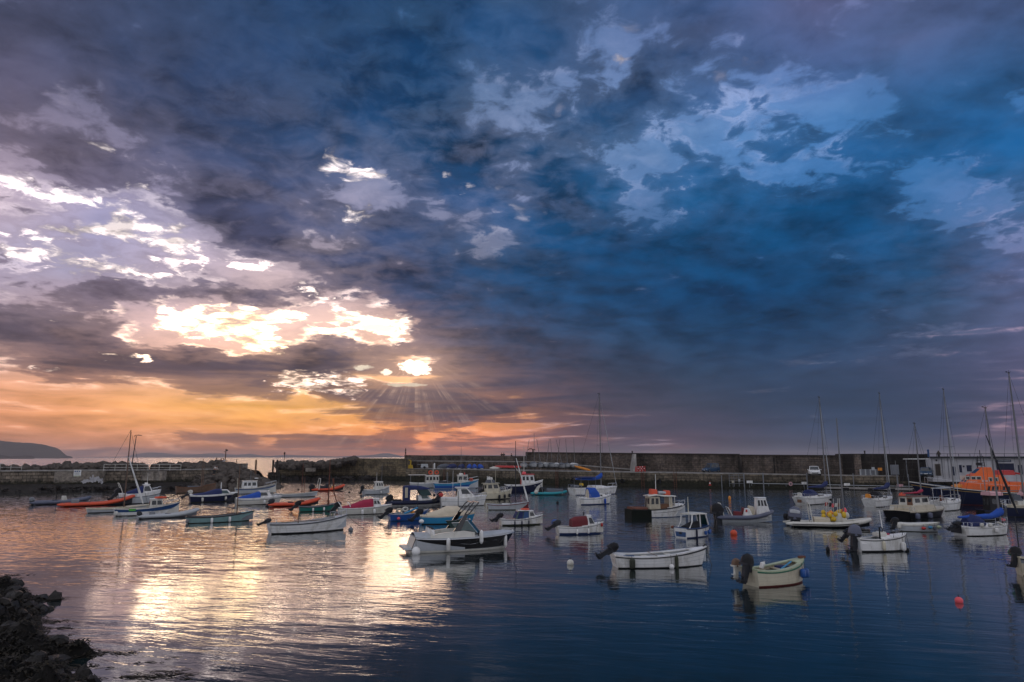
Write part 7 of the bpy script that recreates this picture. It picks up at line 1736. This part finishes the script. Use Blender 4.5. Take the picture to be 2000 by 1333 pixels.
# ------------------------------------------------------------------ white building and shelter fittings
zb = 2.12
A_, B2 = PXY(1817, 106), PXY(2140, 99)
wb = empty('lifeboat_station', (A_[0], A_[1], 0), 0, 'long low white building with a dark roof edge at the right end of the quay', 'building')
u_ = Vector((B2[0] - A_[0], B2[1] - A_[1], 0)); LW_ = u_.length; ang = math.atan2(u_.y, u_.x); un = u_.normalized(); nr = Vector((un.y, -un.x, 0))
ztop = zat(895.2, 105)
o = wall_obj('wall', [(0, 0), (u_.x, u_.y)], 1.5, ztop, 9, 'whitewash', 'darkgrey', parent=wb)
def on_b(px):  # distance along the facade
    k = at_y(px, 893, 1).x; o_ = A_; return (k * o_[1] - o_[0]) / (un.x - k * un.y)
def panel(name, px0, px1, y0, y1, m, depth=.06, parent=wb, frame=None):
    s0, s1 = on_b(px0), on_b(px1); Ym = A_[1] + un.y * s0; z0, z1 = zat(y1, Ym), zat(y0, Ym); c = un * ((s0 + s1) / 2) + nr * (depth * .4); mb = MB(); mb.box((c.x, c.y, (z0 + z1) / 2), (s1 - s0, depth, z1 - z0), m, rz=ang)
    po = mb.build(name, parent, smooth=0)
    if frame:
        fb = MB(); f = .09
        for (a_, z_, w_, h_) in (((s0 - f / 2), (z0 + z1) / 2, f, z1 - z0 + .1), ((s1 + f / 2), (z0 + z1) / 2, f, z1 - z0 + .1), ((s0 + s1) / 2, z1 + f / 2, s1 - s0, f)):
            cc = un * a_ + nr * (depth * .6); fb.box((cc.x, cc.y, z_), (w_, depth * 1.3, h_), frame, rz=ang)
        fb.build('frame', po, smooth=0)
    return po
panel('roof_edge', 1815.5, 2139, 891.9, 895.2, 'darkgrey', .5)
for (a_, b_, c_, d_, nm, m, f) in ((1824.5, 1833.5, 907, 929.5, 'door', 'darkwood', 'edge_stone'), (1856.5, 1863.5, 911.5, 929, 'window', 'navy', 'whitewash'), (1870.5, 1876, 908.5, 923, 'window', 'navy', 'whitewash'), (1885, 1895, 909, 921, 'window', 'navy', 'whitewash'), (1943.5, 1978, 905.3, 926.5, 'garage_door', 'navy', 'whitewash'), (1985, 1988, 908.5, 927, 'door', 'navy', 'whitewash'), (1990.5, 1993.5, 908.5, 927, 'door', 'navy', 'whitewash')):
    panel(nm, a_, b_, c_, d_, m, .06, frame=f)
sg = panel('name_board', 1946, 1973.5, 898.2, 902.6, 'navy', .08); sgw = [on_b(1946), on_b(1973.5)]
mb = MB(); mz = zat(900.4, A_[1] + un.y * sgw[0])
for k in range(11):
    cc = un * (sgw[0] + (sgw[1] - sgw[0]) * (.1 + .08 * k)) + nr * .08; mb.box((cc.x, cc.y, mz), (.10, .012, .12), 'lightgrey', rz=ang)
mb.build('lettering', sg, smooth=0)
for px in (1819, 1838, 1850, 1906, 1938): 
    s0 = on_b(px); cc = un * s0 + nr * .06; mb = MB(); mb.tube([(cc.x, cc.y, zb), (cc.x, cc.y, ztop - .05)], .045, 'grey', n=5); mb.build('downpipe', wb)
for px, py in ((1828, 899.5), (1879.5, 911.2)): s0 = on_b(px); cc = un * s0 + nr * .05; mb = MB(); mb.box((cc.x, cc.y, zat(py, 105)), (.22, .12, .26), 'darkgrey', rz=ang); mb.build('wall_lamp', wb, smooth=0)
r0 = A_; rp = [(A_[0] + un.x * s_, A_[1] + un.y * s_ + 1.2, zat(892, 105)) for s_ in (0, LW_)]
railing('roof_railing', rp, .42, 'thin dark railing along the roof of the white building', 14, 'darkgrey', rails=(1.0,))
s0 = on_b(1841.5); t = empty('roof_vent', (A_[0] + un.x * s0, A_[1] + un.y * s0 + 1, zat(892.4, 105)), 0, 'dark pointed vent cowl on the roof of the white building', 'vent'); mb = MB(); mb.tube([(0, 0, -.2), (0, 0, .35)], .17, 'darkwood', n=8); mb.tube([(0, 0, .33), (0, 0, .5), (0, 0, .95)], [.36, .3, .03], 'darkwood', n=10); mb.build('cowl', t)
mb = MB(); mb.tube([(0, 0, 0), (0, 0, .9)], .14, 'midblue', n=8); mb.ball((0, 0, 1.0), .17, 'midblue', 8, 6); o = mb.build('roof_vent'); o.location = (PXY(1817.5, 106)[0], 106.5, zat(893, 106)); tag(o, 'stubby blue vent at the left corner of the white building', 'vent')
def flat(name, px0, px1, y0, y1, Y, m, lab, cat, d=.08):
    a, b_ = PXY(px0, Y), PXY(px1, Y); z0, z1 = zat(y1, Y), zat(y0, Y); mb = MB(); mb.box(((a[0] + b_[0]) / 2, Y, (z0 + z1) / 2), (b_[0] - a[0], d, z1 - z0), m); return tag(mb.build(name, smooth=0), lab, cat)
t = empty('boarding', (PXY(1702, 111.5)[0], 111.5, 2.15), 0, 'pale grey timber boarding along the foot of the dark shelter wall', 'boarding'); mb = MB()
for k in range(16): mb.box((-1.85 + .25 * k, (-.3) * (-1.85 + .25 * k) * .45, .55), (.22, .06, 1.12), 'grey' if k % 3 else 'lightgrey')
mb.build('planks', t, smooth=0)
flat('poster', 1700, 1706, 912.8, 918.8, 110.8, 'lightgrey', 'small pale blue poster on the boarding', 'poster')
flat('warning_sign', 1712.5, 1720.5, 914, 919.5, 110.4, 'orange', 'orange rectangular sign on the boarding of the dark shelter', 'sign')
flat('shed_door', 1737, 1753, 908, 927.5, 109.3, 'grey', 'grey shed door in the middle of the dark shelter', 'door', .1)
t = empty('height_bar', (PXY(1793, 107)[0], 107, 2.1), 0, 'white height bar on thin posts in front of the shelter', 'bar'); mb = MB(); mb.tube([(-1.9, .8, zat(897, 107) - 2.1), (1.7, -.5, zat(896.7, 107) - 2.1)], .07, 'white', n=6); mb.build('bar', t)
for x, y in ((-1.55, .65), (1.35, -.4)): mb = MB(); mb.tube([(x, y, 0), (x, y, zat(897, 107) - 2.1)], .05, 'grey', n=5); mb.build('post', t)

# ------------------------------------------------------------------ bright orange lifeboat
b = Boat('lifeboat', 'large orange and navy lifeboat with a white edged sheer, by the white building', 'lifeboat', 1795, 2110, 990, 191, ratio=.30, F=1.35, bow=1.05, tr=.92, p=2.6, rake=.07, draft=.4, L=17.0, flare=.05, bflare=.35, kz=1.0)
b.hull([(.96, 'offwhite'), (.86, 'navy'), (.83, 'gold'), (.06, 'navy')], boot='antifoul_red', boot_z=.06, n=28); b.deck(0, 1, 'darkgrey', .08, name='deck'); b.rail('offwhite', .05, -.03)
X = b.px_x; yh = b.B * .36
def zq(py): return b.zpx(1930, py) 
z0, z1, z2, z3 = b.F + .02, zq(947), zq(927.5), zq(913)
xb, xa = X(1862), X(1966)
b.frustum(min(xa, xb), max(xa, xb), yh * 1.05, z0, z1 - z0, .5, .0, .95, 'lifeboat_orange', [('p', u, u + .045, .3, .85, 'darkgrey') for u in (.08, .17, .30, .38, .46)], name='lower_house')
xb, xa = X(1872), X(1960)
co = b.frustum(min(xa, xb), max(xa, xb), yh * .95, z1, z2 - z1, .9, .5, .82, 'lifeboat_orange', [('f', .1, .45, .25, .85, 'glass'), ('f', .55, .9, .25, .85, 'glass')], name='cabin')
wl = yh * .95
for px in (1881, 1892, 1902, 1924, 1935):
    xx = X(px, wl * .9); zc_ = zq(934 if px < 1910 else 936.5); mb = MB(); yv = wl * (1 - .18 * (zc_ - z1) / (z2 - z1)) 
    tilt = Matrix.Rotation(-math.atan(.18 * wl / (z2 - z1)) * 0, 3, 'X')
    for sy in (1, -1):
        mb.box((xx, sy * (yv + .02), zc_), (.48 if px < 1910 else .36, .05, .42 if px < 1910 else .5), 'offwhite'); mb.box((xx, sy * (yv + .045), zc_), (.34 if px < 1910 else .22, .03, .28 if px < 1910 else .34), 'glass')
    mb.build('window', co, smooth=0)
xb, xa = X(1894), X(1932)
b.frustum(min(xa, xb), max(xa, xb), yh * .72, z2, z3 - z2, .9, .1, .85, 'lifeboat_orange', [('f', .08, .92, .2, .8, 'glass')], name='upper_steering')
xb, xa = X(1935), X(1975); b.frustum(min(xa, xb), max(xa, xb), yh * .66, z2, .5, .1, .1, .8, 'red', name='roof_box')
xb, xa = X(1958), X(1994); b.frustum(min(xa, xb), max(xa, xb), yh * .9, z0, zq(941) - z0, .1, .2, .9, 'lifeboat_orange', name='aft_house')
xb, xa = X(1845), X(1872); b.frustum(min(xa, xb), max(xa, xb), yh * .7, z0 + .25, .55, .9, .0, .8, 'orange', name='foredeck_house')
mb = MB(); xx = X(1915)
for k in range(4): mb.tube([(xx - .45, -.5, z3 + .2 + .28 * k), (xx + .45, .5, z3 + .2 + .28 * k)], .03, 'black', n=5)
for q in (-1, 1): mb.tube([(xx + q * .45, q * .5, z3 - .1), (xx + q * .3, q * .35, z3 + 1.25)], .04, 'black', n=5)
mb.tube([(xx, 0, z3), (xx, 0, z3 + 1.9)], .04, 'black', n=5); mb.box((xx + .2, 0, z3 + .35), (.5, .6, .25), 'darkgrey'); mb.build('radar_mast', b.root, smooth=0)
mb = MB(); mb.tube([(X(1962), -1, z2 + .15), (X(1975), -.6, z2 + .25), (X(1990), -.2, z2 + .1)], .10, 'red', n=7); mb.build('crane_arm', b.root)
b.lifelines(.05, .9, .75)
def text(name, body, size, loc, rot, m, parent, ext=.004):
    cu = bpy.data.curves.new(name, 'FONT'); cu.body = body; cu.size = size; cu.extrude = ext; cu.align_x = 'CENTER'; cu.align_y = 'CENTER'
    o = bpy.data.objects.new(name, cu); COL.objects.link(o); o.parent = parent; o.location = loc; o.rotation_euler = rot; cu.materials.append(MATS[m])
    dg = bpy.context.evaluated_depsgraph_get(); me = bpy.data.meshes.new_from_object(o.evaluated_get(dg)); me.name = name; n_ = bpy.data.objects.new(name, me); COL.objects.link(n_); n_.parent = parent; n_.location = loc; n_.rotation_euler = rot
    if not me.materials: me.materials.append(MATS[m])
    bpy.data.objects.remove(o); return n_
text('lettering', 'RNLI', .36, (X(1914, wl), wl + .03, zq(939.5)), (R(90), 0, R(180)), 'white', b.root)
text('lettering', 'LIFEBOATS', .20, (X(1888, wl), wl + .03, zq(940.5)), (R(90), 0, R(180)), 'white', b.root)

# ------------------------------------------------------------------ boats crowding the right edge
b = B_('fishing_boat', 'black fishing boat with a dark wheelhouse and pinkish roof at the right edge', 'boat', 1908, 1978, 1020, 48, ratio=.36, F=1.1, bow=.4, tr=.85, p=2.5)
b.hull([(.88, 'navy'), (.1, 'black')]); b.interior('darkgrey', gun='navy'); b.frustum(b.X(.25), b.X(.72), b.B * .36, b.F - .3, 1.75, .3, .05, .9, 'black', [('a', .15, .4, .5, .85, 'glass'), ('a', .55, .85, .5, .85, 'glass'), ('b', .2, .8, .55, .85, 'glass')], name='wheelhouse', roof='black')
seat(b, .5, 'pinkcloth', .42, .5, 1.2, z=b.F + 1.55, name='liferaft'); b.pulpit(.7, .6); b.pole((b.X(.4), .3, b.F + 1.5), 3.6, .035, 'grey', 'mast')
b = B_('sailing_yacht', 'cream decked yacht at the right edge with a pale pink flag astern', 'yacht', 1950, 2075, 1012, 30, ratio=.33, F=1.25, bow=.35, tr=.8)
b.hull([(.80, 'beige'), (.1, 'navy')]); b.deck(0, 1, 'beige', .1, name='deck'); b.arch([(b.X(.25), b.F, b.F + .65, b.B * .34), (b.X(.55), b.F, b.F + .6, b.B * .3), (b.X(.8), b.F, b.F + .2, b.B * .14)], 'offwhite', 'coachroof', e=3.2)
b.frustum(b.X(.2), b.X(.36), b.B * .3, b.F + .5, .7, .2, .05, .85, 'greycloth', name='spray_hood'); xm = b.px_x(1991); b.mast(xm, b.zpx(1977, 729), r=.10, boom=2.6, boomz=1.6, spread=(.5, .75), lean=0.0)
mb = MB(); xf = b.px_x(1986); zf = b.zpx(1986, 945)
fl = []
for i in range(6):
    u = i / 5; fl.append([Vector((xf + .15 - .9 * u * k, .12 * math.sin(u * 5 + k * 2), zf - 1.35 * u - .35 * k)) for k in (0, .33, .66, 1)])
mb.loft(fl, 'pinkcloth', closed=False, caps=False); fo = mb.build('ensign', b.root, smooth=60); so = fo.modifiers.new('solid', 'SOLIDIFY'); so.thickness = .01
b.pole((xf + .15, 0, b.F), zf - b.F + .15, .025, 'brownwood', 'flag_staff'); b.pulpit(.15, .6, aft=True); b.lifelines(.1, .9)
b = B_('motor_boat', 'cream boat cut off by the right edge, a green ball fender at its stern', 'boat', 1983, 2110, 1130, 24, ratio=.36, F=.95, bow=.4, tr=.85)
b.hull([(.9, 'cream'), (.7, 'grey'), (.1, 'beige')], boot='weedy'); b.interior('beige', gun='cream', rail='darkgrey'); b.fender(.03, 'green', side=1, r=.18, ball=True, z=1.15); b.outboard('black', .9, tilt=10, dx=.1); b.pole((b.X(.1), .2, b.F), 2.3, .03, 'darkgrey', 'pole'); b.thwart(.4, 'beige')

# ------------------------------------------------------------------ mooring buoys
def buoy(px, py, dpx, m, label, shape='ball', group='mooring buoys'):
    p = at_z(px, py, 0); r = dpx / 2 / FPX * p.y; t = empty('mooring_buoy', (p.x, p.y, 0), 0, label, 'buoy', group); mb = MB()
    if shape == 'ball': mb.ball((0, 0, r * .45), r, m, 14, 10)
    else: mb.ball((0, 0, r * .7), (r * .75, r * .75, r * 1.25), m, 14, 10)
    mb.build('float', t); mb = MB(); mb.tube([(0, 0, r * 1.3), (0, 0, r * (1.75 if shape == 'ball' else 2.1))], r * .16, 'darkgrey', n=6); mb.torus((0, 0, r * (1.85 if shape == 'ball' else 2.2)), r * .16, r * .05, 'darkgrey', M=Matrix.Rotation(R(90), 3, 'X'), n=8, k=4); mb.build('shackle', t)
buoy(1873, 1177, 14, 'pink', 'pink ball buoy floating alone in the right foreground')
buoy(1114, 1103, 13, 'offwhite', 'white ball buoy left of the long white open boat')
buoy(1433, 1045, 13, 'orangered', 'bright red ball buoy below the inflatable with the wheelhouse')
buoy(1617, 1078, 10, 'black', 'dark upright buoy behind the cream boat with green strake', 'egg')
buoy(1089, 983, 5, 'black', 'small black buoy in front of the turquoise inflatable')
buoy(685, 1037, 9, 'grey', 'grey ball buoy off the bow of the large white open boat')
buoy(1425, 976, 7, 'orange', 'orange buoy on open water off the pontoon', 'egg')
buoy(1762, 972, 13, 'orangered', 'large red buoy between two yachts near the pontoon')
buoy(1265, 974, 5, 'offwhite', 'small white buoy behind the beige wheelhouse boat')
buoy(682, 963, 4, 'black', 'tiny black buoy off the far orange inflatable')
buoy(583, 957.5, 4, 'black', 'tiny black buoy inside the harbour mouth')
buoy(848, 968.5, 5, 'black', 'small black buoy below the white trip boat')
buoy(1125, 1014, 3, 'darkgrey', 'tiny dark buoy behind the maroon canopy boat')
buoy(1262, 986, 3, 'offwhite', 'tiny white float near the small white buoy')

# ------------------------------------------------------------------ weedy shore at the lower left
from mathutils import noise as mnoise
OUT = [(-300, 1110), (-60, 1122), (0, 1137), (28, 1143), (48, 1151), (54, 1160), (24, 1166), (60, 1164), (98, 1169), (96, 1174), (64, 1178), (82, 1190), (80, 1200), (86, 1216), (84, 1236), (96, 1251), (126, 1254), (150, 1264), (178, 1270), (200, 1276), (186, 1283), (140, 1288), (124, 1296), (132, 1310), (150, 1322), (172, 1334), (205, 1360), (215, 1420), (-500, 1420)]
poly = [P(a, b_) for a, b_ in OUT]
def sdist(x, y):
    inside = False; dm = 1e9; n_ = len(poly)
    for i in range(n_):
        x1, y1 = poly[i]; x2, y2 = poly[(i + 1) % n_]
        if (y1 > y) != (y2 > y) and x < (x2 - x1) * (y - y1) / (y2 - y1) + x1: inside = not inside
        dx, dy = x2 - x1, y2 - y1; q = min(max(((x - x1) * dx + (y - y1) * dy) / (dx * dx + dy * dy + 1e-9), 0), 1); dm = min(dm, math.hypot(x - x1 - q * dx, y - y1 - q * dy))
    return dm if inside else -dm
def shore_h(x, y):
    d = sdist(x, y)
    if d < -.7: return -.5
    v = Vector((x, y, 0)); n1_ = mnoise.noise(v * .7); n2_ = mnoise.noise(v * 2.1 + Vector((5, 0, 0))); n3_ = mnoise.noise(v * 6.5)
    h = (min(d, 1.2) * .30 + max(0, min(d - 1.2, 3)) * .12)
    if d > 0: h += (n1_ * .50 + abs(n2_) * .40 - .06) * min(d * 1.6, 1) + n3_ * .10 * min(d * 3, 1)
    if d > .2: h += max(0, mnoise.noise(v * 1.35 + Vector((0, 9, 0))) - .05) * 1.1 * min(d, 1)
    return h - .01
mb = MB(); x0, x1_, y0, y1_, st = -22.0, -8.0, 12.5, 31.0, .125
nx, ny = int((x1_ - x0) / st), int((y1_ - y0) / st)
H_ = [[shore_h(x0 + i * st, y0 + j * st) for i in range(nx + 1)] for j in range(ny + 1)]
vs_ = [(x0 + i * st, y0 + j * st, H_[j][i]) for j in range(ny + 1) for i in range(nx + 1)]
fs_ = [(j * (nx + 1) + i, j * (nx + 1) + i + 1, (j + 1) * (nx + 1) + i + 1, (j + 1) * (nx + 1) + i) for j in range(ny) for i in range(nx) if max(H_[j][i], H_[j][i + 1], H_[j + 1][i], H_[j + 1][i + 1]) > -.3]
mat('shore_rock', (0.008, 0.007, 0.006), .75, var=.7, nscale=2.0, bump=.06, bscale=9.0, spec=.15)
mat('rock_wet', (0.013, 0.010, 0.008), .5, var=.6, nscale=2.5, bump=.03, bscale=16.0, spec=.35)
mat('seaweed', (0.020, 0.016, 0.010), .6, var=.9, nscale=1.2, spec=.2)
mb.add(vs_, fs_, 'shore_rock'); tag(mb.build('rocky_shore', smooth=60), kind='structure')
rg = random.Random(31); cells = []
while len(cells) < 210:
    x, y = rg.uniform(x0 + .5, x1_), rg.uniform(y0, y1_ - 1); d = sdist(x, y)
    if -.25 < d < 3.5: cells.append((x, y, max(shore_h(x, y), 0) + rg.uniform(-.06, .08)))
rock_pile('shore_boulders', cells, 'rock_wet', kind='stuff', size=(.10, .34), seed=12)
rg = random.Random(77); mb = MB(); cnt = 0
while cnt < 17000:
    x, y = rg.uniform(x0, x1_), rg.uniform(y0, y1_); d = sdist(x, y)
    if d < -.12 or (d < .1 and rg.random() < .5): continue
    if not (-21.5 < x < -8.5): continue
    z = max(shore_h(x, y), 0.0); a = rg.uniform(0, 6.28); l = rg.uniform(.07, .26); w_ = rg.uniform(.008, .026)
    dx, dy = math.cos(a), math.sin(a); lift = rg.uniform(.01, .07) if d > .1 else .012
    p0 = Vector((x, y, z + .005)); p1 = p0 + Vector((dx * l * .5, dy * l * .5, lift)); p2 = p0 + Vector((dx * l, dy * l, lift * .3 - .01 if d > .1 else .002)); s_ = Vector((-dy, dx, 0)) * w_
    mb.add([p0 - s_, p0 + s_, p1 + s_ * 1.3, p1 - s_ * 1.3, p2 + s_ * .4, p2 - s_ * .4], [(0, 1, 2, 3), (3, 2, 4, 5)], 'seaweed'); cnt += 1
tag(mb.build('seaweed', smooth=0), kind='stuff')
mb = MB()
for cx, cy, n_, sp in ((255, 1323, 30, .35), (320, 1319, 90, .9), (135, 1305, 50, .8), (20, 1123, 40, .9), (25, 1129, 20, .5), (160, 1325, 40, .5), (212, 1277, 40, .7), (110, 1170, 30, .6), (100, 1215, 40, .6), (110, 1227, 30, .5), (95, 1245, 30, .5), (290, 1292, 8, .6)):
    c = at_z(cx, cy, 0)
    for _ in range(n_):
        x, y = c.x + rg.gauss(0, sp * .5), c.y + rg.gauss(0, sp * .22); a = rg.uniform(-.5, .5); l = rg.uniform(.04, .16); w_ = rg.uniform(.01, .03); dx, dy = math.cos(a), math.sin(a); h_ = rg.uniform(.006, .03)
        p0 = Vector((x, y, .004)); p1 = Vector((x + dx * l, y + dy * l, h_)); p2 = Vector((x + 2 * dx * l, y + 2 * dy * l, .004)); s_ = Vector((-dy, dx, 0)) * w_
        mb.add([p0 - s_, p0 + s_, p1 + s_, p1 - s_, p2 + s_ * .5, p2 - s_ * .5], [(0, 1, 2, 3), (3, 2, 4, 5)], 'seaweed')
tag(mb.build('floating_weed', smooth=0), kind='stuff')

# ------------------------------------------------------------------ ladders and tyres on the quay face
def face_at(px):
    for i in range(len(QF) - 1):
        if QF[i][0] <= px <= QF[i + 1][0]:
            u = (px - QF[i][0]) / (QF[i + 1][0] - QF[i][0]); a, b_ = qf[i], qf[i + 1]
            return (a[0] + (b_[0] - a[0]) * u, a[1] + (b_[1] - a[1]) * u, math.atan2(b_[1] - a[1], b_[0] - a[0]))
for px, lab in ((868, 'rusty ladder on the quay face behind the trip boat'), (1088, 'rusty ladder on the quay face right of the turquoise inflatable'), (1258, 'rusty ladder on the quay face below the red and white barriers'), (1322, 'rusty ladder on the quay face left of the dark blue van')):
    x, y, rz = face_at(px); t = empty('ladder', (x, y - .08, 0), rz, lab, 'ladder', 'ladders on the quay face'); mb = MB()
    for q in (-.22, .22): mb.tube([(q, 0, -.3), (q, 0, 2.75)], .035, 'rust', n=5)
    for k in range(9): mb.tube([(-.22, 0, -.1 + .3 * k), (.22, 0, -.1 + .3 * k)], .022, 'rust', n=4)
    mb.build('rungs', t)
for px, lab in ((905, 'black tyre hanging on the quay face behind the blue fishing boat'), (1120, 'black tyre hanging on the quay face left of the tall yacht'), (1216, 'black tyre hanging on the quay face below the buttress'), (1290, 'black tyre hanging on the quay face under the middle of the wall')):
    x, y, rz = face_at(px); mb = MB(); mb.torus((0, 0, 0), .30, .11, 'black', M=Matrix.Rotation(R(90), 3, 'X')); mb.tube([(0, 0, .35), (0, .1, 1.6)], .02, 'rope', n=4); o = mb.build('tyre'); o.location = (x, y - .14, .95); o.rotation_euler = (0, 0, rz); tag(o, lab, 'tyre', 'tyres on the quay face')
# ------------------------------------------------------------------ the low sun behind the cloud
sd = bpy.data.lights.new('sun', 'SUN'); sun = bpy.data.objects.new('sun', sd); COL.objects.link(sun)
sd.energy = 0.02; sd.angle = R(7); sd.color = (1.0, 0.66, 0.42)
dv = Vector((math.cos(SUN_EL) * math.sin(SUN_AZ), math.cos(SUN_EL) * math.cos(SUN_AZ), math.sin(SUN_EL)))
sun.rotation_euler = dv.to_track_quat('Z', 'Y').to_euler(); sun.location = dv * 30 + Vector((0, 0, 5))
